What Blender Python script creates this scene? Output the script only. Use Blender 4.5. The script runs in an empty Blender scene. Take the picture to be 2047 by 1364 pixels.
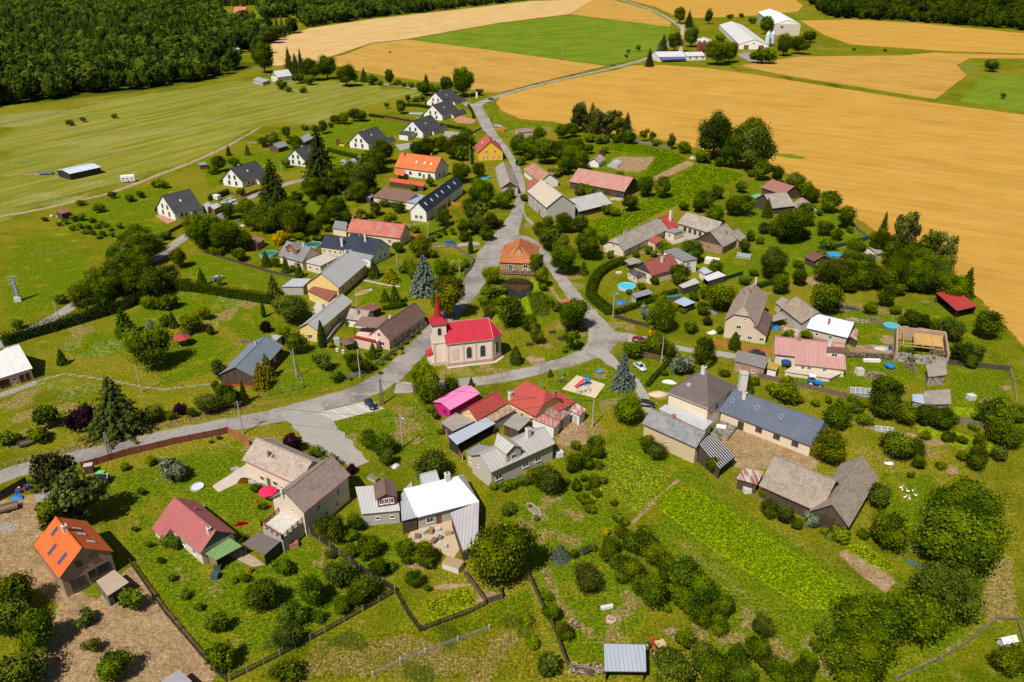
import bpy, bmesh, math, random
import numpy as np
from mathutils import Vector, Matrix
R = math.radians
random.seed(7)
SC = bpy.context.scene
COL = SC.collection

# ---------------------------------------------------------------- camera, sky, sun, exposure
CAMH, PITCH, FPX = 95.0, R(26.7), 1560.0          # drone height (m), tilt below the horizon, focal length for a 2047 px wide frame
cam = bpy.data.cameras.new('camera'); camo = bpy.data.objects.new('camera', cam); COL.objects.link(camo)
cam.sensor_width = 36.0; cam.lens = 36.0*FPX/2047.0; cam.clip_start = 1.0; cam.clip_end = 20000.0
camo.location = (0, 0, CAMH); camo.rotation_euler = (R(90)-PITCH, 0, 0); SC.camera = camo
SUN_EL, SUN_AZ = R(54), R(58)                     # the light travels towards (cos az, sin az) on the ground
wd = bpy.data.worlds.new('World'); SC.world = wd; wd.use_nodes = True
sk = wd.node_tree.nodes.new('ShaderNodeTexSky'); sk.sky_type = 'NISHITA'; sk.sun_disc = False
sk.sun_elevation = SUN_EL; sk.sun_rotation = math.atan2(-math.cos(SUN_AZ), -math.sin(SUN_AZ))
bg = wd.node_tree.nodes['Background']; bg.inputs['Strength'].default_value = 0.05
wd.node_tree.links.new(sk.outputs[0], bg.inputs['Color'])
sl = bpy.data.lights.new('sun', 'SUN'); sl.energy = 4.6; sl.angle = R(0.5); sl.color = (1.0, 0.95, 0.86)
so = bpy.data.objects.new('sun', sl); COL.objects.link(so)
so.rotation_euler = Vector((math.cos(SUN_AZ)*math.cos(SUN_EL), math.sin(SUN_AZ)*math.cos(SUN_EL), -math.sin(SUN_EL))).to_track_quat('-Z', 'Y').to_euler()
SC.view_settings.view_transform = 'Standard'; SC.view_settings.look = 'None'; SC.view_settings.gamma = 1.0
SC.view_settings.exposure = 0.24
SC.render.filter_size = 1.0

# ---------------------------------------------------------------- survey: photo point -> place on the ground (or at height z)
CP, SP = math.cos(PITCH), math.sin(PITCH)
def G(px, py, z=0.0):
    u = (px-1023.5)/FPX; v = (682.0-py)/FPX
    d = Vector((u, CP+v*SP, -SP+v*CP)); t = (z-CAMH)/d.z
    return Vector((d.x*t, d.y*t, z))
def PX(p):
    z = p[2]-CAMH; zc = p[1]*CP-z*SP; yc = p[1]*SP+z*CP
    return 1023.5+FPX*p[0]/zc, 682-FPX*yc/zc
def mpp(px, py): return (G(px, py)-Vector((0, 0, CAMH))).length/FPX

# ---------------------------------------------------------------- node materials
MATS = {}
class NT:
    def __init__(s, name):
        s.m = bpy.data.materials.new(name); s.m.use_nodes = True; s.t = s.m.node_tree
        s.b = s.t.nodes['Principled BSDF']; s.b.inputs['Specular IOR Level'].default_value = 0.25
    def n(s, ty, **kw):
        x = s.t.nodes.new('ShaderNode'+ty)
        for k, v in kw.items():
            if k[0] == '_': s.set(x, k[1:], v)
            else: setattr(x, k, v)
        return x
    def set(s, x, k, v):
        i = x.inputs[int(k)] if k.isdigit() else x.inputs[k.replace('_', ' ')]
        if isinstance(v, bpy.types.NodeSocket): s.t.links.new(v, i)
        elif isinstance(v, tuple) and len(v) == 3 and i.type == 'RGBA': i.default_value = (*v, 1)
        else: i.default_value = v
    def co(s, w='Object'): return s.n('TexCoord').outputs[w]
    def noise(s, v, scale, det=3, rough=.6, dis=0):
        return s.n('TexNoise', _Vector=v, _Scale=scale, _Detail=det, _Roughness=rough, _Distortion=dis).outputs['Fac']
    def math(s, op, a, b=0.0, c=None):
        x = s.n('Math', operation=op); s.set(x, '0', a); s.set(x, '1', b)
        if c is not None: s.set(x, '2', c)
        return x.outputs[0]
    def mix(s, f, a, b, mode='MIX'):
        x = s.n('Mix', data_type='RGBA', blend_type=mode)
        for i, v in ((0, f), (6, a), (7, b)):
            k = x.inputs[i]
            if isinstance(v, bpy.types.NodeSocket): s.t.links.new(v, k)
            else: k.default_value = (*v, 1) if isinstance(v, tuple) and len(v) == 3 else v
        return x.outputs[2]
    def ramp(s, f, lo, hi): 
        x = s.n('MapRange', interpolation_type='SMOOTHSTEP', _Value=f); x.inputs[1].default_value = lo; x.inputs[2].default_value = hi
        return x.outputs[0]
    def mp(s, v, sc=(1, 1, 1), rot=(0, 0, 0)):     # turn first, then stretch
        if rot[2]: v = s.n('Mapping', _Vector=v, _Rotation=rot).outputs[0]
        return s.n('Mapping', _Vector=v, _Scale=sc).outputs[0]
    def bump(s, h, st=.4, dist=.1):
        s.set(s.b, 'Normal', s.n('Bump', _Height=h, _Strength=st, _Distance=dist).outputs[0])
    def out(s, col, rough=.85, metal=0):
        s.set(s.b, 'Base_Color', col); s.set(s.b, 'Roughness', rough); s.set(s.b, 'Metallic', metal); return s.m
def mul(c, k): return tuple(min(1, x*k) for x in c)
def M(kind, c=(.5, .5, .5), c2=None, k=1.0):
    """kind of surface + its own colour -> material (cached)"""
    key = (kind, c, c2, k)
    if key in MATS: return MATS[key]
    s = NT(kind); o = s.co(); uv = s.co('UV')
    if kind == 'plain':
        f = s.noise(o, 3, 2); m = s.out(s.mix(f, mul(c, .85), mul(c, 1.12)), .6)
    elif kind == 'plaster':
        f = s.noise(uv, .35, 4); g = s.noise(s.mp(uv, (1.2, .25, 1)), 1.3, 4)
        col = s.mix(f, mul(c, .84), mul(c, 1.08)); col = s.mix(s.ramp(g, .58, .75), col, mul(c, .72))
        m = s.out(col, .9); s.bump(s.noise(uv, 9, 3), .15, .03)
    elif kind == 'tile':
        br = s.n('TexBrick', _Vector=uv, _Scale=1.0, _Mortar_Size=.028, _Brick_Width=.42*k, _Row_Height=.36*k, _Color1=mul(c, 1.1), _Color2=mul(c, .86), _Mortar=mul(c, .55))
        f = s.noise(uv, .22, 5, .65); g = s.noise(uv, 1.6, 4, .7)
        col = s.mix(s.ramp(f, .35, .7), br.outputs[0], s.mix(.55, br.outputs[0], c2 or mul(c, 1.25)))
        col = s.mix(s.ramp(g, .56, .74), col, s.mix(.5, col, mul(c2 or c, .55)))
        m = s.out(col, .8); s.bump(s.math('ADD', br.outputs[1], s.noise(uv, 3, 3)), .35, .05)
    elif kind == 'slate':     # weathered fibre-cement or wooden shingles, strongly mottled
        br = s.n('TexBrick', _Vector=uv, _Scale=1.0, _Mortar_Size=.03, _Brick_Width=.5, _Row_Height=.42, _Color1=mul(c, 1.18), _Color2=mul(c, .78), _Mortar=mul(c, .5))
        f = s.noise(uv, .3, 5, .7); g = s.noise(uv, 2.2, 5, .75)
        col = s.mix(s.ramp(f, .4, .68), br.outputs[0], s.mix(.6, br.outputs[0], c2 or mul(c, 1.3)))
        col = s.mix(s.ramp(g, .53, .68), col, mul(c, 1.45)); col = s.mix(s.ramp(s.noise(uv, 1.1, 6, .8), .57, .7), col, mul(c, .5))
        m = s.out(col, .9); s.bump(g, .4, .06)
    elif kind in ('seam', 'rust', 'corr'):
        w = s.n('TexWave', wave_type='BANDS', bands_direction='X', _Vector=uv, _Scale={'seam': .52, 'rust': .36, 'corr': 1.6}[kind]*k)
        l = s.ramp(w.outputs[1], .93, .99); f = s.noise(uv, .35, 4)
        ch = s.n('TexBrick', _Vector=s.mp(uv, (1, 1, 1), (0, 0, R(90))), _Scale=1.0, _Mortar_Size=.0, _Brick_Width=2.4, _Row_Height=.85, _Color1=mul(c, 1.08), _Color2=mul(c, .86), _Mortar=c).outputs[0]
        col = s.mix(f, ch, mul(c, 1.15 if kind != 'corr' else .9))
        if c2:
            st = s.noise(s.mp(uv, (1.3, .16, 1)), 1.2, 5, .75)
            a = {'seam': (.56, .72), 'rust': (.40, .58), 'corr': (.5, .66)}[kind]
            col = s.mix(s.ramp(st, *a), col, s.mix(s.noise(uv, 2.5, 4), mul(c2, .6), mul(c2, 1.2)))
        col = s.mix(l, col, mul(c, .6)); col = s.mix(s.ramp(s.noise(uv, .9, 5, .7), .58, .75), col, mul(c, .72))
        m = s.out(col, .6 if kind != 'corr' else .8, 0); s.b.inputs['Specular IOR Level'].default_value = .2
        s.bump(w.outputs[1], .3, .04)
    elif kind == 'wood':
        br = s.n('TexBrick', _Vector=s.mp(uv, (1, 1, 1), (0, 0, R(90))), _Scale=1.0, _Mortar_Size=.02, _Brick_Width=4.0, _Row_Height=.2, _Color1=mul(c, 1.15), _Color2=mul(c, .75), _Mortar=mul(c, .35))
        col = s.mix(s.ramp(s.noise(s.mp(uv, (3, .4, 1)), 2, 4), .35, .7), br.outputs[0], s.mix(.5, br.outputs[0], mul(c, .6))); m = s.out(col, .8)
    elif kind == 'brick':
        br = s.n('TexBrick', _Vector=uv, _Scale=1.0, _Mortar_Size=.025, _Brick_Width=.5, _Row_Height=.2, _Color1=mul(c, 1.1), _Color2=mul(c, .7), _Mortar=(.36, .31, .25))
        col = s.mix(s.ramp(s.noise(uv, .45, 4), .5, .72), br.outputs[0], c2 or mul(c, .7)); m = s.out(col, .9)
    elif kind == 'stone':
        v = s.n('TexVoronoi', _Vector=uv, _Scale=1.7); f = s.noise(uv, 1.2, 4)
        col = s.mix(.55, s.mix(f, mul(c, .7), mul(c, 1.2)), s.mix(s.n('SeparateColor', _0=v.outputs['Color']).outputs[0], mul(c, .6), mul(c, 1.35)))
        m = s.out(s.mix(s.ramp(v.outputs['Distance'], .5, .75), col, mul(c, .4)), .95); s.bump(v.outputs['Distance'], .5, .08)
    elif kind == 'felt':
        f = s.noise(uv, .5, 5, .65); g = s.noise(uv, 3, 4)
        col = s.mix(f, mul(c, .75), mul(c, 1.2)); col = s.mix(s.ramp(g, .58, .72), col, c2 or mul(c, 1.5)); m = s.out(col, .9)
    elif kind == 'glass':
        m = s.out(s.mix(s.noise(o, 1.5, 2), (.015, .018, .022), (.05, .06, .075)), .08); s.b.inputs['Specular IOR Level'].default_value = .6
    elif kind == 'paint':
        m = s.out(s.mix(s.noise(o, 2, 2), mul(c, .9), mul(c, 1.1)), .25); s.b.inputs['Specular IOR Level'].default_value = .5; s.b.inputs['Coat Weight'].default_value = .4
    elif kind == 'water':
        m = s.out(s.mix(s.noise(o, .8, 3), c, c2 or c), .06); s.bump(s.noise(o, 2.5, 3), .08, .03); s.b.inputs['Specular IOR Level'].default_value = .5
    elif kind == 'bark':
        m = s.out(s.mix(s.noise(o, 4, 4), mul(c, .6), mul(c, 1.3)), .9)
    elif kind == 'logs':
        v = s.n('TexVoronoi', _Vector=o, _Scale=4.5)
        m = s.out(s.mix(s.ramp(v.outputs['Distance'], .2, .5), mul(c, 1.2), mul(c, .3)), .9)
    elif kind == 'leaf':
        a = s.n('Attribute', attribute_name='tint').outputs['Fac']; r = s.n('ObjectInfo').outputs['Random']
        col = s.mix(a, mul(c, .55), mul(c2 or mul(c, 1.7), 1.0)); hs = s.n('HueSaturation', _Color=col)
        s.set(hs, 'Value', s.math('MULTIPLY_ADD', r, .75, .72)); s.set(hs, 'Hue', s.math('MULTIPLY_ADD', s.math('FRACT', s.math('MULTIPLY', r, 7.3)), .03, .472))
        s.set(hs, 'Saturation', s.math('MULTIPLY_ADD', s.math('FRACT', s.math('MULTIPLY', r, 13.7)), .25, .98))
        m = s.m; s.b.inputs['Specular IOR Level'].default_value = .03; s.set(s.b, 'Base_Color', hs.outputs[0]); s.set(s.b, 'Roughness', .7)
        tr = s.n('BsdfTranslucent', _Color=hs.outputs[0]); ms = s.n('MixShader', _0=.22); s.t.links.new(s.b.outputs[0], ms.inputs[1]); s.t.links.new(tr.outputs[0], ms.inputs[2])
        s.t.links.new(ms.outputs[0], s.t.nodes['Material Output'].inputs[0])
    m.name = kind; MATS[key] = m; return m

# ---------------------------------------------------------------- mesh building
class MB:
    def __init__(s): s.v = []; s.f = []; s.mi = []
    def poly(s, pts, m=0):
        k = len(s.v); s.v += [tuple(p) for p in pts]; s.f.append(tuple(range(k, k+len(pts)))); s.mi.append(m); return s
    def box(s, x0, x1, y0, y1, z0, z1, m=0, T=None):
        P = [(x, y, z) for z in (z0, z1) for y in (y0, y1) for x in (x0, x1)]
        if T: P = [T(p) for p in P]
        k = len(s.v); s.v += P
        for q in ((0, 2, 3, 1), (4, 5, 7, 6), (0, 1, 5, 4), (2, 6, 7, 3), (0, 4, 6, 2), (1, 3, 7, 5)):
            s.f.append(tuple(k+i for i in q)); s.mi.append(m)
        return s
    def prism(s, poly, t, m=0, ms=None):
        """top polygon (counter-clockwise from above) and its copy t lower"""
        n = len(poly); k = len(s.v); s.v += [tuple(p) for p in poly]+[(p[0], p[1], p[2]-t) for p in poly]; ms = m if ms is None else ms
        s.f.append(tuple(range(k, k+n))); s.mi.append(m); s.f.append(tuple(range(k+2*n-1, k+n-1, -1))); s.mi.append(ms)
        for i in range(n):
            j = (i+1) % n; s.f.append((k+i, k+n+i, k+n+j, k+j)); s.mi.append(ms)
        return s
    def tube(s, p, q, r0, r1=None, n=8, m=0, caps=True):
        p, q = Vector(p), Vector(q); r1 = r0 if r1 is None else r1; d = (q-p).normalized()
        u = d.orthogonal().normalized(); w = d.cross(u); k = len(s.v)
        for c, r in ((p, r0), (q, r1)):
            for i in range(n):
                a = 2*math.pi*i/n; s.v.append(tuple(c+u*(r*math.cos(a))+w*(r*math.sin(a))))
        for i in range(n):
            j = (i+1) % n; s.f.append((k+i, k+j, k+n+j, k+n+i)); s.mi.append(m)
        if caps:
            s.f.append(tuple(range(k+n-1, k-1, -1))); s.mi.append(m); s.f.append(tuple(range(k+n, k+2*n))); s.mi.append(m)
        return s
    def lathe(s, prof, n=20, m=0, c=(0, 0)):
        k = len(s.v)
        for r, z in prof:
            for i in range(n): a = 2*math.pi*i/n; s.v.append((c[0]+r*math.cos(a), c[1]+r*math.sin(a), z))
        for l in range(len(prof)-1):
            for i in range(n):
                j = (i+1) % n; s.f.append((k+l*n+i, k+l*n+j, k+(l+1)*n+j, k+(l+1)*n+i)); s.mi.append(m)
        return s
    def data(s, name, mats):
        me = bpy.data.meshes.new(name); me.from_pydata(s.v, [], s.f)
        for x in (mats if isinstance(mats, (list, tuple)) else [mats]): me.materials.append(x)
        me.polygons.foreach_set('material_index', s.mi)
        ul = me.uv_layers.new(name='UVMap'); uv = np.zeros((len(me.loops), 2), np.float32)
        V = np.array(s.v, np.float64); me.update()
        for p in me.polygons:
            n = p.normal
            if abs(n.z) > .985: a = np.array((1., 0, 0)); b = np.array((0, 1., 0))
            else:
                h = math.hypot(n.x, n.y); a = np.array((-n.y/h, n.x/h, 0)); b = np.cross(np.array(n), a)
            P = V[list(p.vertices)]; uv[p.loop_start:p.loop_start+p.loop_total, 0] = P@a; uv[p.loop_start:p.loop_start+p.loop_total, 1] = P@b
        ul.data.foreach_set('uv', uv.ravel()); return me
    def obj(s, name, mats, parent=None, loc=(0, 0, 0), rz=0):
        return link(name, s.data(name, mats), parent, loc, rz)
def link(name, me, parent=None, loc=(0, 0, 0), rz=0):
    o = bpy.data.objects.new(name, me); COL.objects.link(o); o.location = loc; o.rotation_euler = (0, 0, rz)
    if parent: o.parent = parent
    return o
def tag(o, label=None, cat=None, group=None, kind=None):
    for k, v in (('label', label), ('category', cat), ('group', group), ('kind', kind)):
        if v: o[k] = v
    return o
def thing(name, label, cat, loc, rz=0, group=None):
    o = bpy.data.objects.new(name, None); COL.objects.link(o); o.location = loc; o.rotation_euler = (0, 0, rz); o.empty_display_size = .5
    return tag(o, label, cat, group)
MARKS = []                                        # (px, py, short phrase) used when trees are described
def mark(px, py, ph):
    if ph: MARKS.append((px, py, ph))
def struct(o): o['kind'] = 'structure'; return o

WHITE, OFFW, DARKW = (.72, .70, .66), (.55, .51, .45), (.05, .035, .025)
WCACHE = {}
def win_mesh(w, h, fc, dk):
    k = (round(w, 2), round(h, 2), fc, dk)
    if k not in WCACHE:
        f = MB(); t = .09 if w > .5 else .06; y0, y1 = -.07, .02
        f.box(-w/2, w/2, y0, y1, 0, t).box(-w/2, w/2, y0, y1, h-t, h).box(-w/2, -w/2+t, y0, y1, t, h-t).box(w/2-t, w/2, y0, y1, t, h-t)
        if w > .85: f.box(-.035, .035, y0, y1, t, h-t)
        f.box(-w/2-.06, w/2+.06, -.14, .0, -.07, 0)
        p = MB().box(-w/2+t, w/2-t, -.035, .015, t, h-t)
        WCACHE[k] = (f.data('window', M('plain', fc)), p.data('pane', M('glass') if not dk else M('wood', dk)))
    return WCACHE[k]
def put_win(root, x, y, z, rz, w, h, fc=WHITE, name='window', inner='pane', dk=None):
    a, b = win_mesh(w, h, fc, dk); o = link(name, a, root, (x, y, z), rz); link(inner, b, o); return o
def put_door(root, x, y, rz, w, h, c):
    k = ('d', w, h, c)
    if k not in WCACHE:
        b = MB().box(-w/2, w/2, -.06, .02, .02, h); hd = MB().box(w/2-.18, w/2-.1, -.12, -.06, h*.48, h*.52)
        WCACHE[k] = (b.data('door', M('wood', c)), hd.data('handle', M('plain', (.5, .5, .5))))
    o = link('door', WCACHE[k][0], root, (x, y, 0), rz); link('handle', WCACHE[k][1], o); return o

def house(name, label, a, b, r, hw, pitch, roof, wall, kind='gable', cat='house', oh=.4, og=.35, win=(), doors=(), chim=(), sky=(), bk=0, wing=None,
          gab=None, base=None, hipf=1.0, sh=None, gut=None, wc=WHITE, dormer=None, ends='lr', group=None, z0=0, open_f=False, cap=None, thick=.16):
    """a, b: the two ends of the visible eave; r: a point of the ridge (photo points); the footprint, ridge height and width follow"""
    A, B = G(*a, hw), G(*b, hw); d = (B-A).xy; L = d.length; d /= L; n = Vector((-d.y, d.x)); tp = math.tan(R(pitch))
    w0 = (G(*r, 0)-A).xy.dot(n); sl_ = ((G(*r, 10)-A).xy.dot(n)-w0)/10; H = (hw+tp*w0)/(1-tp*sl_); w = w0+sl_*H
    if w < .3: print('BAD RIDGE', label, w); w = 3; H = hw+3*tp
    W = w if kind == 'shed' else 2*w; half = W/2; c = A.xy+d*(L/2)+n*half; rz = math.atan2(d.y, d.x)
    root = thing(name, label, cat, (c.x, c.y, 0), rz, group); X = L/2
    ax, ay = PX((c.x, c.y, hw)); mark(ax, ay, sh)
    def hz(y): return hw+tp*(y+half) if kind == 'shed' else hw+tp*(half-abs(y))
    xg, yw = X-og, half-oh; zt = .2
    # walls
    m = MB(); zf = hz(-yw)-zt; zb = hz(yw)-zt
    if not open_f: m.poly([(-xg, -yw, z0), (xg, -yw, z0), (xg, -yw, zf), (-xg, -yw, zf)])
    m.poly([(xg, yw, z0), (-xg, yw, z0), (-xg, yw, zb), (xg, yw, zb)])
    g1 = 1 if gab else 0
    hh = kind == 'halfhip'; cut = .45
    for s in (-1, 1):
        fl = lambda p: p if s > 0 else p[::-1]
        if kind in ('gable', 'halfhip'):
            m.poly(fl([(s*xg, -yw, z0), (s*xg, yw, z0), (s*xg, yw, zf), (s*xg, -yw, zf)]))
            if hh: m.poly(fl([(s*xg, -yw, zf), (s*xg, yw, zf), (s*xg, half*cut, hz(half*cut)-zt), (s*xg, -half*cut, hz(half*cut)-zt)]), g1)
            else: m.poly(fl([(s*xg, -yw, zf), (s*xg, yw, zf), (s*xg, 0, H-zt)]), g1)
        else: m.poly(fl([(s*xg, -yw, z0), (s*xg, yw, z0), (s*xg, yw, zb), (s*xg, -yw, zf)]))
    m.obj('wall', [wall, gab or wall], root)
    if base:
        bm = MB(); bh = .5; e = .04
        bm.box(-xg-e, xg+e, -yw-e, yw+e, z0, z0+bh); bm.obj('plinth', base, root)
    # roof
    q = MB(); yb = half+bk; zbk = H-tp*yb
    if kind == 'gable':
        q.prism([(-X, -half, hw), (X, -half, hw), (X, 0, H), (-X, 0, H)], thick, 0, 1)
        q.prism([(X, yb, zbk), (-X, yb, zbk), (-X, 0, H), (X, 0, H)], thick, 0, 1)
    elif hh:
        e = half*cut*.75; yc = half*cut; zc = hz(yc)
        q.prism([(-X, -half, hw), (X, -half, hw), (X, -yc, zc), (X-e, 0, H), (-X+e, 0, H), (-X, -yc, zc)], thick, 0, 1)
        q.prism([(X, half, hw), (-X, half, hw), (-X, yc, zc), (-X+e, 0, H), (X-e, 0, H), (X, yc, zc)], thick, 0, 1)
        q.prism([(X, -yc, zc), (X, yc, zc), (X-e, 0, H)], thick, 0, 1); q.prism([(-X, yc, zc), (-X, -yc, zc), (-X+e, 0, H)], thick, 0, 1)
    elif kind == 'hip':
        e = min(half*hipf, X*.98)
        q.prism([(-X, -half, hw), (X, -half, hw), (X-e, 0, H), (-X+e, 0, H)], thick, 0, 1); q.prism([(X, half, hw), (-X, half, hw), (-X+e, 0, H), (X-e, 0, H)], thick, 0, 1)
        q.prism([(X, -half, hw), (X, half, hw), (X-e, 0, H)], thick, 0, 1); q.prism([(-X, half, hw), (-X, -half, hw), (-X+e, 0, H)], thick, 0, 1)
    else:
        q.prism([(-X, -half, hw), (X, -half, hw), (X, half, H), (-X, half, H)], thick, 0, 1)
    if wing:                                       # part of the front slope carried on further down, over an added room
        u0, u1, ex = wing; x0, x1 = -X+u0*L, -X+u1*L
        q.prism([(x0, -half-ex, hw-ex*tp), (x1, -half-ex, hw-ex*tp), (x1, -half+.02, hw+.02*tp+.02), (x0, -half+.02, hw+.02*tp+.02)], thick, 0, 1)
        wm = MB(); e = .3
        wm.poly([(x0+e, -half-ex+e, 0), (x1-e, -half-ex+e, 0), (x1-e, -half-ex+e, hw-ex*tp+.1), (x0+e, -half-ex+e, hw-ex*tp+.1)])
        for s, xx in ((-1, x0+e), (1, x1-e)):
            P = [(xx, -half-ex+e, 0), (xx, -yw+.05, 0), (xx, -yw+.05, zf), (xx, -half-ex+e, hw-ex*tp+.1)]; wm.poly(P if s > 0 else P[::-1])
        wm.obj('annex_wall', wall, root)
    dark = M('plain', (.10, .075, .06))
    rf = q.obj('roof', [roof, dark], root)
    if kind in ('gable', 'halfhip', 'hip'):
        e = 0 if kind == 'gable' else (half*.45*.75 if hh else min(half*hipf, X*.98))
        MB().box(-X+e, X-e, -.13, .13, H-.02, H+.07).obj('ridge_cap', cap or roof, rf)
    if gut: MB().box(-X, X, -half-.1, -half, hw-.14, hw-.02).obj('gutter', M('plain', gut), rf)
    if bk > 1.2:
        for x in (-X+.5, X-.5): MB().box(x-.09, x+.09, yb-.4, yb-.22, 0, zbk-.05).obj('post', M('plain', DARKW), root)
    # openings
    sd = {'f': lambda u: (-xg+2*xg*u, -yw, 0), 'b': lambda u: (xg-2*xg*u, yw, math.pi), 'l': lambda u: (-xg, yw-2*yw*u, -math.pi/2), 'r': lambda u: (xg, -yw+2*yw*u, math.pi/2)}
    for side, us, z, ww, wh in win:
        if isinstance(us, int): us = [(i+.5)/us for i in range(us)]
        if side == 'w' and not wing: continue
        if side == 'w':
            x0, x1 = -X+wing[0]*L, -X+wing[1]*L
            for u in us: put_win(root, x0+.3+(x1-x0-.6)*u, -half-wing[2]+.3, z, 0, ww, wh, wc)
            continue
        for u in us:
            x, y, t = sd[side](u); put_win(root, x, y, z, t, ww, wh, wc)
    for side, u, ww, wh, cc in doors:
        x, y, t = sd[side](u); put_door(root, x, y, t, ww, wh, cc)
    for u, v, ch, cw, cm in chim:                  # v: 0 at the front eave, 1 on the ridge, 2 at the back eave
        y = -half+v*half; zz = (hz(y) if kind != 'shed' else hz(y)); x = -X+u*L
        cb = MB().box(x-cw/2, x+cw/2, y-cw/2, y+cw/2, zz-.9, H*0+zz+ch); cb.box(x-cw/2-.07, x+cw/2+.07, y-cw/2-.07, y+cw/2+.07, zz+ch, zz+ch+.1)
        co = cb.obj('chimney', cm, rf); MB().box(x-cw*.22, x+cw*.22, y-cw*.22, y+cw*.22, zz+ch+.1, zz+ch+.28).obj('flue', M('plain', (.12, .09, .08)), co)
    for u, v, sw, shh, sc_ in sky:
        x = -X+u*L; y = -half+v*half; zz = hz(y); sgn = 1 if v < 1 else -1; an = math.atan(tp)*sgn
        fr = MB().box(-sw/2, sw/2, -shh/2, shh/2, -.05, .09).obj('skylight', M('plain', sc_[1]), rf, (x, y, zz)); fr.rotation_euler = (an, 0, 0)
        MB().box(-sw/2+.1, sw/2-.1, -shh/2+.1, shh/2-.1, .08, .11).obj('pane', M('paint', sc_[0]), fr)
    if dormer:                                     # gabled dormer on the front slope
        for u, dw, dh, v, dwall in dormer:
            x = -X+u*L; y = -half+v*half; z = hz(y); mm = MB(); dep = dh/tp if tp > .05 else 2
            mm.poly([(x-dw/2, y, z-.1), (x+dw/2, y, z-.1), (x+dw/2, y, z+dh), (x, y, z+dh+.3*dw), (x-dw/2, y, z+dh)])
            for s in (-1, 1):
                P = [(x+s*dw/2, y, z-.1), (x+s*dw/2, y+dep, z+dh), (x+s*dw/2, y, z+dh)]; mm.poly(P if s > 0 else P[::-1])
            do = mm.obj('dormer', dwall, rf); k = dw/2+.2; d2 = dep+.3*dw/tp; rr = MB()
            rr.prism([(x-k, y-.25, z+dh-.08), (x, y-.25, z+dh+.3*dw+.06), (x, y+d2, z+dh+.3*dw+.06), (x-k, y+dep, z+dh-.08)], .1, 0, 1)
            rr.prism([(x, y-.25, z+dh+.3*dw+.06), (x+k, y-.25, z+dh-.08), (x+k, y+dep, z+dh-.08), (x, y+d2, z+dh+.3*dw+.06)], .1, 0, 1)
            rr.obj('dormer_roof', [roof, dark], do)
            put_win(do, x, y, z+.25, 0, min(1.2, dw*.5), min(1.1, dh*.75), wc)
    root['_'] = 0; del root['_']
    return root, dict(L=L, W=W, H=H, half=half, X=X, xg=xg, yw=yw, hw=hw)

def quadb(name, label, pts, h, roof, wall=None, cat='shed', ins=.25, sh=None, win=(), doors=(), posts=False, thick=.14, sides=(0, 1, 2, 3), z0=0, group=None, wc=WHITE, dr=None):
    """flat or leaning roof over four corners given as photo points (left, near, right, far); h: roof height or four heights"""
    hs = h if isinstance(h, (list, tuple)) else [h]*4
    P = [G(*p, z) for p, z in zip(pts, hs)]; c = sum((p.xy for p in P), Vector((0, 0)))/4
    ar = sum(P[i].x*P[(i+1) % 4].y-P[(i+1) % 4].x*P[i].y for i in range(4))
    if ar < 0: print('CW', label)
    root = thing(name, label, cat, (c.x, c.y, 0), 0, group); mark(sum(p[0] for p in pts)/4, sum(p[1] for p in pts)/4, sh)
    Q = [Vector((p.x-c.x, p.y-c.y, p.z)) for p in P]
    MB().prism(Q, thick, 0, 1).obj('roof', [roof, M('plain', (.13, .10, .08))], root)
    I = [q-Vector((q.x, q.y, 0)).normalized()*ins*1.3 for q in Q]
    if wall:
        m = MB()
        for i in sides:
            j = (i+1) % 4; m.poly([(I[i].x, I[i].y, z0), (I[j].x, I[j].y, z0), (I[j].x, I[j].y, I[j].z-thick+.02), (I[i].x, I[i].y, I[i].z-thick+.02)])
        m.obj('wall', wall, root)
    if posts:
        for q in I: MB().box(q.x-.08, q.x+.08, q.y-.08, q.y+.08, z0, q.z-thick).obj('post', M('plain', DARKW), root)
    for s, us, z, ww, wh in win:
        i, j = I[s], I[(s+1) % 4]; d = (j-i).xy; t = math.atan2(d.y, d.x)
        for u in ([(k+.5)/us for k in range(us)] if isinstance(us, int) else us): put_win(root, i.x+d.x*u, i.y+d.y*u, z, t, ww, wh, wc)
    for s, u, ww, wh, cc in doors:
        i, j = I[s], I[(s+1) % 4]; d = (j-i).xy; put_door(root, i.x+d.x*u, i.y+d.y*u, math.atan2(d.y, d.x), ww, wh, cc)
    return root
# ---------------------------------------------------------------- plants
rng = np.random.default_rng(11)
ICO = None
def ico(k=2):
    global ICO
    if ICO is None:
        ICO = {}
        for j in (1, 2):
            bm = bmesh.new(); bmesh.ops.create_icosphere(bm, subdivisions=j, radius=1); bm.verts.ensure_lookup_table()
            ICO[j] = (np.array([v.co[:] for v in bm.verts]), np.array([[v.index for v in f.verts] for f in bm.faces])); bm.free()
    return ICO[k]
def mesh_np(name, V, quads, tris, mat, tint=None):
    me = bpy.data.meshes.new(name); nq, nt = len(quads), len(tris); me.vertices.add(len(V)); me.vertices.foreach_set('co', np.asarray(V, np.float32).ravel())
    me.loops.add(4*nq+3*nt); me.polygons.add(nq+nt)
    li = np.concatenate([np.asarray(quads, np.int32).ravel(), np.asarray(tris, np.int32).ravel()]) if nt and nq else np.asarray(quads if nq else tris, np.int32).ravel()
    me.loops.foreach_set('vertex_index', li.astype(np.int32))
    ls = np.concatenate([np.arange(nq)*4, 4*nq+np.arange(nt)*3]).astype(np.int32); me.polygons.foreach_set('loop_start', ls)
    me.update(calc_edges=True); me.materials.append(mat)
    if tint is not None:
        a = me.attributes.new('tint', 'FLOAT', 'POINT'); a.data.foreach_set('value', np.asarray(tint, np.float32))
    return me
def unit(a): return a/np.maximum(np.linalg.norm(a, axis=-1, keepdims=True), 1e-9)
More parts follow.
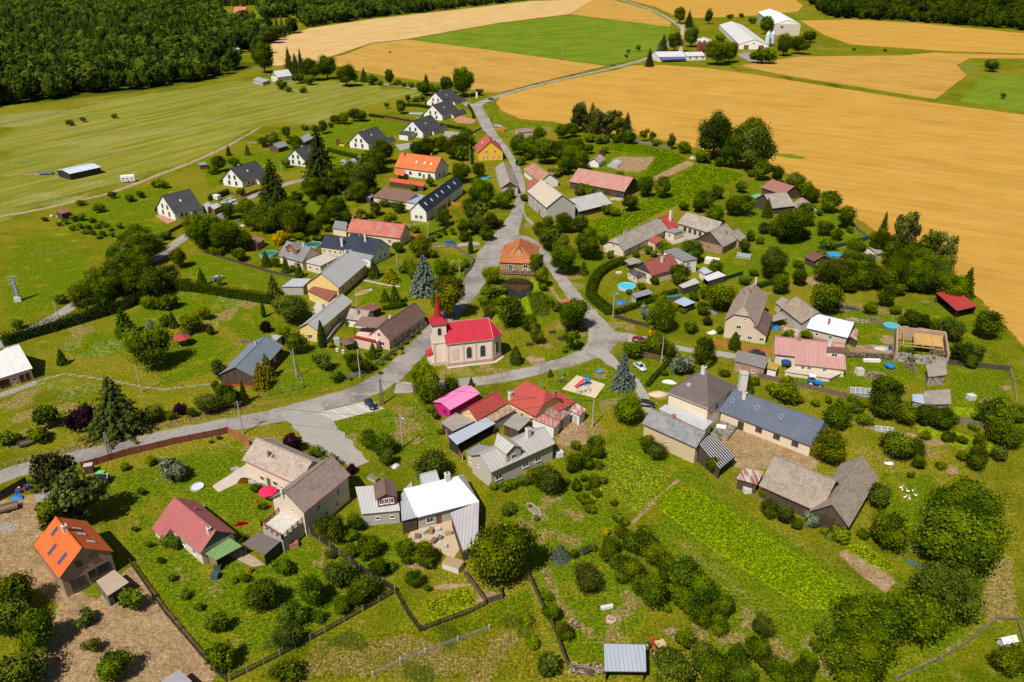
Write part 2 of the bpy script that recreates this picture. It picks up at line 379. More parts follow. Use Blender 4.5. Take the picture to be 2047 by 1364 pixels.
def leaf_quads(C, N, size, g, flat=.75, asp=.7):
    """one leaf clump per row of C, roughly facing N"""
    n = len(C); N = unit(N+g.normal(0, flat, (n, 3))); U = unit(np.cross(N, g.normal(0, 1, (n, 3)))); Wv = np.cross(N, U); s = (size*g.uniform(.6, 1.4, n))[:, None]
    V = np.stack([C-U*s, C-Wv*s*asp+N*s*.15, C+U*s, C+Wv*s*asp+N*s*.15], 1).reshape(-1, 3)
    return V, np.arange(4*n).reshape(n, 4)
def crown_broad(seed, nb=20, nl=2600, hr=.85, fill=.30, ls=.034, flatb=.0, spread=1.0, core=.74, lo=2):
    g = np.random.default_rng(seed); cs = []; t = 0
    while len(cs) < nb and t < 4000:
        t += 1; d = unit(g.normal(0, 1, 3)); d[2] = max(d[2], -.72); r = g.uniform(.45, 1) if g.random() < .85 else g.uniform(0, .4)
        p = d*r*np.array([.36, .36, .36*hr])*spread
        if all(np.linalg.norm(p-q[0]) > .115 for q in cs): cs.append((p, fill*g.uniform(.34, .86)))
    V = []; Q = []; T = []; tint = []; k = 0; iv, it = ico(lo); tot = sum(c[1]**2 for c in cs)
    for p, r in cs:
        n = int(nl*r*r/tot)+8; d = unit(g.normal(0, 1, (n, 3))); rr = r*(1+g.normal(.02, .19, n))[:, None]
        C = p+d*rr*np.array([1, 1, .82]); N = d+unit(C)*.4; v, q = leaf_quads(C, N, ls, g)
        base = g.uniform(.05, .85); tt = np.clip(base+g.normal(0, .22, n)+.15*d[:, 2], 0, 1)  # clump contrast and lighter tops put light and shade into the leaf tint
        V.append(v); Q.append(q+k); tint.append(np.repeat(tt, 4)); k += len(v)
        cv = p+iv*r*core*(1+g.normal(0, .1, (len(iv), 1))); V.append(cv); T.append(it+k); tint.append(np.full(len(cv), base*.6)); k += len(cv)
    V = np.concatenate(V); zmin, zmax = V[:, 2].min(), V[:, 2].max(); wx = max(np.ptp(V[:, 0]), np.ptp(V[:, 1]))
    V = V/wx*1.06; V[:, 2] -= V[:, 2].min()
    return V, np.concatenate(Q), np.concatenate(T), np.concatenate(tint)
def crown_spruce(seed, nl=2400, layers=17, droop=.35, ragged=.16, taper=.9, ls=.04):
    """unit width, unit height; whorls of drooping boughs"""
    g = np.random.default_rng(seed); V = []; Q = []; tint = []; k = 0
    for l in range(layers):
        z = (l+.3)/layers; R0 = .5*(1-z)**taper+.018; nb = max(5, int(15*(1-z)+4))
        for b in range(nb):
            a = 2*math.pi*(b+g.uniform(-.4, .4))/nb; Rr = R0*(1+g.normal(0, ragged)); m = max(4, int(nl/layers/nb*2.2*(.35+(1-z))))
            t = g.uniform(.25, 1, m)**.7; zz = z-droop*.16*t*t*(1-z)+g.normal(0, .008, m); w = g.normal(0, .055*(1-z)+.012, m)*(1.2-t)
            C = np.stack([np.cos(a)*Rr*t-np.sin(a)*w, np.sin(a)*Rr*t+np.cos(a)*w, zz], 1)
            N = np.stack([np.cos(a)*.5+0*t, np.sin(a)*.5+0*t, .8+0*t], 1); v, q = leaf_quads(C, N, ls*(.55+.6*(1-z)), g, .45, .5)
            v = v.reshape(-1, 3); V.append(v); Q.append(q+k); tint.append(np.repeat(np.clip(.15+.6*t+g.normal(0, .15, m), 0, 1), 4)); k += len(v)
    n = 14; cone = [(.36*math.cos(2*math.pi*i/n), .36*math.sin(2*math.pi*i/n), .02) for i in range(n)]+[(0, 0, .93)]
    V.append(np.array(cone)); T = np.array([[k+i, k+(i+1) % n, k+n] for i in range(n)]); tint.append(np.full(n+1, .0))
    V = np.concatenate(V); V[:, 2] = np.clip((V[:, 2]+.04)/1.04, 0, 1.02)
    return V, np.concatenate(Q), T, np.concatenate(tint)
def crown_column(seed, nl=1500, p=.5, ls=.05, lump=.1):
    """dense column or egg; unit width and height"""
    g = np.random.default_rng(seed); z = g.uniform(0.01, .99, nl); a = g.uniform(0, 2*math.pi, nl)
    f = lambda z: .5*np.power(np.sin(np.pi*np.clip(z*.93+.04, 0, 1)**(p)), .8)
    r = f(z)*(1+lump*np.sin(a*5+z*17+seed)+g.normal(0, .06, nl)); C = np.stack([r*np.cos(a), r*np.sin(a), z], 1)
    N = np.stack([np.cos(a), np.sin(a), .35+0*a], 1); v, q = leaf_quads(C, N, ls, g, .5, .6); v[:, 2] = C.repeat(4, 0)[:, 2]+(v[:, 2]-C.repeat(4, 0)[:, 2])*.6
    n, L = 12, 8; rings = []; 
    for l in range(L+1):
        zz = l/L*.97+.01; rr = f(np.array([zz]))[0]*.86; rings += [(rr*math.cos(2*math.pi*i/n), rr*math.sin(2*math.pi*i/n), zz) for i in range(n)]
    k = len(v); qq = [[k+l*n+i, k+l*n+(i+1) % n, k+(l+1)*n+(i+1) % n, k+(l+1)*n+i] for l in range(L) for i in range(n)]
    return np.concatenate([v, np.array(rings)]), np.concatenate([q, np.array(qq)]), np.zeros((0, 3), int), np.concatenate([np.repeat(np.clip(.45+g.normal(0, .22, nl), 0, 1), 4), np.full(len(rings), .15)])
TR = {}
def trunk_mesh(kind):
    """unit height stem reaching well into the crown, with limbs"""
    if kind not in TR:
        m = MB(); g = random.Random(5)
        if kind == 'limb':
            m.tube((0, 0, -.02), (.01, .01, .3), .035, .026, 8).tube((.01, .01, .3), (0, .02, .72), .026, .008, 7)
            for i in range(6):
                a = i*1.05+.3; z = .2+.05*i; m.tube((0, 0, z), (.2*math.cos(a), .2*math.sin(a), z+.24), .016, .005, 6)
        else: m.tube((0, 0, -.02), (0, 0, .95), .03, .004, 8)
        TR[kind] = m.data('trunk', M('bark', (.10, .075, .05)))
    return TR[kind]
# species: crown builders, foliage colour (dark, light), height / width, crown base (share of height), trunk, noun, category, adjective
def LF(c, c2): return M('leaf', c, c2)
SPEC = {
 'b': ([lambda s: crown_broad(s, 17, 4200, .92, .36, .033, core=.66)]*5, ((.020, .050, .004), (.125, .175, .012)), .98, .10, 'limb', 'broadleaf_tree', 'tree', 'round green tree'),
 'l': ([lambda s: crown_broad(s, 24, 9000, .9, .32, .022, core=.7)]*3, ((.05, .10, .006), (.20, .27, .014)), .95, .08, 'limb', 'broadleaf_tree', 'tree', 'bright green tree'),
 'B': ([lambda s: crown_broad(s, 34, 12000, .92, .27, .0185, core=.7)]*5, ((.022, .055, .004), (.125, .175, .012)), .98, .08, 'limb', 'broadleaf_tree', 'tree', 'large spreading tree'),
 'n': ([lambda s: crown_broad(s, 26, 8000, 1.0, .3, .024, core=.66)]*2, ((.055, .075, .005), (.20, .215, .016)), 1.15, .1, 'limb', 'broadleaf_tree', 'tree', 'olive gold tree'),
 't': ([lambda s: crown_broad(s, 15, 1900, 1.5, .32, .05, core=.55)]*3, ((.03, .06, .006), (.13, .18, .016)), 1.55, .12, 'limb', 'broadleaf_tree', 'tree', 'tall slender tree'),
 'o': ([lambda s: crown_broad(s, 11, 750, .8, .27, .05, core=.45)]*4, ((.028, .06, .006), (.125, .18, .014)), .95, .2, 'limb', 'fruit_tree', 'fruit tree', 'airy fruit tree'),
 'u': ([lambda s: crown_broad(s, 10, 950, .85, .40, .06, core=.6)]*5, ((.035, .075, .007), (.14, .20, .015)), .72, .0, None, 'bush', 'bush', 'leafy green bush'),
 'h': ([lambda s: crown_broad(s, 13, 2200, .95, .38, .042, core=.66)]*4, ((.022, .05, .005), (.12, .165, .013)), .98, .0, None, 'shrub', 'shrub', 'tall bushy shrub'),
 'y': ([lambda s: crown_broad(s, 12, 1200, .85, .34, .045)]*2, ((.22, .17, .008), (.55, .42, .02)), .8, .0, None, 'bush', 'bush', 'bright yellow bush'),
 'd': ([lambda s: crown_broad(s, 14, 1400, .9, .34, .045)]*2, ((.012, .004, .008), (.05, .014, .024)), .95, .0, None, 'bush', 'bush', 'dark purple bush'),
 'v': ([lambda s: crown_broad(s, 14, 1500, .85, .34, .045)]*2, ((.07, .095, .05), (.20, .24, .15)), .85, .0, None, 'bush', 'bush', 'silvery green bush'),
 's': ([lambda s: crown_spruce(s, 4200, 19, .35, .2, .85, .028)]*3, ((.018, .036, .006), (.085, .115, .018)), 1.9, .03, 'stem', 'spruce_tree', 'conifer', 'dark green spruce'),
 'p': ([lambda s: crown_broad(s, 20, 2200, 1.4, .25, .042, spread=1.05, core=.5)]*3, ((.028, .046, .010), (.13, .155, .032)), 1.6, .14, 'stem', 'pine_tree', 'conifer', 'shaggy pine'),
 'g': ([lambda s: crown_spruce(s, 4500, 18, .25, .1, .75, .028)]*2, ((.045, .07, .055), (.21, .26, .20)), 1.4, .02, 'stem', 'spruce_tree', 'conifer', 'blue grey spruce'),
 'k': ([lambda s: crown_spruce(s, 1300, 11, .2, .14, .8, .06)]*3, ((.022, .046, .006), (.10, .15, .015)), 1.7, .01, 'stem', 'conifer', 'conifer', 'small dark conifer'),
 'q': ([lambda s: crown_spruce(s, 1700, 12, .2, .14, .7, .06)]*2, ((.10, .11, .008), (.34, .32, .02)), 1.7, .01, 'stem', 'conifer', 'conifer', 'golden conifer'),
 'c': ([lambda s: crown_column(s)]*2, ((.026, .06, .008), (.10, .165, .016)), 3.6, .0, None, 'cypress', 'conifer', 'slim column conifer'),
}
PROTO = {}
def proto(sp):
    if sp not in PROTO:
        fs, (c1, c2), *_ = SPEC[sp]; L = []
        for i, f in enumerate(fs):
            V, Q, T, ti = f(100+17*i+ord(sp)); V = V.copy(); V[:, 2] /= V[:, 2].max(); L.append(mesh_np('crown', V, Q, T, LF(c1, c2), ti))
        PROTO[sp] = L
    return PROTO[sp]
TREES = []                                        # collected first, described once every landmark is known
def tree(sp, cx, cy, w, hr=None):
    """cx, cy, w: centre and width of the crown as seen in the photo"""
    w *= 1.13 if w < 70 else .93; s = SPEC[sp]; ratio = hr or s[2]; m = mpp(cx, cy); W = w*m
    for _ in range(4):
        H = W*ratio; zc = H*(.5+.42*s[3]); p = G(cx, cy, zc); W = w*(p-Vector((0, 0, CAMH))).length/FPX
    if sp == 'b' and W > 9.5: sp = 'B'; s = SPEC[sp]
    i = len(TREES); ch = proto(sp); me = ch[i % len(ch)]; g = random.Random(i*3+1)
    root = thing(s[5], None, s[6], (p.x, p.y, 0), g.uniform(0, 6.28))
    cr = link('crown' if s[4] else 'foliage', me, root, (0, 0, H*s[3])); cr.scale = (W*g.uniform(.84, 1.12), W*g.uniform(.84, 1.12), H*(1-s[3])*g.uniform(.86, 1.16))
    if s[4]:
        t = link('trunk', trunk_mesh(s[4]), root); t.scale = (H*.85, H*.85, H*.9) if s[4] == 'limb' else (H*.6, H*.6, H*.95)
    TREES.append((root, sp, cx, cy, W)); return root
def label_trees():
    keep = {}
    for root, sp, cx, cy, W in TREES:
        lx = min(MARKS, key=lambda k: (k[0]-cx)**2+1.3*(k[1]-cy)**2); dx, dy = cx-lx[0], cy-lx[1]
        di = ('left of' if dx < 0 else 'right of') if abs(dx) > 1.1*abs(dy) else ('behind' if dy < 0 else 'in front of')
        keep.setdefault((SPEC[sp][7], di, lx[2]), []).append((dx*dx+dy*dy, root))
    O = ['nearest', 'second nearest', 'third nearest', 'fourth nearest', 'fifth nearest', 'sixth nearest', 'seventh nearest', 'eighth nearest', 'ninth nearest', 'tenth nearest', 'eleventh nearest', 'twelfth nearest']
    for (adj, di, lm), L in keep.items():
        L.sort(key=lambda q: q[0])
        for i, (_, root) in enumerate(L):
            root['label'] = (adj+' '+di+' the '+lm) if len(L) == 1 else ((O[i] if i < 12 else 'thirteenth nearest')+' '+adj+' '+di+' the '+lm)
            root['group'] = {'tree': 'broadleaf trees in the village', 'fruit tree': 'fruit trees in the gardens', 'bush': 'bushes in the gardens', 'conifer': 'conifers in the village', 'shrub': 'tall shrubs in the gardens'}[root['category']]

def path3(pts, z=0): return [G(*p, z) for p in pts]
def along(P, step):
    out = []; carry = 0.0
    for a, b in zip(P, P[1:]):
        d = b-a; L = d.length; t = carry
        while t < L: out.append((a+d*(t/L), d/L)); t += step
        carry = t-L
    return out
def hedge(label, pts, h, w=1.2, col=((.018, .042, .006), (.07, .115, .012)), spiky=False, sh=None, name='hedge', dens=26, ls=.17):
    P = path3(pts); g = np.random.default_rng(len(label)); c = P[len(P)//2]; S = along(P, .35 if not spiky else .3); V = []; Q = []; ti = []; k = 0
    root = thing(name, label, 'hedge', (c.x, c.y, 0))
    for i, (p, d) in enumerate(S):
        n = int(dens*(h+w)*.35); side = np.array([-d.y, d.x, 0.]); a = g.uniform(-1, 1, n)
        hh = h*(1+(.34*abs(math.sin(i*1.05+.3*math.sin(i*.31)))-.26 if spiky else .05*math.sin(i*.7)))
        u = g.uniform(0, 1, n); top = g.random(n) < w/(w+2*h); s = np.where(top, g.uniform(-1, 1, n), np.sign(a))
        z = np.where(top, hh, u*hh); wid = w/2*np.where(top, 1, 1-(.35*(z/hh)**2 if spiky else .12*(z/hh)))
        if spiky: z = np.where(top, hh*(1-.3*np.abs(s)), z)
        C = np.array([p.x-c.x, p.y-c.y, 0])+side*(s*wid+g.normal(0, .06, n))[:, None]+np.array([d.x, d.y, 0])*g.uniform(-.2, .2, n)[:, None]; C[:, 2] += z+g.normal(0, .05, n)
        N = side*(s*.9)[:, None]; N[:, 2] += np.where(top, 1, .25); v, q = leaf_quads(C, N, ls, g, .5, .65); V.append(v); Q.append(q+k); k += len(v); ti.append(np.repeat(np.clip(.42+.3*(abs(math.sin(i*1.05+.3*math.sin(i*.31)))-.6)*spiky+g.normal(0, .22, n), 0, 1), 4))
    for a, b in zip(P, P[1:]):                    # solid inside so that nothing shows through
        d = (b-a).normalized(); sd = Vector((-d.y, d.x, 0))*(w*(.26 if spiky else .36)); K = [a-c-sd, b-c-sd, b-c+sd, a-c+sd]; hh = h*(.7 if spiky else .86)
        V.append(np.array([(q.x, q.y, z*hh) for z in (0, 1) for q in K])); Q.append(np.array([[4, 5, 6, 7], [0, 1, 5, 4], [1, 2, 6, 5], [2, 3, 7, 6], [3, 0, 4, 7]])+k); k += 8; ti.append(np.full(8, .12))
    o = link('foliage', mesh_np('hedge', np.concatenate(V), np.concatenate(Q), np.zeros((0, 3), int), M('leaf', *col), np.concatenate(ti)), root); return root

def fence(label, pts, h, col, gap=2.6, style='board', sh=None, pc=None, name='fence', cat='fence'):
    P = path3(pts); c = P[len(P)//2]; root = thing(name, label, cat, (c.x, c.y, 0)); mat = M('wood' if style != 'mesh' else 'plain', col); n = 0
    PM = MB().box(-.07, .07, -.07, .07, -.1, h+.12).data('post', M('plain', pc or mul(col, .8)))
    tot = sum((b-a).length for a, b in zip(P, P[1:])); gap = max(gap, tot/70)
    for a, b in zip(P, P[1:]):
        d = b-a; L = d.length; u = d/L; k = max(1, round(L/gap)); t = math.atan2(u.y, u.x)
        m = MB()
        if style == 'board': m.box(0, L, -.02, .02, .06, h)
        elif style == 'wall': m.box(0, L, -.14, .14, 0, h)
        elif style == 'picket':
            for z in (.25*h, .8*h): m.box(0, L, .0, .04, z, z+.07)
            for i in range(int(L/.24)): m.box(i*.24, i*.24+.13, -.03, -.005, .05, h)
        elif style == 'rail':
            for z in (.45*h, .92*h): m.box(0, L, -.03, .03, z, z+.09)
        elif style == 'mesh':
            for z in np.linspace(.05, h-.05, 7): m.box(0, L, -.008, .008, z, z+.018)
            for i in range(int(L/.3)): m.box(i*.3, i*.3+.015, -.006, .006, .05, h)
        m.obj('panel', mat, root, a-c, t)
        for i in range(k+1):
            if i == k and (b-P[-1]).length > .01: continue
            link('post', PM, root, a+d*(i/k)-c, t)
    return root

def pole(label, bpx, h, arm=True, col=(.42, .38, .33), double=False, lamp=False, name='utility_pole', ang=.5, lean=0):
    p = G(*bpx); root = thing(name, label, 'pole', p, ang)
    m = MB(); 
    for x in ((-.35, .35) if double else (0,)): m.tube((x, 0, -.1), (x*.35 if double else 0, 0, h), .17, .10, 10)
    if double: m.box(-.3, .3, -.06, .06, h*.45, h*.47)
    m.obj('shaft', M('bark', col), root)
    if arm:
        a = MB().box(-.95, .95, -.05, .05, h-.45, h-.35); 
        if arm == 2: a.box(-.7, .7, -.05, .05, h-1.0, h-.9)
        ao = a.obj('crossarm', M('plain', (.2, .19, .18)), root)
        for x in (-.85, -.3, .3, .85): MB().lathe([(.0, h-.35), (.06, h-.33), (.04, h-.25), (.06, h-.2), (0, h-.14)], 8, 0, (x, 0)).obj('insulator', M('plain', (.3, .2, .14)), ao)
    if lamp:
        MB().tube((0, 0, h-.2), (.0, -1.2, h+.15), .04).obj('lamp_arm', M('plain', (.4, .4, .4)), root)
        MB().box(-.12, .12, -1.7, -1.1, h+.08, h+.2).obj('lamp_head', M('plain', (.6, .6, .58)), root)
    return root

def car(label, px, ang, col, name='parked_car', kind='hatch'):
    p = G(*px); root = thing(name, label, 'car', (p.x, p.y, .03), ang, 'cars parked in the village')
    L, W = 4.3, 1.75; wag = kind == 'wagon'
    S = [(-2.15, .55, .30, .62), (-2.1, .82, .28, .78), (-1.7, .86, .25, .92 if wag or kind == 'hatch' else .95), (-.9, .875, .25, .95), (.75, .875, .25, .95), (1.4, .86, .25, .86), (1.95, .8, .27, .74), (2.15, .55, .34, .6)]
    m = MB(); k = []
    for x, hw_, z0, z1 in S:
        k.append(len(m.v)); m.v += [(x, -hw_*.92, z0), (x, hw_*.92, z0), (x, hw_, (z0+z1)/2), (x, hw_*.9, z1), (x, -hw_*.9, z1), (x, -hw_, (z0+z1)/2)]
    for a, b in zip(k, k[1:]):
        for i in range(6): j = (i+1) % 6; m.f.append((a+i, a+j, b+j, b+i)); m.mi.append(0)
    m.f.append(tuple(range(5, -1, -1))); m.mi.append(0); m.f.append(tuple(k[-1]+i for i in range(6))); m.mi.append(0)
    bo = m.obj('body', M('paint', col), root); 
    for pl in bo.data.polygons: pl.use_smooth = True
    g = MB(); xr = -2.0 if wag else (-1.95 if kind == 'hatch' else -1.55); rr = -1.75 if wag else (-1.35 if kind == 'hatch' else -.85)
    B = [(xr, -.76, .9), (1.05, -.76, .9), (1.05, .76, .9), (xr, .76, .9)]; T = [(rr, -.6, 1.42), (.25, -.6, 1.42), (.25, .6, 1.42), (rr, .6, 1.42)]
    for i in range(4): j = (i+1) % 4; g.poly([B[i], B[j], T[j], T[i]])
    g.obj('windows', M('glass'), root)
    r = MB(); r.prism([(rr-.03, -.63, 1.46), (.3, -.63, 1.46), (.3, .63, 1.46), (rr-.03, .63, 1.46)], .06)
    for y in (-1, 1):
        for xa, xb in ((xr+.02, rr), (1.03, .28), (-.45, -.42)): r.tube((xa, y*.765, .9), (xb, y*.62, 1.43), .045, n=5)
    r.obj('roof', M('paint', col), root)
    for x in (-1.32, 1.32):
        for y in (-.8, .8):
            w = MB().tube((0, -.1, 0), (0, .1, 0), .31, n=14).obj('wheel', M('plain', (.02, .02, .02)), root, (x, y, .3)); MB().tube((0, -.11, 0), (0, .11, 0), .18, n=10).obj('rim', M('plain', (.35, .35, .36)), w)
    for y in (-.6, .6):
        MB().box(2.05, 2.15, y-.14, y+.14, .58, .7).obj('headlight', M('plain', (.7, .7, .68)), root); MB().box(-2.16, -2.08, y-.14, y+.14, .6, .78).obj('tail_light', M('plain', (.35, .02, .02)), root)
    return root
def tractor(label, px, ang, col, cabroof, s=1.0):
    p = G(*px); root = thing('tractor', label, 'tractor', (p.x, p.y, .02), ang); root.scale = (s, s, s)
    b = MB().prism([(0, -.38, 1.35), (1.7, -.32, 1.2), (1.7, .32, 1.2), (0, .38, 1.35)], .6); b.box(1.7, 1.85, -.3, .3, .6, 1.1); b.obj('bonnet', M('paint', col), root)
    MB().box(-1.1, 1.6, -.3, .3, .55, .8).obj('chassis', M('plain', (.06, .06, .06)), root)
    c = MB(); B = [(-1.15, -.62, 1.0), (.15, -.62, 1.0), (.15, .62, 1.0), (-1.15, .62, 1.0)]; T = [(-1.0, -.55, 2.25), (.0, -.55, 2.25), (.0, .55, 2.25), (-1.0, .55, 2.25)]
    for i in range(4): j = (i+1) % 4; c.poly([B[i], B[j], T[j], T[i]])
    c.obj('cab_glass', M('glass'), root); f = MB()
    for i in range(4): f.tube(B[i], T[i], .05, n=6)
    f.box(-1.15, .15, -.64, .64, .8, 1.05); f.obj('cab', M('paint', col), root)
    MB().prism([(-1.15, -.66, 2.36), (.15, -.66, 2.36), (.15, .66, 2.36), (-1.15, .66, 2.36)], .12).obj('cab_roof', M('plain', cabroof), root)
    for y in (-.78, .78):
        MB().box(-1.35, .05, y-.22, y+.22, 1.36, 1.44).obj('mudguard', M('paint', col), root)
        for x, r, w in ((-.65, .72, .2), (1.3, .45, .14)):
            k = MB().tube((0, -w, 0), (0, w, 0), r, n=20).obj('wheel', M('plain', (.025, .025, .025)), root, (x, y, r)); MB().tube((0, -w-.01, 0), (0, w+.01, 0), r*.55, n=14).obj('rim', M('plain', (.6, .58, .52)), k)
    MB().tube((1.1, .25, 1.3), (1.1, .25, 2.1), .04).obj('exhaust', M('plain', (.05, .05, .05)), root); return root

def pool(label, px, dia, wcol, rim, h=.9, sh=None, name='swimming_pool', inner=None):
    p = G(*px, h); root = thing(name, label, 'pool', (p.x, p.y, 0)); r = dia/2
    MB().lathe([(r, 0), (r+.02, h), (r-.1, h+.03), (r-.12, h-.12), (r-.12, .05)], 40).obj('wall', M('plain', rim), root)
    MB().poly([((r-.12)*math.cos(2*math.pi*i/40), (r-.12)*math.sin(2*math.pi*i/40), h-.14) for i in range(40)]).obj('water', M('water', wcol, mul(wcol, 1.3)), root)
    mark(px[0], px[1], sh); return root
def parasol(label, px, dia, col, h=2.3, closed=False):
    p = G(*px, h*.85 if not closed else h*.5); root = thing('parasol', label, 'parasol', (p.x, p.y, 0)); MB().tube((0, 0, 0), (0, 0, h+.1), .03).obj('pole', M('plain', (.3, .25, .2)), root)
    MB().lathe([(.26, .05), (.24, .12), (0, .14)], 12).obj('base', M('plain', (.3, .3, .3)), root)
    m = MB()
    if closed: m.lathe([(.10, 1.0), (.26, 1.15), (.2, 1.8), (.06, h+.05), (0, h+.1)], 8)
    else:
        m.lathe([(dia/2, h-.62), (dia/2, h-.45), (dia/4, h-.15), (0, h+.02)], 8)
    m.obj('canopy', M('plain', col), root); return root
def bench_table(label, px, ang, col=(.24, .17, .10), group=None, seats=True, back=False):
    p = G(*px, .4); root = thing('picnic_table', label, 'picnic table', (p.x, p.y, 0), ang, group); m = M('wood', col)
    MB().box(-.95, .95, -.38, .38, .70, .76).obj('tabletop', m, root)
    for y in (-.72, .72): MB().box(-.95, .95, y-.14, y+.14, .42, .47).obj('seat', m, root)
    for x in (-.7, .7):
        MB().box(x-.05, x+.05, -.75, .75, .34, .42).box(x-.05, x+.05, -.5, -.4, 0, .34).box(x-.05, x+.05, .4, .5, 0, .34).box(x-.05, x+.05, -.3, .3, .42, .7).obj('leg', m, root)
    return root
def heap(label, px, size, h, mat, name, cat, ang=0, n=160, chunk=(.5, .09), seed=1, level=False):
    """pile of many pieces lying on each other"""
    p = G(*px); root_g = np.random.default_rng(seed); m = MB(); sx, sy = size
    for i in range(n):
        u, v = root_g.uniform(-1, 1, 2)
        if not level and u*u+v*v > 1: continue
        z = h*((1-(u*u+v*v)**.8) if not level else 1)*root_g.uniform(.1, 1); a = root_g.uniform(0, 3.14) if not level else root_g.normal(0, .05); l = chunk[0]*root_g.uniform(.5, 1)/2; t = chunk[1]*root_g.uniform(.6, 1.3)
        c = Vector((u*sx/2, v*sy/2, max(z, t))); d = Vector((math.cos(a)*l, math.sin(a)*l, root_g.normal(0, .15 if not level else .01)*l)); m.tube(c-d, c+d, t, n=5)
    return tag(m.obj(name, mat, None, p, ang), label, cat)
def blob(label, px, size, h, mat, name, cat, seed=0, ang=0, amp=.25):
    """irregular soft mound: sand heap, tarpaulin, rock"""
    p = G(*px); iv, it = ico(); g = np.random.default_rng(seed); V = iv.copy(); V *= (1+amp*np.sin(V[:, [1, 2, 0]]*3+seed)+g.normal(0, amp*.25, (len(V), 1))); V *= np.array([size[0]/2, size[1]/2, h]); V[:, 2] = np.maximum(V[:, 2], -.05)
    return tag(link(name, mesh_np(name, V, np.zeros((0, 4), int), it, mat), None, p, ang), label, cat)
def box_thing(name, label, cat, px, size, col, ang=0, z=0, kind='plain', lid=None, group=None):
    p = G(*px, z); root = thing(name, label, cat, p, ang, group); x, y, h = size[0]/2, size[1]/2, size[2]; e = .04
    MB().box(-x, x, -y, y, 0, h).obj('body', M(kind, col), root)
    MB().box(-x-e, x+e, -y-e, y+e, h, h+.06).obj('lid', M('plain', lid or mul(col, .8)), root); return root
# ---------------------------------------------------------------- the ground: one sheet, with what grows where stored per vertex
def inside(X, Y, poly):
    r = np.zeros(X.shape, bool); n = len(poly)
    for i in range(n):
        x0, y0 = poly[i]; x1, y1 = poly[(i+1) % n]
        if y0 == y1: continue
        c = ((y0 > Y) != (y1 > Y)) & (X < (x1-x0)*(Y-y0)/(y1-y0)+x0); r ^= c
    return r
def edge_dist(X, Y, poly, closed=True):
    d = np.full(X.shape, 1e9); n = len(poly)
    for i in range(n if closed else n-1):
        ax, ay = poly[i]; bx, by = poly[(i+1) % n]; ux, uy = bx-ax, by-ay; l = ux*ux+uy*uy+1e-9
        t = np.clip(((X-ax)*ux+(Y-ay)*uy)/l, 0, 1); d = np.minimum(d, np.hypot(X-ax-t*ux, Y-ay-t*uy))
    return d
def gp(pts): return [tuple(G(*p).xy) for p in pts]
def axis(lo, hi, a, b, st, grow=1.22):
    m = list(np.arange(a, b+.01, st)); s = st; x = m[-1]
    while x < hi: s = min(s*grow, 400); x += s; m.append(x)
    s = st; x = m[0]; pre = []
    while x > lo: s = min(s*grow, 400); x -= s; pre.append(x)
    return np.array(pre[::-1]+m)
CH = {k: None for k in ('lush', 'dry', 'soil', 'gravel', 'dark', 'bloom', 'crop', 'mead')}
gx = axis(-9000, 9000, -125, 185, .62); gy = axis(20, 14000, 68, 420, .72)
XX, YY = np.meshgrid(gx, gy); GW = {k: np.zeros(XX.shape, np.float32) for k in CH}
def paint(ch, pts, soft=1.2, amt=1.0, line=None):
    """soft-edged patch (or strip of half-width line, in metres) of one kind of ground cover"""
    P = gp(pts); mx = soft+(line or 0)+1; x0, x1 = min(p[0] for p in P)-mx, max(p[0] for p in P)+mx; y0, y1 = min(p[1] for p in P)-mx, max(p[1] for p in P)+mx
    i0, i1 = np.searchsorted(gx, (x0, x1)); j0, j1 = np.searchsorted(gy, (y0, y1))
    if i1 <= i0 or j1 <= j0: return
    X, Y = XX[j0:j1, i0:i1], YY[j0:j1, i0:i1]
    if line is None: sd = np.where(inside(X, Y, P), 1, -1)*edge_dist(X, Y, P)
    else: sd = line-edge_dist(X, Y, P, False)
    t = np.clip(sd/(2*soft)+.5, 0, 1); w = (t*t*(3-2*t)*amt).astype(np.float32); s = GW[ch][j0:j1, i0:i1]; np.maximum(s, w, out=s)
def spot(ch, px, r, amt=1.0, soft=.6):
    c = G(*px); g = random.Random(int(px[0]*7+px[1])); n = 9; x0, x1 = c.x-r*1.7, c.x+r*1.7; y0, y1 = c.y-r*1.7, c.y+r*1.7
    i0, i1 = np.searchsorted(gx, (x0, x1)); j0, j1 = np.searchsorted(gy, (y0, y1))
    if i1 <= i0 or j1 <= j0: return
    X, Y = XX[j0:j1, i0:i1]-c.x, YY[j0:j1, i0:i1]-c.y; th = np.arctan2(Y, X); ph = g.uniform(0, 6)
    R_ = r*(1+.22*np.sin(2*th+ph)+.16*np.sin(3*th+2*ph)+.1*np.sin(5*th-ph)); t = np.clip((R_-np.hypot(X, Y))/(r*soft)+.5, 0, 1)
    s = GW[ch][j0:j1, i0:i1]; np.maximum(s, (t*t*(3-2*t)*amt).astype(np.float32), out=s)

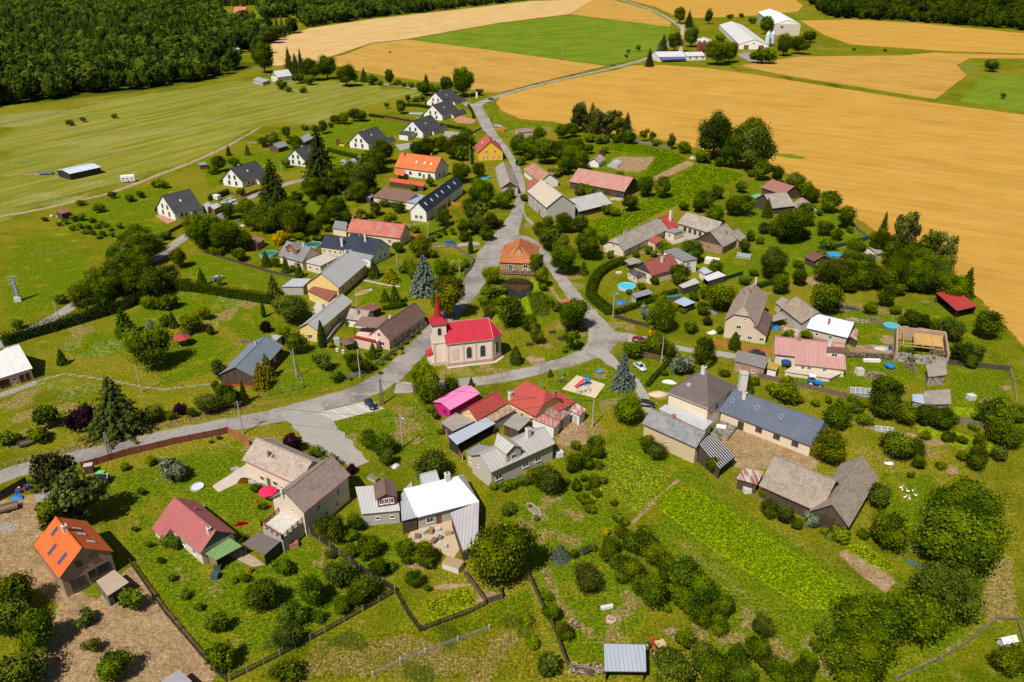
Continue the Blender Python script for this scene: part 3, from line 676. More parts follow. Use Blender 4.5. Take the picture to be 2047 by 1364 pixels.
def ground_material():
    ma, mb_ = G(0, 290), G(520, 185); MEAD_A = math.atan2(mb_.y-ma.y, mb_.x-ma.x)
    s = NT('ground'); o = s.co(); A = lambda k: s.n('Attribute', attribute_name=k).outputs['Fac']
    big = s.noise(o, .018, 4, .6); med = s.noise(o, .11, 5, .65); fin = s.noise(o, 1.1, 4, .7); vf = s.noise(o, 4.5, 3, .7)
    warp = s.math('MULTIPLY', s.math('SUBTRACT', s.noise(o, .45, 5, .7), .5), 1.0)
    e = lambda k, a=.5: s.ramp(s.math('ADD', A(k), s.math('MULTIPLY', warp, a)), .3, .62)
    g = s.mix(s.ramp(med, .3, .7), (.084, .112, .003), (.178, .178, .006))
    g = s.mix(s.ramp(big, .42, .62), g, s.mix(s.ramp(fin, .3, .7), (.150, .150, .007), (.245, .205, .016)))
    g = s.mix(s.ramp(s.noise(o, .28, 6, .8), .52, .70), g, (.27, .215, .04)); g = s.mix(s.math('MULTIPLY', s.ramp(s.noise(o, .6, 5, .75), .54, .72), .6), g, (.05, .085, .004))
    lush = s.mix(s.ramp(fin, .3, .72), (.066, .114, .003), (.152, .192, .005)); lush = s.mix(s.ramp(s.noise(o, .2, 4), .5, .75), lush, (.225, .205, .012))
    c = s.mix(e('lush', .3), g, lush)
    md = s.mp(o, (.012, .16, 1), (0, 0, -MEAD_A)); mb = s.noise(md, 1.0, 5, .7); mb2 = s.noise(s.mp(o, (.05, .9, 1), (0, 0, -MEAD_A)), 1.0, 5, .75)
    mc = s.mix(s.ramp(mb, .35, .65), (.15, .175, .012), (.30, .265, .055)); mc = s.mix(s.math('MULTIPLY', s.ramp(mb2, .48, .66), .75), mc, (.13, .165, .012)); mc = s.mix(s.math('MULTIPLY', s.ramp(s.noise(s.mp(o, (.03, .35, 1), (0, 0, -MEAD_A)), 1.7, 6, .8), .56, .68), .6), mc, (.38, .37, .17))
    c = s.mix(e('mead', .4), c, mc)
    crop = s.mix(s.ramp(fin, .35, .65), (.11, .175, .004), (.27, .34, .008)); c = s.mix(e('crop'), c, crop)
    c = s.mix(s.math('MULTIPLY', e('bloom', .8), s.ramp(s.noise(o, .9, 5, .8), .45, .7)), c, (.36, .36, .20))
    dry = s.mix(s.ramp(fin, .3, .7), (.17, .125, .030), (.32, .235, .085)); c = s.mix(s.math('MULTIPLY', e('dry', .9), .85), c, dry)
    c = s.mix(s.math('MULTIPLY', e('dark', .6), .8), c, s.mix(fin, (.03, .05, .006), (.075, .10, .012)))
    soil = s.mix(s.ramp(s.noise(o, .35, 5, .7), .3, .7), (.26, .165, .082), (.44, .30, .165)); soil = s.mix(s.ramp(fin, .4, .8), soil, (.22, .14, .07)); c = s.mix(e('soil', .6), c, soil)
    gr = s.mix(fin, (.20, .18, .16), (.42, .38, .33)); c = s.mix(e('gravel', .6), c, gr)
    v = s.math('MULTIPLY_ADD', s.ramp(s.noise(o, 2.2, 4, .8), .36, .64), .85, .56); c = s.mix(1.0, c, s.n('CombineColor', _0=v, _1=v, _2=v).outputs[0], 'MULTIPLY')
    s.bump(s.math('ADD', fin, s.math('MULTIPLY', vf, .6)), .9, .25)
    m = s.out(c, .95); s.b.inputs['Specular IOR Level'].default_value = 0; return m
def build_ground():
    nx, ny = len(gx), len(gy); V = np.stack([XX.ravel(), YY.ravel(), np.zeros(XX.size)], 1)
    i = (np.arange(ny-1)[:, None]*nx+np.arange(nx-1)[None]).ravel(); Q = np.stack([i, i+1, i+nx+1, i+nx], 1)
    me = mesh_np('ground', V, Q, np.zeros((0, 3), int), ground_material())
    for k, w in GW.items():
        a = me.attributes.new(k, 'FLOAT', 'POINT'); a.data.foreach_set('value', w.ravel())
    return struct(link('ground', me))
ZL = [0.02]
def smooth(P, it=1):
    for _ in range(it): 
        o = []
        for i, a in enumerate(P): b = P[(i+1) % len(P)]; o += [a*.75+b*.25, a*.25+b*.75]
        P = o
    return P
def sheet(name, pts, mat, z=None, rough=.0, it=0, side=0.0, world=False, seed=1):
    P = [Vector(p) for p in pts] if world else [G(*p) for p in pts]; g = random.Random(seed)
    if it: P = smooth(P, it)
    if rough:
        Q = []
        for i, a in enumerate(P):
            b = P[(i+1) % len(P)]; k = max(1, int((b-a).length/1.6)); d = (b-a).normalized() if (b-a).length > 1e-6 else Vector((1, 0, 0)); n = Vector((-d.y, d.x, 0))
            for j in range(k): Q.append(a+(b-a)*(j/k)+n*g.uniform(-rough, rough))
        P = Q
    if sum(P[i].x*P[(i+1) % len(P)].y-P[(i+1) % len(P)].x*P[i].y for i in range(len(P))) < 0: P = P[::-1]
    if z is None: ZL[0] += .004; z = ZL[0]
    m = MB()
    if side: m.prism([(p.x, p.y, z) for p in P], side)
    else: m.poly([(p.x, p.y, z) for p in P])
    me = m.data(name, mat); bm = bmesh.new(); bm.from_mesh(me); bmesh.ops.triangulate(bm, faces=[f for f in bm.faces if len(f.verts) > 4]); bm.to_mesh(me); bm.free()
    return struct(link(name, me))
def road(pts, w, mat, rough=.25, name='road', seed=1, it=2):
    P = [G(*p) for p in pts]; W = list(w) if isinstance(w, (list, tuple)) else [w]*len(P)
    for _ in range(it):                            # corner cutting, ends kept
        q, v = [P[0]], [W[0]]
        for i in range(len(P)-1):
            q += [P[i]*.75+P[i+1]*.25, P[i]*.25+P[i+1]*.75]; v += [W[i]*.75+W[i+1]*.25, W[i]*.25+W[i+1]*.75]
        P, W = q+[P[-1]], v+[W[-1]]
    L, Rr = [], []; g = random.Random(seed)
    for i, p in enumerate(P):
        d = (P[min(i+1, len(P)-1)]-P[max(i-1, 0)]).normalized(); n = Vector((-d.y, d.x, 0)); L.append(p+n*(W[i]/2+g.uniform(-rough, rough))); Rr.append(p-n*(W[i]/2+g.uniform(-rough, rough)))
    ZL[0] += .004; z = ZL[0]; m = MB()
    for i in range(len(P)-1): m.poly([(q.x, q.y, z) for q in (Rr[i], Rr[i+1], L[i+1], L[i])])
    return struct(link(name, m.data(name, mat)))
def asphalt(c=(.20, .185, .175)):
    s = NT('asphalt'); o = s.co(); a = s.noise(o, .10, 5, .7); b = s.noise(o, .6, 7, .8, .6); f = s.noise(o, 5, 3)
    col = s.mix(s.ramp(a, .35, .62), mul(c, .72), mul(c, 1.3)); col = s.mix(s.ramp(s.noise(o, .24, 6, .8, .8), .52, .6), col, (.36, .32, .265)); col = s.mix(s.ramp(b, .57, .63), col, mul(c, .5))
    st = s.noise(s.mp(o, (.7, .7, 1)), .8, 7, .9, 2.0); col = s.mix(s.ramp(st, .60, .64), col, mul(c, .42)); col = s.mix(s.math('MULTIPLY', f, .45), col, mul(c, .6)); s.bump(b, .2, .04); return s.out(col, .9)
def track_mat():
    s = NT('dirt_track'); o = s.co(); f = s.noise(o, .8, 5, .7)
    return s.out(s.mix(s.ramp(s.noise(o, .4, 5, .7), .5, .7), s.mix(f, (.25, .18, .10), (.42, .33, .21)), (.14, .14, .03)), .95)
def wheat_mat(c1, c2, ang, tram=True, name='wheat'):
    s = NT(name); o = s.co(); ro = (0, 0, R(-ang)); st = s.noise(s.mp(o, (.012, .16, 1), ro), 1, 6, .72); md = s.noise(o, .03, 5, .65); fi = s.noise(o, .9, 4, .75); gr = s.noise(s.mp(o, (.12, .9, 1), ro), 1.0, 5, .75)
    col = s.mix(s.ramp(md, .35, .65), c1, c2); col = s.mix(s.math('MULTIPLY', s.ramp(st, .42, .62), .6), col, mul(c2, 1.12)); col = s.mix(s.math('MULTIPLY', s.ramp(gr, .5, .68), .5), col, mul(c1, .72)); col = s.mix(s.math('MULTIPLY', s.ramp(fi, .5, .8), .5), col, mul(c1, .7)); col = s.mix(s.math('MULTIPLY', s.ramp(s.noise(o, .05, 6, .8), .56, .66), .35), col, (mul(c1, .8)[0], mul(c1, .85)[1], c1[2]*1.4))
    if tram:
        xy = s.n('SeparateXYZ', _0=s.mp(o, (1, 1, 1), ro)); wob = s.math('MULTIPLY', s.noise(o, .008, 2), 12); fr = s.math('FRACT', s.math('DIVIDE', s.math('ADD', xy.outputs[1], wob), 27.0)); ln = s.math('MULTIPLY', s.ramp(s.math('ABSOLUTE', s.math('SUBTRACT', s.math('ABSOLUTE', s.math('SUBTRACT', fr, .5)), .034)), .016, .008), s.ramp(s.noise(o, .02, 4), .4, .6))
        col = s.mix(s.math('MULTIPLY', ln, .45), col, mul(c1, .5))
    s.bump(fi, .5, .3); m = s.out(col, .95); s.b.inputs['Specular IOR Level'].default_value = 0; return m
def scatter(name, polys, dens, size, h, mat, seed, up=False, cat=None, label=None, hj=1.0):
    g = np.random.default_rng(seed); Cs = []
    for poly in polys:
        P = gp(poly); x0, x1 = min(p[0] for p in P), max(p[0] for p in P); y0, y1 = min(p[1] for p in P), max(p[1] for p in P); n = int((x1-x0)*(y1-y0)*dens)
        X, Y = g.uniform(x0, x1, n), g.uniform(y0, y1, n); k = inside(X, Y, P) & (edge_dist(X, Y, P) > g.uniform(0, .6, n)); Cs.append(np.stack([X[k], Y[k]], 1))
    C = np.concatenate(Cs); n = len(C)
    if up:                                         # blades: narrow upright triangles leaning all ways
        a = g.uniform(0, 6.28, n); s = size*g.uniform(.6, 1.4, n); hh = h*g.uniform(.5, 1.3, n); V = np.zeros((n, 3, 3)); u = np.stack([np.cos(a), np.sin(a)], 1)
        V[:, 0, :2] = C-u*s[:, None]/2; V[:, 1, :2] = C+u*s[:, None]/2; V[:, 2, :2] = C+g.normal(0, .3, (n, 2))*hh[:, None]; V[:, 2, 2] = hh
        me = mesh_np(name, V.reshape(-1, 3), np.zeros((0, 4), int), np.arange(3*n).reshape(n, 3), mat, np.repeat(g.uniform(0, 1, n), 3))
    else:
        P3 = np.concatenate([C, (h*g.uniform(.35, 1, n)**hj)[:, None]], 1); N = np.tile([0, 0, 1.], (n, 1)); v, q = leaf_quads(P3, N, size, g, .45, .7); me = mesh_np(name, v, q, np.zeros((0, 3), int), mat, np.repeat(g.uniform(0, 1, n), 4))
    o = link(name, me); o['kind'] = 'stuff'
    if label: o['label'] = label; o['category'] = cat
    return o
def lowspruce(seed, layers, m):
    """whorls of drooping four-cornered boughs round a slim cone; unit width and height"""
    g = np.random.default_rng(seed); V = []; Q = []; ti = []; k = 0
    for l in range(layers):
        z = .06+.9*l/layers; R0 = .5*(1-z)**.9+.03; a0 = g.uniform(0, 6.28)
        for b in range(m):
            a = a0+2*math.pi*(b+g.uniform(-.3, .3))/m; r = R0*g.uniform(.7, 1.15); w = 2.6*R0/m; dz = .07*(1-z)+.03; c, s_ = math.cos(a), math.sin(a)
            V += [(c*r*.15, s_*r*.15, z+dz), (c*r*.75-s_*w, s_*r*.75+c*w, z-.01+g.normal(0, .012)), (c*r, s_*r, z-dz*.8), (c*r*.75+s_*w, s_*r*.75-c*w, z-.01+g.normal(0, .012))]; Q.append([k, k+3, k+2, k+1]); ti += [.15, .5, .85, .5]; k += 4
    V += [(0, 0, 1.0)]; ti += [.6]; n = 7
    for i in range(n): V.append((.3*math.cos(6.283*i/n), .3*math.sin(6.283*i/n), .02)); ti.append(.05)
    return np.array(V), np.array(Q), np.array([[k+1+i, k+1+(i+1) % n, k] for i in range(n)]), np.array(ti)
def forest(name, label, polys, dens_near, mixc, seed, holes=(), tall=1.0):
    """far-off wood: many simple trees in one object"""
    g = np.random.default_rng(seed); V = []; Q = []; T = []; ti = []; k = 0; iv, it = ico()
    pr = [lowspruce(900+i, 9, 8) for i in range(4)]; prf = [lowspruce(920+i, 12, 11) for i in range(4)]
    br = [crown_broad(950+i, 7, 120, 1.15, .40, .10, core=.95, lo=1) for i in range(4)]; fine = [crown_broad(970+i, 9, 330, 1.15, .36, .065, core=.9, lo=1) for i in range(4)]
    for poly in polys:
        P = gp(poly); x0, x1 = min(p[0] for p in P), max(p[0] for p in P); y0, y1 = min(p[1] for p in P), max(p[1] for p in P); st = dens_near; y = y0
        while y < y1:
            D = y; stp = st*max(1, D/700)**.55; xs = np.arange(x0, x1, stp); X = xs+g.uniform(-.45, .45, len(xs))*stp; Yv = y+g.uniform(-.45, .45, len(xs))*stp
            ok = inside(X, Yv, P)
            for hpx in holes: ok &= ~inside(X, Yv, gp(hpx))
            ok &= np.abs(X) < Yv*.72+40
            for xx, yy in zip(X[ok], Yv[ok]):
                n1 = math.sin(xx*.013+2)+math.sin(yy*.011+xx*.006); con = g.random() < np.clip(mixc+.28*n1, .03, .97)
                h = tall*(g.uniform(12, 25) if con else g.uniform(9, 21)); w = h*(g.uniform(.24, .42) if con else g.uniform(.62, .98)); s = stp/st; w *= s**.8
                v, q, t, tt = (prf if yy < 760 else pr)[g.integers(4)] if con else (fine if yy < 760 else br)[g.integers(4)]; a = g.uniform(0, 6.28); ca, sa = math.cos(a), math.sin(a); zs = h/v[:, 2].max()
                VV = np.stack([(v[:, 0]*ca-v[:, 1]*sa)*w+xx, (v[:, 0]*sa+v[:, 1]*ca)*w+yy, v[:, 2]*zs+(0 if con else .6)], 1)
                V.append(VV); Q.append(q+k); T.append(t+k); b = g.normal(0, .22)+.16*math.sin(xx*.035+yy*.021)*math.sin(yy*.03-xx*.017); ti.append(np.clip(tt*.75+b+(-.12 if con else .1), 0, 1)); k += len(v)
            y += stp*.86
    print(name, 'trees', len(V), 'verts', k)
    me = mesh_np(name, np.concatenate(V), np.concatenate(Q), np.concatenate(T), M('leaf', (.009, .026, .006), (.068, .106, .018)), np.concatenate(ti)); o = link(name, me); o['kind'] = 'stuff'; o['label'] = label; o['category'] = 'forest'; return o
# ================================================================ what covers the ground
far = [(-30, 215), (60, 205), (190, 185), (300, 178), (420, 158), (480, 140), (530, 160), (560, 190), (0, 330)]
paint('dark', [(0, 222), (150, 195), (300, 178), (430, 158), (520, 130), (0, 120)], 8)
paint('bloom', [(0, 235), (80, 222), (200, 202), (270, 190), (260, 200), (180, 215), (60, 245), (0, 258)], 3, .9)
for L in ([(10, 272), (120, 252), (250, 225), (400, 195), (510, 185)], [(240, 292), (350, 255), (460, 225), (520, 205)]): paint('bloom', L, 2.5, .55, 1.5)
for L in ([(0, 250), (100, 232), (190, 208), (270, 185)], [(130, 240), (300, 218), (420, 195), (520, 180)], [(280, 276), (420, 228), (480, 207)], [(360, 330), (450, 275), (560, 220), (720, 180)], [(0, 470), (60, 450), (150, 425)]): paint('dark', L, 1.0, .55, .7)
for c, r in (((160, 305), 14), ((320, 262), 18), ((450, 240), 20), ((210, 285), 15), ((620, 240), 18), ((530, 205), 22), ((60, 330), 9), ((130, 285), 12)): spot('bloom', c, r, .5)
for c, r in (((120, 255), 22), ((330, 215), 26), ((620, 195), 30), ((700, 175), 24), ((440, 180), 30), ((230, 260), 20)): spot('dry', c, r, .42, 1.2)
paint('bloom', [(80, 395), (110, 380), (150, 395), (130, 410), (90, 412)], 2, .9); paint('bloom', [(20, 378), (70, 380), (110, 390), (60, 395)], 2, .9); paint('bloom', [(155, 360), (195, 360), (225, 372), (180, 378)], 2, .9)
paint('soil', [(72, 348), (110, 343), (140, 355), (120, 362), (85, 358)], 1.2, .85); paint('soil', [(165, 325), (215, 310), (240, 305), (190, 325)], 1.5, .7)
spot('dry', (255, 305), 5, .8); paint('dry', [(200, 312), (270, 318), (350, 332)], .8, .7, .7)
paint('lush', [(0, 500), (60, 470), (120, 460), (190, 520), (150, 600), (60, 640), (0, 650)], 6, .7)
for c, r in (((60, 500), 9), ((140, 500), 8), ((40, 560), 7), ((170, 525), 5)): spot('dry', c, r, .35, 1.2)
paint('lush', [(120, 440), (230, 385), (310, 370), (380, 385), (300, 440), (350, 470), (290, 480), (210, 480)], 3)
paint('crop', [(80, 450), (120, 460), (190, 500), (200, 510), (160, 490), (100, 465)], 1, .6)
paint('lush', [(400, 320), (560, 300), (700, 240), (830, 235), (820, 260), (700, 300), (640, 320), (580, 345), (500, 340), (420, 380)], 3)
paint('lush', [(640, 300), (690, 300), (690, 320), (660, 330)], 1.5); paint('lush', [(590, 370), (700, 350), (760, 360), (760, 400), (640, 440), (590, 410)], 3, .8)
paint('lush', [(380, 510), (440, 515), (520, 535), (590, 555), (540, 580), (430, 565), (370, 545)], 2); paint('dry', [(440, 535), (520, 545), (560, 560), (500, 562)], 3, .35)
paint('lush', [(330, 570), (430, 590), (520, 600), (600, 680), (500, 690), (420, 640), (340, 640), (300, 700), (180, 720), (100, 700), (250, 640)], 4, .75)
for c, r in (((420, 640), 5), ((470, 600), 6), ((350, 590), 5), ((140, 690), 4), ((200, 700), 5), ((90, 770), 5), ((220, 690), 4), ((160, 780), 5)): spot('bloom', c, r, .45)
for c, r in (((450, 630), 4), ((500, 605), 4), ((130, 815), 3), ((60, 830), 3.5), ((40, 800), 4), ((160, 660), 4), ((60, 860), 2), ((85, 855), 3)): spot('dry', c, r, .75, 1.2)
paint('lush', [(300, 700), (420, 660), (470, 690), (440, 740), (330, 770)], 4)
paint('gravel', [(0, 785), (60, 765), (68, 760), (75, 768), (0, 796)], .3)
for L in ([(62, 765), (130, 747), (190, 756), (240, 764), (290, 775), (330, 778), (420, 768), (460, 762)],): paint('gravel', L, .3, .8, .35)
paint('mead', [(-40, 480), (0, 430), (75, 416), (154, 398), (300, 348), (400, 312), (520, 250), (640, 240), (760, 205), (850, 190), (760, 172), (600, 165), (500, 165), (300, 185), (0, 240)], 3, 1)
# verges of the village street
paint('dry', [(0, 925), (150, 885), (300, 850), (420, 820), (560, 800), (560, 808), (420, 838), (300, 866), (150, 905), (0, 935)], 1.5, .6)
paint('dry', [(480, 905), (500, 872), (560, 872), (600, 885), (560, 880)], 1.0, .8)
paint('lush', [(640, 845), (760, 822), (820, 795), (870, 830), (890, 900), (800, 915), (740, 905), (690, 875)], 2.5, .75)
for c, r in (((805, 822), 2.5), ((812, 850), 3.2), ((830, 880), 1.6), ((795, 870), 2), ((700, 880), 2)): spot('dry', c, r, .8, 1.0)
for L in ([(835, 810), (850, 850), (865, 885)], [(828, 815), (842, 860), (858, 900)], [(815, 925), (850, 908), (905, 900)]): paint('dry', L, .35, .7, .25)
paint('lush', [(470, 770), (560, 700), (640, 690), (700, 740), (690, 765), (570, 795)], 2)
paint('lush', [(690, 700), (740, 680), (790, 700), (760, 740), (710, 740)], 1.5)
# church yard, pond, green by the road
paint('lush', [(860, 715), (1000, 735), (1090, 715), (1180, 650), (1190, 680), (1120, 720), (1000, 742), (900, 752)], 2, .75)
for c, r in (((920, 742), 3), ((970, 735), 2.6), ((1070, 722), 2.4), ((1010, 745), 2.6), ((880, 748), 2.2), ((1130, 650), 3), ((1160, 665), 2.5), ((1090, 690), 2)): spot('dry', c, r, .85, 1.0)
spot('soil', (1072, 722), 2.2, .8); spot('gravel', (1080, 719), 1.2, .7)
paint('crop', [(962, 610), (1000, 572), (1070, 556), (1095, 590), (1105, 625), (1060, 640), (985, 645)], 2, .8)
paint('lush', [(990, 590), (1085, 560), (1120, 600), (1110, 640), (1060, 660), (1020, 650)], 2)
paint('dry', [(960, 620), (985, 590), (1000, 600), (985, 640)], 1.5, .5)
paint('soil', [(1097, 565), (1120, 598), (1135, 605), (1118, 605), (1100, 580)], .5, .8)
paint('lush', [(1120, 500), (1200, 500), (1220, 520), (1180, 560), (1175, 590), (1200, 625), (1290, 650), (1260, 662), (1210, 640), (1150, 580)], 1.5, .8)
for c, r in (((1140, 550), 4), ((1150, 570), 3), ((1085, 480), 3.5), ((1060, 450), 3), ((1230, 650), 3), ((1200, 620), 2.5), ((1260, 655), 2)): spot('dry', c, r, .8, 1.0)
paint('lush', [(730, 575), (800, 545), (930, 500), (945, 520), (920, 560), (830, 600), (760, 620), (720, 605)], 2)
paint('lush', [(810, 440), (880, 430), (1010, 440), (1000, 470), (930, 490), (830, 480)], 2, .7); spot('dry', (825, 450), 3.5, .6); spot('dry', (850, 445), 3, .6)
# north-east gardens
paint('lush', [(990, 200), (1000, 240), (1090, 250), (1150, 265), (1010, 262), (975, 230)], 4); paint('dry', [(1010, 262), (1100, 252), (1110, 262), (1040, 275)], 3, .9)
spot('soil', (1000, 258), 4, .6); spot('dry', (985, 265), 4, .6); paint('lush', [(1090, 300), (1250, 285), (1300, 320), (1250, 350), (1150, 340)], 3, .7)
paint('lush', [(1440, 400), (1510, 360), (1660, 420), (1760, 500), (1640, 560), (1460, 560), (1380, 600), (1340, 600), (1500, 480)], 4)
paint('soil', [(1222, 318), (1240, 313), (1308, 315), (1292, 338), (1275, 345), (1225, 338)], 1.0, .85); paint('crop', [(1238, 318), (1252, 316), (1243, 342), (1232, 340)], .4); paint('crop', [(1262, 320), (1268, 320), (1255, 345), (1248, 345)], .4); paint('crop', [(1284, 322), (1290, 322), (1277, 345), (1270, 345)], .4)
paint('soil', [(1310, 352), (1372, 322), (1390, 325), (1385, 330), (1320, 360), (1300, 362)], .8)
paint('soil', [(1440, 600), (1500, 580), (1550, 585), (1490, 605)], 1.5, .8); paint('soil', [(1605, 560), (1640, 545), (1665, 570), (1640, 580)], 1.2, .9); paint('dry', [(1600, 560), (1680, 590), (1760, 600), (1690, 590)], 2, .6)
paint('dry', [(1640, 590), (1760, 610), (1840, 620), (1800, 640), (1700, 620)], 3, .55); paint('soil', [(1690, 690), (1790, 690), (1785, 710), (1700, 705)], 1.2, .75); spot('soil', (1775, 680), 2.5, .7); spot('gravel', (1762, 697), 2.2)
paint('lush', [(1560, 640), (1700, 610), (1860, 600), (1950, 650), (2000, 740), (1880, 760), (1720, 780), (1560, 770)], 4, .7)
paint('lush', [(1890, 730), (2010, 740), (2020, 830), (1900, 820)], 3, .8); paint('soil', [(1950, 800), (1985, 790), (1990, 800), (1960, 812)], 1.2, .6); spot('soil', (2010, 775), 1.4, .6)
paint('soil', [(1560, 650), (1600, 640), (1610, 680), (1560, 680)], 1.0, .6); paint('soil', [(1690, 840), (1790, 860), (1880, 880), (1895, 890), (1860, 892), (1750, 862)], 1.2, .85)
paint('crop', [(1830, 850), (1900, 860), (1985, 885), (1980, 902), (1900, 890), (1840, 868)], 1.2, .9); paint('crop', [(1900, 812), (1950, 815), (1975, 840), (1910, 830)], 1.2, .8); paint('crop', [(1700, 825), (1730, 820), (1745, 845), (1715, 845)], 1, .8)
paint('lush', [(1760, 945), (1860, 950), (1900, 1000), (1860, 1100), (1780, 1090), (1770, 1000)], 3); paint('dry', [(1700, 870), (1750, 900), (1800, 920), (1770, 930), (1720, 910)], 2, .5); spot('soil', (1905, 940), 1.5, .7); spot('dry', (1860, 905), 2, .7)
# playground, drive, courtyards
paint('lush', [(1080, 760), (1200, 715), (1260, 760), (1270, 800), (1180, 830), (1120, 800)], 1.5, .7); spot('dry', (1200, 748), 2.2, .8); paint('dry', [(1190, 800), (1250, 790), (1265, 800), (1200, 830)], 1.6, .6); spot('soil', (1148, 872), 4.2, .75, .5); spot('dry', (1155, 870), 6, .6)
paint('lush', [(1260, 720), (1330, 690), (1340, 720), (1290, 790), (1275, 790)], 1.2, .75); paint('lush', [(1300, 770), (1345, 730), (1370, 740), (1330, 800), (1300, 810)], 1.2, .8)
paint('soil', [(1440, 880), (1480, 850), (1640, 920), (1620, 950), (1560, 930), (1500, 945), (1470, 935), (1450, 905)], 1.2, .8); paint('lush', [(1460, 890), (1540, 905), (1545, 915), (1480, 920)], 3, .35); paint('dry', [(1490, 865), (1600, 905), (1620, 930), (1540, 900)], 2, .7)
spot('soil', (1316, 790), 1.8, .9); paint('soil', [(1300, 800), (1320, 790), (1330, 795), (1315, 803)], .6, .5)
paint('lush', [(1290, 860), (1400, 930), (1440, 990), (1350, 960), (1250, 900), (1200, 880)], 2)
paint('dry', [(1290, 905), (1330, 910), (1300, 925)], 2, .6)
# the long garden strips, south east
paint('crop', [(1195, 890), (1260, 905), (1345, 950), (1330, 970), (1290, 1030), (1250, 1010), (1210, 960)], 2, .8); paint('dry', [(1240, 900), (1350, 945), (1340, 965), (1250, 930)], 4, .38)
paint('soil', [(1255, 1050), (1300, 1003), (1335, 975), (1355, 955), (1362, 960), (1305, 1010), (1265, 1050)], .5, .9)
paint('lush', [(1260, 1060), (1400, 970), (1470, 1000), (1800, 1200), (1720, 1364), (1450, 1364), (1350, 1150)], 3, .6)
paint('dry', [(1310, 1030), (1350, 1050), (1480, 1150), (1560, 1230), (1540, 1250), (1420, 1170), (1330, 1090)], 4, .45); paint('dry', [(1560, 1050), (1640, 1100), (1740, 1160), (1730, 1170), (1620, 1110), (1540, 1060)], 2.5, .5); paint('dry', [(1600, 1260), (1660, 1270), (1650, 1320), (1600, 1300)], 2.5, .6)
paint('soil', [(1675, 1105), (1690, 1100), (1780, 1150), (1790, 1165), (1770, 1185), (1720, 1150)], .7, .95); paint('crop', [(1680, 1095), (1720, 1085), (1790, 1130), (1780, 1150)], 1.0, .9)
paint('dark', [(1600, 1040), (1660, 1070), (1700, 1110), (1660, 1090)], 1.5, .6); paint('lush', [(1780, 1330), (1900, 1250), (1990, 1220), (1850, 1364), (1780, 1364)], 4); paint('dry', [(1940, 1200), (2000, 1180), (2025, 1120), (2030, 1240), (1980, 1240)], 2.5, .8)
paint('dry', [(2030, 640), (2047, 800), (2047, 1000), (2020, 1100), (2030, 900)], 3, .4)
for c in ((1470, 1280), (1395, 1270), (1560, 1300), (1500, 1240), (1380, 1330), (1640, 1330)): spot('dry', c, 2.4, .6, 1.0)
# gardens south of the street
paint('lush', [(200, 960), (480, 880), (490, 930), (430, 1040), (300, 990), (250, 1080), (430, 1330), (530, 1300), (760, 1180), (600, 1080), (480, 1130), (380, 1090), (240, 1000)], 3)
paint('lush', [(430, 990), (520, 960), (540, 1040), (470, 1070)], 1.5)
for c in ((330, 960), (300, 930), (440, 890), (270, 1050), (360, 1150), (420, 1240), (480, 1280), (430, 1180), (510, 1200), (640, 1120), (560, 1160), (400, 1010)): spot('dry', c, random.uniform(1.5, 3), .45, 1.2)
paint('soil', [(250, 1142), (264, 1132), (432, 1340), (424, 1364), (90, 1364), (130, 1290), (150, 1240), (190, 1205)], 1.2); paint('soil', [(0, 1000), (55, 990), (110, 985), (125, 1030), (60, 1090), (120, 1165), (200, 1205), (150, 1260), (100, 1364), (60, 1364), (70, 1290), (120, 1210), (60, 1170), (0, 1165)], 1.4)
paint('gravel', [(65, 1000), (85, 975), (105, 985), (90, 1010)], 1.0, .8); spot('gravel', (15, 1055), 2, .6); paint('lush', [(30, 1320), (110, 1305), (125, 1330), (100, 1345), (40, 1345)], .8); paint('lush', [(170, 1200), (220, 1195), (205, 1215), (160, 1210)], .8, .8)
paint('dry', [(560, 1330), (650, 1270), (830, 1250), (950, 1290), (1050, 1300), (1000, 1364), (600, 1364)], 6, .55)
for c in ((780, 1290), (900, 1330), (700, 1330), (620, 1340), (850, 1300), (1000, 1290), (960, 1340)): spot('dry', c, 2.6, .7, 1.2)
for c in ((560, 1280), (700, 1280), (900, 1270), (840, 1350), (1040, 1250)): spot('dark', c, 2.6, .7, 1.2)
paint('lush', [(840, 1260), (1000, 1200), (1060, 1180), (1070, 1240), (960, 1260), (880, 1275)], 2)
paint('lush', [(640, 1060), (760, 1060), (840, 1100), (760, 1170), (660, 1100)], 2); paint('crop', [(840, 1205), (930, 1175), (960, 1190), (940, 1215), (860, 1245)], 1.0, .7); paint('soil', [(800, 1120), (860, 1125), (850, 1140), (810, 1135)], .8, .7); paint('soil', [(745, 1145), (800, 1150), (790, 1170)], 1, .5); paint('soil', [(860, 1170), (930, 1165), (960, 1170), (870, 1182)], .4, .7); paint('soil', [(940, 1195), (985, 1180), (1000, 1195), (955, 1205)], .6, .8)
paint('lush', [(1010, 1030), (1060, 960), (1180, 940), (1220, 1010), (1270, 1120), (1290, 1250), (1230, 1364), (1110, 1300), (1060, 1150)], 3, .85)
for L in ([(1090, 1130), (1110, 1180), (1150, 1240), (1220, 1290)], [(1080, 1140), (1130, 1225), (1180, 1270)]): paint('dry', L, 1.2, .7, .7)
for c in ((1080, 1030), (1150, 1030), (1140, 1080), (1050, 1050), (1240, 1230), (1230, 1270), (1100, 1000), (1260, 1200), (1090, 1070)): spot('dry', c, 2.2, .6, 1.1)
spot('soil', (1222, 1237), 1.0); paint('dry', [(1060, 1150), (1090, 1230), (1110, 1300)], 1.0, .5, .6)
paint('crop', [(1180, 880), (1215, 900), (1230, 960), (1200, 1010), (1170, 1000), (1160, 930)], 2, .6)
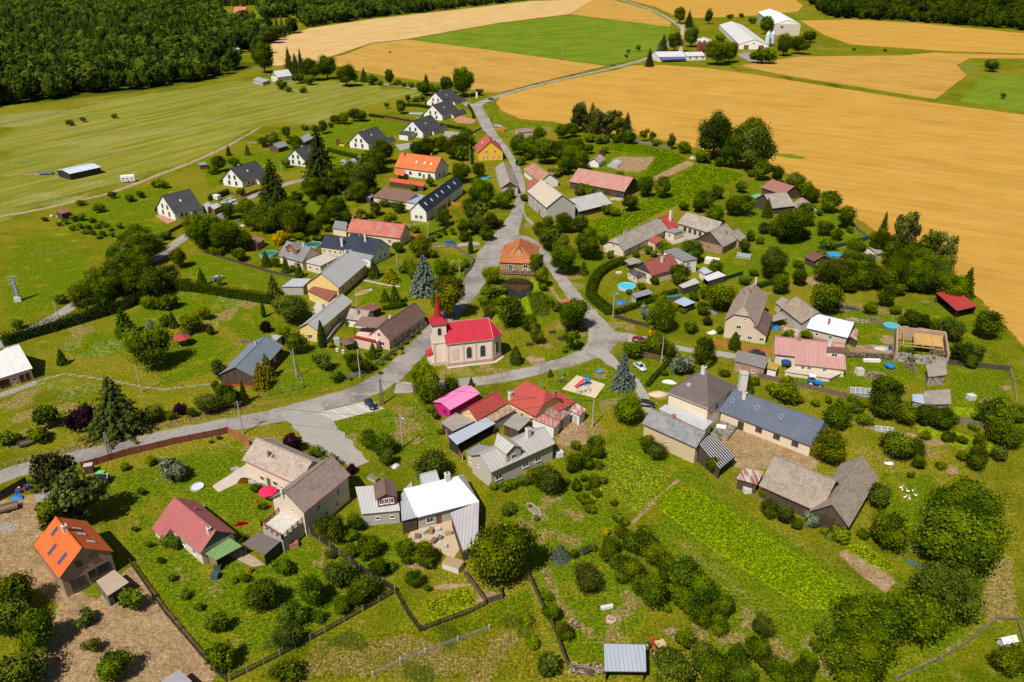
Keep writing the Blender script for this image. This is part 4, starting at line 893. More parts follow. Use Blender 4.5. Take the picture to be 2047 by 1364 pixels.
for P in ([(1346, 968), (1302, 1003), (1405, 1085), (1522, 1161), (1610, 1217), (1684, 1217), (1742, 1205), (1640, 1138), (1552, 1085), (1464, 1026), (1388, 980)], [(1168, 458), (1182, 442), (1232, 426), (1290, 400), (1340, 366), (1388, 331), (1440, 336), (1488, 350), (1470, 364), (1420, 380), (1380, 400), (1320, 425), (1240, 470), (1207, 480), (1190, 476)], [(1214, 291), (1225, 284), (1290, 292), (1345, 305), (1375, 320), (1310, 352), (1285, 350), (1300, 335), (1312, 313), (1220, 300)]): paint('crop', P, .8)
paint('dry', [(1985, 1110), (2020, 1110), (2032, 1230), (1975, 1245), (1960, 1220)], 1.5, .95); paint('dry', [(1790, 1350), (1880, 1300), (1960, 1240), (1975, 1250), (1880, 1320), (1800, 1364)], 1.2, .6)
# far fields edges
paint('dark', [(1630, 60), (1700, 95), (1830, 105), (1700, 112), (1610, 108), (1560, 120), (1480, 130), (1440, 128), (1600, 95)], 4, .35); paint('dry', [(1600, 92), (1660, 92), (1690, 100), (1640, 104)], 5, .5)
paint('bloom', [(1912, 132), (1930, 118), (1960, 118), (1955, 140), (1965, 152), (1910, 205), (1870, 200), (1932, 152)], 4, .55); paint('gravel', [(1480, 105), (1520, 100), (1560, 105), (1530, 118), (1490, 122)], 4, .9); paint('soil', [(1400, 42), (1420, 38), (1430, 46), (1405, 50)], 6, .9); spot('gravel', (1405, 65), 16, .5)
spot('dry', (1985, 135), 16, .8); paint('dark', [(1440, 128), (1500, 145), (1560, 152), (1660, 170), (1780, 190), (1880, 205)], 1.0, .8, 2)
paint('dark', [(1040, 180), (1120, 160), (1220, 138), (1290, 120)], 1.0, .8, 3.0)
paint('soil', [(440, 152), (470, 142), (480, 146), (450, 160)], 5, .8); paint('soil', [(510, 120), (530, 135), (545, 150), (530, 150)], 4, .6)
build_ground()
# ================================================================ roads
ASPH = asphalt((.255, .23, .21)); ASPH2 = asphalt((.30, .268, .238)); TRK = track_mat(); GRV = M('felt', (.33, .30, .27), (.2, .19, .17))
road([(-60, 985), (20, 945), (115, 922), (210, 900), (310, 877), (410, 857), (480, 845), (570, 828), (650, 806), (720, 786), (775, 757), (812, 722), (848, 683), (885, 645), (922, 600), (950, 562), (972, 530), (988, 497)], [5, 5, 5, 5, 5, 5.2, 5.5, 6.5, 7, 7, 7, 6.2, 6, 6, 6.5, 7.5, 9, 10], ASPH, .3)
road([(985, 520), (1000, 490), (1020, 455), (1034, 425), (1042, 390), (1041, 365), (1030, 330), (1012, 300), (993, 278), (975, 258), (968, 240), (957, 222), (950, 208)], [12, 11, 7.5, 5, 4, 3.8, 3.6, 3.6, 4.5, 7, 7, 7, 8], ASPH2, .3)
road([(1010, 475), (1045, 475), (1078, 500), (1104, 530), (1130, 570), (1155, 602), (1185, 640), (1205, 665), (1205, 685), (1180, 708), (1120, 728), (1060, 743), (1000, 757), (945, 763), (890, 768), (830, 775), (790, 775)], [7, 6, 4.8, 4.4, 4.4, 4.6, 6, 7.5, 8, 6, 4.6, 4.6, 4.4, 4.2, 4.2, 5, 6], ASPH2, .25)
sheet('road', [(1180, 640), (1212, 651), (1231, 663), (1262, 667), (1250, 684), (1236, 683), (1229, 693), (1213, 708), (1180, 719), (1170, 705), (1186, 680)], ASPH, rough=.2)
road([(600, 815), (625, 850), (660, 885), (700, 912), (722, 930)], [9, 8.5, 7.5, 5.5, 3.5], GRV, .5)
sheet('parking_bay', [(634, 826), (726, 803), (770, 817), (669, 842)], M('felt', (.44, .40, .35), (.34, .31, .27)), rough=.05)
zl = ZL[0]+.006
for a, b in (((662, 818.6), (693, 836)), ((686, 812.6), (717, 830)), ((710, 806.5), (741, 824))):
    A, B = G(*a), G(*b); d = (B-A).normalized(); n = Vector((-d.y, d.x, 0))*.06
    sheet('parking_line', [A-n, B-n, B+n, A+n], M('plain', (.75, .75, .72)), z=zl, world=True)
road([(950, 212), (975, 200), (1020, 185), (1060, 174), (1125, 158), (1220, 138), (1295, 118), (1330, 100), (1350, 70), (1372, 62), (1350, 45), (1308, 21), (1265, 7), (1215, -8), (1150, -22)], [8, 7, 5, 5, 5, 6, 6, 6, 7, 7, 7, 7, 8, 8, 8], ASPH2, .3)
road([(945, 215), (920, 200), (870, 183), (828, 177), (795, 171), (764, 168)], [6, 5, 4.5, 4.5, 4.5, 4.5], ASPH2, .3)
road([(-60, 715), (0, 690), (60, 662), (100, 640), (135, 619), (200, 580), (260, 545), (318, 516), (368, 473), (420, 447), (460, 418), (490, 398), (530, 382), (580, 366), (640, 350), (700, 328)], 4.2, ASPH2, .2)
road([(690, 330), (706, 322), (716, 318), (726, 312)], [4, 6, 6, 3], GRV, .3)
road([(-40, 445), (0, 433), (75, 421), (154, 402), (226, 386), (304, 355), (355, 336), (400, 318), (460, 290), (520, 255)], [3, 3, 3, 3, 3, 3, 3, 3, 2.6, 1.5], TRK, .5, 'track')
road([(1255, 676), (1290, 680), (1340, 694), (1375, 700), (1430, 707), (1470, 713), (1540, 720)], [5, 4.2, 3.2, 3, 3, 3, 2.5], GRV, .3, 'track')
road([(1192, 700), (1211, 714), (1237, 735), (1268, 758), (1280, 780), (1290, 806), (1300, 825)], [6, 4, 2.8, 2.4, 2.4, 2.4, 2], GRV, .3, 'driveway')
road([(1215, 500), (1330, 510)], 1, GRV, .2, 'path')
road([(958, 487), (920, 490), (880, 493), (868, 495)], [4, 3, 2.8, 2.5], GRV, .3, 'driveway')
road([(724, 560), (770, 570), (800, 574)], 1.1, M('felt', (.4, .37, .33)), .03, 'path'); road([(466, 935), (520, 975), (560, 1000)], 1.6, M('stone', (.36, .32, .28)), .03, 'path')
sheet('terrace', [(424, 973), (493, 928), (512, 938), (490, 960), (437, 985)], M('felt', (.5, .44, .37), (.6, .56, .5)))
sheet('driveway', [(456, 1110), (480, 1098), (510, 1115), (530, 1130), (505, 1135)], M('felt', (.36, .28, .21)))
sheet('sand_pit', [(1123, 779), (1153, 751), (1210, 769), (1190, 797)], M('felt', (.58, .46, .31), (.66, .54, .38)))
sheet('terrace', [(905, 240), (920, 232), (952, 240), (945, 248), (915, 247)], M('plain', (.45, .22, .12)))
sheet('driveway', [(790, 290), (820, 286), (840, 291), (800, 302)], GRV); sheet('driveway', [(890, 262), (950, 268), (938, 280), (885, 274)], GRV)
sheet('terrace', [(310, 432), (330, 428), (352, 442), (335, 449)], M('plain', (.42, .2, .13)))
sheet('courtyard', [(812, 1082), (828, 1050), (905, 1040), (925, 1090), (905, 1120), (860, 1090)], M('felt', (.48, .36, .24), (.56, .45, .33)))
sheet('courtyard', [(1330, 480), (1385, 462), (1400, 475), (1345, 490)], M('felt', (.4, .33, .26)))
sheet('courtyard', [(1555, 690), (1568, 655), (1600, 660), (1585, 690)], M('felt', (.46, .38, .30)))
# water
for P in ([(1004, 562), (1030, 556), (1066, 562), (1066, 586), (1044, 597), (1016, 600), (1006, 584)], [(974, 606), (988, 600), (990, 628), (982, 643), (966, 646), (968, 622)]): sheet('pond_water', P, M('water', (.012, .012, .008), (.03, .022, .01)), it=1, rough=.2)
# fields
W1 = wheat_mat((.43, .233, .040), (.495, .280, .058), -36); W2 = wheat_mat((.40, .222, .044), (.47, .28, .066), -52); W3 = wheat_mat((.50, .315, .115), (.56, .38, .165), 65, False, 'stubble')
GF = wheat_mat((.10, .165, .006), (.165, .215, .020), 40, False, 'clover')
def field(pts, m, h=.35, rough=.5, nm='wheat_field'): return sheet(nm, pts, m, z=h, rough=rough, side=h)
field([(992, 206), (1000, 195), (1060, 178), (1128, 161), (1230, 141), (1262, 132), (1320, 131), (1400, 136), (1500, 149), (1700, 181), (1860, 206), (2060, 233), (2060, 708), (2010, 655), (1962, 602), (1912, 562), (1852, 522), (1762, 472), (1704, 432), (1625, 377), (1565, 342), (1500, 325), (1390, 296), (1290, 273), (1165, 260), (1108, 244), (1040, 238), (1003, 222)], W1)
sheet('green_strip', [(1546, 309), (1580, 309), (1615, 318), (1590, 319), (1555, 314)], GF, z=.42, rough=.3)
field([(665, 116), (690, 110), (745, 88), (815, 80), (1000, 104), (1212, 133), (1120, 155), (1000, 186), (962, 184), (880, 165), (830, 160), (760, 150), (690, 137), (660, 128)], W2)
field([(530, 97), (560, 76), (620, 57), (760, 37), (900, 22), (1060, 3), (1190, -2), (1138, 29), (1000, 46), (812, 79), (745, 86), (664, 113), (640, 122), (560, 132), (545, 132)], W3)
field([(814, 81), (1000, 48), (1138, 31), (1343, 56), (1330, 88), (1300, 112), (1216, 131), (1000, 102)], GF, .25, nm='clover_field')
field([(1190, -2), (1215, -2), (1262, 10), (1300, 22), (1342, 46), (1340, 54), (1140, 29)], W2); field([(1245, -2), (1590, 0), (1605, 12), (1595, 24), (1560, 27), (1480, 34), (1400, 36), (1352, 33), (1310, 14)], W1)
field([(1600, 42), (1700, 40), (1830, 47), (1950, 58), (2060, 69), (2060, 108), (1880, 102), (1700, 89), (1650, 72)], W1); field([(1480, 132), (1600, 114), (1800, 112), (1865, 106), (1960, 109), (2060, 111), (2060, 118), (1940, 117), (1912, 131), (1932, 152), (1870, 199), (1700, 172), (1560, 150)], W2)
field([(1918, 203), (1965, 152), (1990, 150), (2060, 156), (2060, 227)], GF, .25, nm='clover_field')
# crops and rough grass: too many to count
CROP = M('leaf', (.105, .215, .005), (.265, .385, .010)); CROPY = M('leaf', (.10, .15, .008), (.28, .31, .02)); RG = M('leaf', (.11, .13, .008), (.33, .31, .035)); GG = M('leaf', (.07, .12, .006), (.22, .29, .018))
scatter('potato_crop', [[(1346, 968), (1302, 1003), (1405, 1085), (1522, 1161), (1610, 1217), (1684, 1217), (1742, 1205), (1640, 1138), (1552, 1085), (1464, 1026), (1388, 980)]], 26, .2, .35, CROP, 3, label='bright green potato crop in the long strip before the wooden barn', cat='crop')
scatter('beet_crop', [[(1168, 458), (1182, 442), (1232, 426), (1290, 400), (1340, 366), (1388, 331), (1440, 336), (1488, 350), (1470, 364), (1420, 380), (1380, 400), (1320, 425), (1240, 470), (1207, 480), (1190, 476)]], 9, .34, .3, CROP, 4, label='broad bright green crop strip beside the old farm buildings', cat='crop')
scatter('beet_crop', [[(1214, 291), (1225, 284), (1290, 292), (1345, 305), (1375, 320), (1310, 352), (1285, 350), (1300, 335), (1312, 313), (1220, 300)]], 9, .34, .3, CROP, 5, label='small bright green crop patch beside the vegetable beds', cat='crop')
scatter('bean_crop', [[(1680, 1096), (1718, 1088), (1790, 1132), (1780, 1150)], [(842, 1205), (930, 1176), (958, 1190), (938, 1214), (862, 1243)]], 12, .2, .5, CROPY, 6, label='yellowish green bean rows beside bare garden soil', cat='crop')
scatter('weeds', [[(1195, 892), (1262, 907), (1345, 952), (1290, 1028), (1250, 1008), (1212, 960)], [(1172, 882), (1214, 902), (1228, 960), (1198, 1008), (1168, 998)], [(1310, 1035), (1400, 1100), (1560, 1235), (1610, 1255), (1520, 1200), (1380, 1090)]], 12, .16, .3, CROPY, 7, label='low weedy green growth in the fallow garden strip', cat='weeds')
scatter('grass', [[(490, 1362), (600, 1296), (840, 1246), (1000, 1196), (1058, 1184), (1120, 1362)]], 14, .13, .45, RG, 8, True, label='tall yellowing meadow grass at the bottom of the gardens', cat='grass')
scatter('grass', [[(0, 928), (150, 889), (300, 853), (420, 823), (560, 803), (560, 810), (420, 838), (300, 866), (150, 905), (0, 938)]], 9, .14, .5, RG, 9, True, label='dry verge grass along the upper edge of the street', cat='grass')
scatter('reeds', [[(1052, 590), (1085, 585), (1105, 605), (1098, 632), (1065, 635)], [(958, 612), (985, 592), (998, 600), (985, 632), (968, 630)], [(1000, 575), (1018, 570), (1014, 590), (1000, 592)]], 16, .16, 1.5, GG, 10, True, label='tall green reeds round the edge of the village pond', cat='reeds')
scatter('grass', [[(1780, 950), (1860, 952), (1900, 1000), (1860, 1090), (1790, 1085), (1772, 1000)], [(640, 848), (760, 824), (820, 798), (868, 830), (888, 898), (800, 913), (740, 903), (692, 876)], [(250, 1085), (300, 990), (420, 1060), (480, 1135), (600, 1085), (755, 1180), (530, 1300), (430, 1330)], [(210, 960), (480, 884), (485, 930), (430, 970), (300, 985), (250, 1070)], [(1015, 1030), (1060, 962), (1178, 945), (1220, 1010), (1265, 1120), (1288, 1250), (1230, 1360), (1112, 1300), (1065, 1150)], [(1270, 1060), (1330, 1010), (1500, 1170), (1600, 1260), (1720, 1240), (1700, 1360), (1450, 1360), (1340, 1160)]], 4.5, .15, .22, GG, 12, True, label='short rough lawn grass in the near gardens', cat='grass')
FOREST_ON = True
if FOREST_ON:
    forest('forest', 'dark mixed forest filling the slope beyond the meadow', [[(-60, 222), (60, 206), (190, 186), (300, 179), (420, 159), (482, 138), (525, 112), (530, 92), (620, 54), (760, 34), (900, 19), (1060, 0), (1060, -24), (-60, -24)]], 9.0, .38, 21,
           holes=[[(505, 45), (600, 30), (610, 60), (545, 75), (520, 60)], [(430, 128), (500, 98), (520, 110), (500, 125), (440, 150)], [(440, 14), (520, 12), (530, 48), (445, 50)], [(0, 55), (60, 65), (70, 72), (0, 66)]])
    forest('forest', 'dark broadleaf wood behind the far corn fields', [[(1608, -3), (1640, 26), (1662, 36), (1800, 42), (2060, 62), (2060, -24), (1580, -24)]], 9.5, .12, 22)
    forest('forest', 'distant wooded ridge above the topmost fields', [[(1060, -12), (1160, -20), (1600, -8), (1580, -75), (1060, -75)]], 12, .3, 23)
# ================================================================ buildings
PW = M('plaster', (.74, .72, .68)); PC = M('plaster', (.66, .55, .42)); PT = M('plaster', (.52, .44, .35)); PG = M('plaster', (.42, .39, .35)); PP = M('plaster', (.68, .46, .38)); PY = M('plaster', (.74, .54, .22))
BRK = M('brick', (.33, .15, .09), (.42, .33, .24)); STN = M('stone', (.36, .31, .26)); WD = M('wood', (.10, .068, .045)); WDL = M('wood', (.36, .23, .12)); WDR = M('wood', (.42, .14, .05)); CHB = M('brick', (.40, .15, .09)); CHW = M('plaster', (.62, .58, .52))
DKR = M('tile', (.060, .060, .068), (.085, .085, .09)); ORG = M('tile', (.62, .145, .04), (.68, .19, .06)); REDT = M('tile', (.46, .15, .11), (.58, .27, .2)); GRYT = M('slate', (.30, .255, .215), (.40, .35, .30)); BRNT = M('slate', (.27, .215, .165), (.34, .28, .22))
MET = M('seam', (.36, .36, .36), (.27, .26, .25)); METL = M('seam', (.62, .62, .63), (.4, .38, .36)); RUST = M('rust', (.44, .38, .34), (.36, .13, .06)); FEL = M('felt', (.30, .27, .24), (.2, .17, .14)); FELG = M('felt', (.23, .23, .24)); BRM = M('seam', (.20, .115, .095)); BLK = M('plain', (.03, .03, .035))
WIN2 = lambda: [('l', [.32, .68], .8, 1.3, 1.8), ('l', [.36, .64], 3.5, 1.2, 1.7)]
BGC = (.15, .07, .05)
def bungalow(label, a, b, r, sh, wing=(.5, 1, 2.0), bk=2.2, **kw):
    return house('house', label, a, b, r, 2.9, 41, DKR, PW, win=WIN2()+[('f', [.25], .9, 1.1, 1.2), ('w', [.3], .9, 1.0, 1.2)]+kw.pop('win', []), doors=[('f', .42, .95, 2.0, (.2, .1, .05))], chim=[(.35, 1.05, .8, .5, CHW)], sky=[(.45, .55, .7, 1.0, ((.75, .78, .8), (.5, .5, .5)))], bk=bk, wing=wing, sh=sh, gut=(.12, .1, .09), wc=(.16, .09, .06), cap=M('plain', (.07, .07, .075)), group='white houses with black roofs', **kw)
bungalow('white house with black roof and red brick terrace beside the orchard rows', (348, 427.3), (404.4, 412.9), (371.6, 380), 'black roofed house with brick terrace', wing=(.55, 1, .9))
bungalow('white black-roofed house behind the two parked silver cars', (484.2, 364), (535.5, 346.6), (502.6, 324), 'black roofed house near the silver cars')
bungalow('white black-roofed house half hidden behind the tall spruces', (609.4, 322), (655, 306), (613.5, 291), 'black roofed house behind the spruces', wing=None)
hb = bungalow('white black-roofed house with an orange wood clad side porch', (736.7, 289), (775, 275.5), (752.1, 253.1), 'black roofed house with orange porch', wing=(.45, 1.25, 2.0))
bungalow('white black-roofed house with a flat roofed white garage in front', (845.8, 266), (883, 252.5), (852.9, 232.1), 'black roofed house with white garage', wing=(.45, 1.2, 1.6))
bungalow('white black-roofed house beside the small blue pool and red terrace', (884.8, 232.1), (917, 220.5), (890.9, 201.3), 'black roofed house with blue pool', wing=(.5, 1.3, 2.4))
bungalow('white black-roofed house farthest up the lane by the junction', (889, 206), (920, 196), (898.1, 176.7), 'black roofed house at the junction', wing=(.5, 1.2, 2))
r0, k0 = hb; MB().prism([(-k0['X']-.02+.4, k0['half']+.1, .1+2.2), (k0['X']-.4, k0['half']+.1, 2.3), (k0['X']-.4, k0['half']+1.9, 1.7), (-k0['X']+.38, k0['half']+1.9, 1.7)], 1.6).obj('porch', WDR, r0)
quadb('garage', 'flat roofed white garage against the black roofed house', [(796.5, 268), (815, 270.5), (829, 263.3), (810.9, 260.2)], 3.1, DKR, PW, 'garage', doors=[(1, .5, 1.4, 2.1, (.5, .5, .48))])
house('house', 'yellow house with a red tiled roof beside the lane', (949.4, 290), (955.2, 305.4), (981.7, 284.9), 4.1, 40, M('tile', (.42, .085, .065), (.5, .14, .11)), M('plaster', (.78, .43, .045)), win=[('r', [.2, .35, .62, .85], .9, .9, 1.3), ('r', [.33, .68], 3.6, 1.1, 1.3)], sky=[(.4, .5, 1.0, 1.3, ((.7, .74, .78), (.7, .7, .7)))], chim=[(.3, 1.4, .9, .6, CHW)], sh='yellow house with red roof', gut=(.3, .08, .06))
house('farm_building', 'low stone house with a slate grey gabled roof by the lane', (989.1, 335.8), (1001.2, 376.9), (1018.8, 362.1), 3.0, 36, GRYT, PG, gab=WD, win=[('r', [.3, .7], 1, .8, 1)], chim=[(.45, 1.2, .7, .5, CHB)], sh='slate grey house by the lane', wc=(.3, .25, .2))
house('house', 'white house with a bright orange tiled roof and three roof windows', (788.3, 333.7), (869.4, 344.6), (798.5, 304.4), 3.9, 41, ORG, PW, win=[('f', [.38, .62, .86], 1.2, 1.4, 1.4), ('r', [.35, .65], 1.0, 1.1, 1.3)], doors=[('f', .72, 1.0, 2.1, (.22, .1, .05))], chim=[(.12, .8, 1.5, .8, CHB), (.76, 1.0, 1.3, .7, CHB)], sky=[(u, .5, .8, 1.3, ((.55, .6, .65), (.7, .7, .7))) for u in (.47, .67, .83)], gut=(.5, .15, .08), sh='orange roofed white house', wc=(.2, .1, .06))
quadb('porch_roof', 'small orange tiled porch roof at the corner of the white house', [(788, 348), (806.8, 352), (811, 340.5), (789, 337)], [2.7, 2.7, 3.4, 3.4], ORG, None, 'porch', posts=True)
quadb('garden_shelter', 'long low red roofed shelter in front of the orange roofed house', [(777, 362.5), (847, 373), (850, 364.5), (782, 355.5)], [2.3, 2.3, 2.9, 2.9], M('tile', (.55, .10, .04)), WD, 'shelter', sides=(0, 2, 3), sh='long red roofed shelter')
house('house', 'long white house with a blue black roof and six roof windows', (852.9, 424.1), (926.9, 368.6), (833.4, 405.6), 4.1, 44, M('tile', (.016, .024, .040), (.03, .04, .06)), PW, win=[('l', [.36, .66], 1.0, 1.3, 1.4), ('f', [.15, .35, .6, .85], 1.1, 1.2, 1.3)], doors=[('f', .28, 1.0, 2.1, (.3, .2, .12))], sky=[(u, .55, .8, 1.5, ((.5, .5, .5), (.68, .66, .62))) for u in (.1, .24, .38, .52, .7, .86)], gut=(.05, .05, .06), chim=[(.12, 1.5, 1.6, .6, M('plain', (.6, .6, .6)))], sh='long house with blue black roof', cap=M('plain', (.02, .025, .04)))
house('barn', 'low barn with a brown corrugated roof left of the long white house', (744, 393.5), (812.5, 404.5), (758.5, 372.7), 2.8, 13, M('corr', (.21, .115, .085), (.27, .17, .12)), PC, kind='shed', win=[('f', [.7], 1, .7, .6)], sh='brown corrugated barn')
quadb('shed', 'small weathered grey shed against the brown corrugated barn', [(715, 393), (741, 396.5), (747, 388.5), (721, 384.5)], 2.4, FELG, WD)
quadb('lean_to', 'blue grey metal lean-to between barn and long white house', [(811, 404), (833, 408), (849, 391), (827, 386)], 3.0, M('seam', (.30, .34, .40)), PW, 'lean-to')
house('house', 'house with a faded salmon red tiled roof and two roof windows', (692.6, 464.1), (800.3, 477), (698.7, 436.4), 3.3, 39, M('tile', (.43, .125, .085), (.50, .22, .165)), PC, win=[('f', [.6, .8], 1, 1.2, 1.2), ('r', [.4, .7], 1.2, 1, 1.2)], chim=[(.03, 1, 1, .7, CHB)], sky=[(.55, .55, .9, 1.3, ((.1, .14, .2), (.6, .58, .55))), (.82, .55, .9, 1.3, ((.1, .14, .2), (.6, .58, .55)))], sh='salmon red roofed house')
quadb('garage', 'flat grey roofed outbuilding left of the salmon roofed house', [(664, 456), (692, 461), (694, 444), (670, 441)], 2.7, FELG, PC, 'garage', doors=[(1, .4, 1, 2, (.2, .1, .06))])
NAV = M('tile', (.024, .032, .055), (.04, .05, .075))
house('house', 'house with a dark navy tiled roof and tall white chimney', (685.4, 497), (748, 510.5), (695.6, 466.2), 3.4, 40, NAV, PW, win=[('f', [.3, .7], 1, 1.2, 1.3), ('r', [.35, .65], 1.0, 1.0, 1.3), ('r', [.5], 3.8, .9, 1.1)], chim=[(.55, .75, 2.4, .7, CHW), (.3, 1, .6, .5, CHB)], sh='navy roofed house', cap=M('plain', (.03, .035, .05)))
house('annex', 'lower navy roofed annex at the left of the navy house', (639.2, 492.5), (686, 499), (645.3, 468.2), 3.0, 38, NAV, PC, win=[('f', 4, 1, .8, 1)], chim=[(.9, .3, 2.6, .8, CHW)])
quadb('lean_to', 'grey green lean-to roof below the dark navy roof', [(700, 508), (741, 520), (749, 509), (705, 499)], [2.7, 2.7, 3.4, 3.4], M('seam', (.24, .26, .26)), PW, 'lean-to')
house('house', 'grey tiled house with a balcony dormer above the green pool', (555, 511), (604, 525), (566.3, 479.5), 2.9, 40, M('tile', (.20, .19, .19), (.25, .24, .24)), PC, win=[('f', [.3, .7], .9, 1.2, 1.2), ('r', 2, 1, 1, 1.2)], dormer=[(.45, 5.2, 1.7, .35, M('wood', (.34, .12, .06)))], chim=[(.7, 1, .9, .6, CHW)], sh='grey house with balcony dormer')
quadb('workshop', 'flat pale grey roofed workshop between grey and yellow houses', [(610.4, 524.7), (640.2, 532), (677, 514.4), (632, 505.2)], 3.0, M('felt', (.46, .42, .37), (.55, .5, .45)), PC, 'workshop', win=[(0, 2, 1, 1.0, 1.0)])
house('house', 'pale yellow house with a grey metal roof before the lawn', (677.2, 575), (734.6, 525.7), (642.3, 544.2), 3.8, 37, M('seam', (.42, .42, .42), (.34, .32, .3)), PY, win=[('f', [.15, .42, .65, .88], 1.1, 1.2, 1.5)], chim=[(.85, 1.05, .9, .7, CHW), (.35, 1.2, .7, .5, CHB)], gut=(.5, .5, .5), sh='yellow house with grey roof')
quadb('annex', 'flat red brown roofed annex below the yellow gable', [(614.5, 582.2), (657.7, 603), (675.1, 582.8), (626.9, 571.9)], [2.8, 2.8, 3.2, 3.2], M('seam', (.23, .085, .06)), PY, 'annex')
quadb('outbuilding', 'pale grey roofed outbuilding left of the yellow house', [(562.2, 573.6), (606.3, 573), (621.7, 557.1), (584.8, 557)], 2.9, M('seam', (.40, .41, .44)), PG, 'outbuilding')
house('house', 'long narrow yellow house with a grey ribbed roof and slim cypress', (635.5, 662), (704.9, 602.5), (616.6, 643.5), 3.6, 33, M('seam', (.40, .395, .38), (.3, .28, .26)), PY, win=[('l', [.55], .9, 1.3, 1.2), ('f', [.2, .4, .6, .8], 1.0, 1.0, 1.2)], chim=[(.5, 1.2, 1.2, .5, CHB)], gut=(.35, .34, .33), sh='long yellow house')
quadb('annex', 'cream flat roofed lean-to behind the long yellow house', [(621.5, 624), (645, 630), (657, 612), (634, 602)], 3.0, M('felt', (.50, .46, .40), (.58, .54, .48)), PC, 'annex')
PBR = M('tile', (.155, .09, .075), (.2, .13, .11))
house('house', 'pink house with a dark brown tiled roof left of the chapel', (778.8, 681.1), (852, 629.3), (755.2, 654.4), 3.1, 42, PBR, PP, win=[('l', [.62], .9, 1.5, 1.2), ('l', [.5], 3.3, 1.0, 1.2), ('f', [.15, .35, .55, .8], .9, 1.0, 1.3)], chim=[(.35, 1.1, .9, .6, CHW)], gut=(.25, .15, .12), sh='pink house with brown roof')
rt = quadb('covered_terrace', 'brown roofed balcony terrace with red flowers on the pink house', [(705.9, 651), (753.1, 656), (776, 635.5), (723.3, 632.8)], 5.0, M('seam', (.23, .14, .125)), None, 'terrace', posts=True)
P4 = [G(*p, 2.6) for p in [(707, 676), (752, 686), (775, 660), (722, 655)]]
c4 = rt.location; Q4 = [(p.x-c4.x, p.y-c4.y, p.z) for p in P4]; MB().prism(Q4, 2.55).obj('lower_storey', PP, rt); q0, q1 = Vector(Q4[0]), Vector(Q4[1]); mm = MB(); mm.prism([q0+Vector((0, -.12, .95)), q1+Vector((0, -.12, .95)), q1+Vector((0, .05, .95)), q0+Vector((0, .05, .95))], .95); mm.obj('railing', M('wood', (.2, .09, .05)), rt)
for i in range(14): blob_v = q0.lerp(q1, (i+.5)/14); MB().lathe([(.02, .55), (.24, .75), (.2, 1.05), (0, 1.2)], 6, 0, (blob_v.x, blob_v.y-.22)).obj('flower_box', M('plain', (.55, .05, .02)), rt).location.z = 2.35
quadb('carport', 'dark brown roofed carport behind the pink house', [(713, 619), (737, 625.5), (764, 614), (740, 607)], 2.7, M('seam', (.20, .075, .07)), WD, 'carport', sides=(0, 1))
house('outbuilding', 'small outbuilding with a mossy grey tiled roof and orange chimney', (691.5, 637.6), (730.5, 643), (697.7, 616), 2.5, 33, GRYT, PW, chim=[(.5, .6, 1.0, .5, CHB)])
house('shed', 'long wooden shed with a slate blue metal roof and red plinth', (508.8, 755), (567.3, 691.4), (470.8, 732.4), 3.0, 28, M('seam', (.17, .20, .24), (.22, .25, .29)), WD, base=M('plain', (.42, .06, .05)), win=[('f', [.7], 1.2, 1.2, 1.2)], chim=[(.75, 1.15, 1.0, .5, M('plain', (.4, .36, .32)))], sh='slate blue roofed shed')
quadb('lean_to', 'small pale metal lean-to at the back of the slate blue shed', [(540, 671), (552, 681), (564, 671), (552, 668)], 2.6, MET, PG, 'lean-to')
house('outbuilding', 'white metal roofed outbuilding with brown doors at the left frame edge', (-40, 769), (65.3, 736.5), (43.1, 687.3), 3.0, 27, M('seam', (.66, .65, .62), (.5, .48, .45)), PP, doors=[('f', .78, 1.0, 2.0, (.14, .05, .03)), ('f', .9, 1.0, 2.0, (.14, .05, .03)), ('f', .42, 2.2, 2.1, (.12, .04, .03))], win=[('f', [.63], 1.0, .7, .8)], chim=[(.6, 1.0, 1.0, .6, CHB)], sh='white roofed outbuilding')
# pond inn
ph, kk = house('inn', 'timber inn with an orange tiled hipped roof standing over the pond', (1007.4, 490.8), (997.1, 524.7), (1036, 496), 3.9, 36, M('tile', (.44, .125, .04), (.52, .20, .09)), M('wood', (.40, .27, .14)), kind='hip', hipf=.75, win=[('r', [.72], 1.9, 1.5, 1.4), ('f', 3, 1.9, 1.1, 1.2), ('b', 3, 1.9, 1.1, 1.2)], sh='timber inn over the pond', z0=1.0)
put_win(ph, kk['xg'], -kk['yw']*.42, 1.15, math.pi/2, 1.2, 2.1)
TT = lambda p: (-p[1], p[0], p[2]); X = kk['yw']-.1; Y = -kk['xg']; MB().box(-X, X, Y-2.3, kk['xg'], .8, .98, T=TT).obj('deck', WDL, ph); rl = MB()
for z in (1.35, 1.7, 2.0): rl.box(-X, X, Y-2.3, Y-2.22, z, z+.09, T=TT)
for i in range(9): rl.box(-X+i*X/4-.1*(i == 8), -X+i*X/4+.08, Y-2.34, Y-2.18, .3, 2.08, T=TT)
rl.obj('railing', WD, ph); MB().box(-X+.3, X-.3, Y-1.9, kk['xg']-.3, 0, .8, T=TT).obj('plinth', STN, ph)
for x in (-.2, .25, .62): MB().box(x*X-.5, x*X+.5, Y-1.5, Y-.8, 1.62, 1.7, T=TT).box(x*X-.45, x*X-.35, Y-1.2, Y-1.1, .98, 1.62, T=TT).box(x*X+.35, x*X+.45, Y-1.2, Y-1.1, .98, 1.62, T=TT).obj('table', M('plain', (.6, .58, .54)), ph)
for i in range(10): x = -X+.2+i*2*X/10; MB().tube((2.35-Y, x, 1.9), (2.35-Y, x, 2.15), .17, .22, 6).obj('flower_pot', M('plain', (.1, .05, .04)), ph)
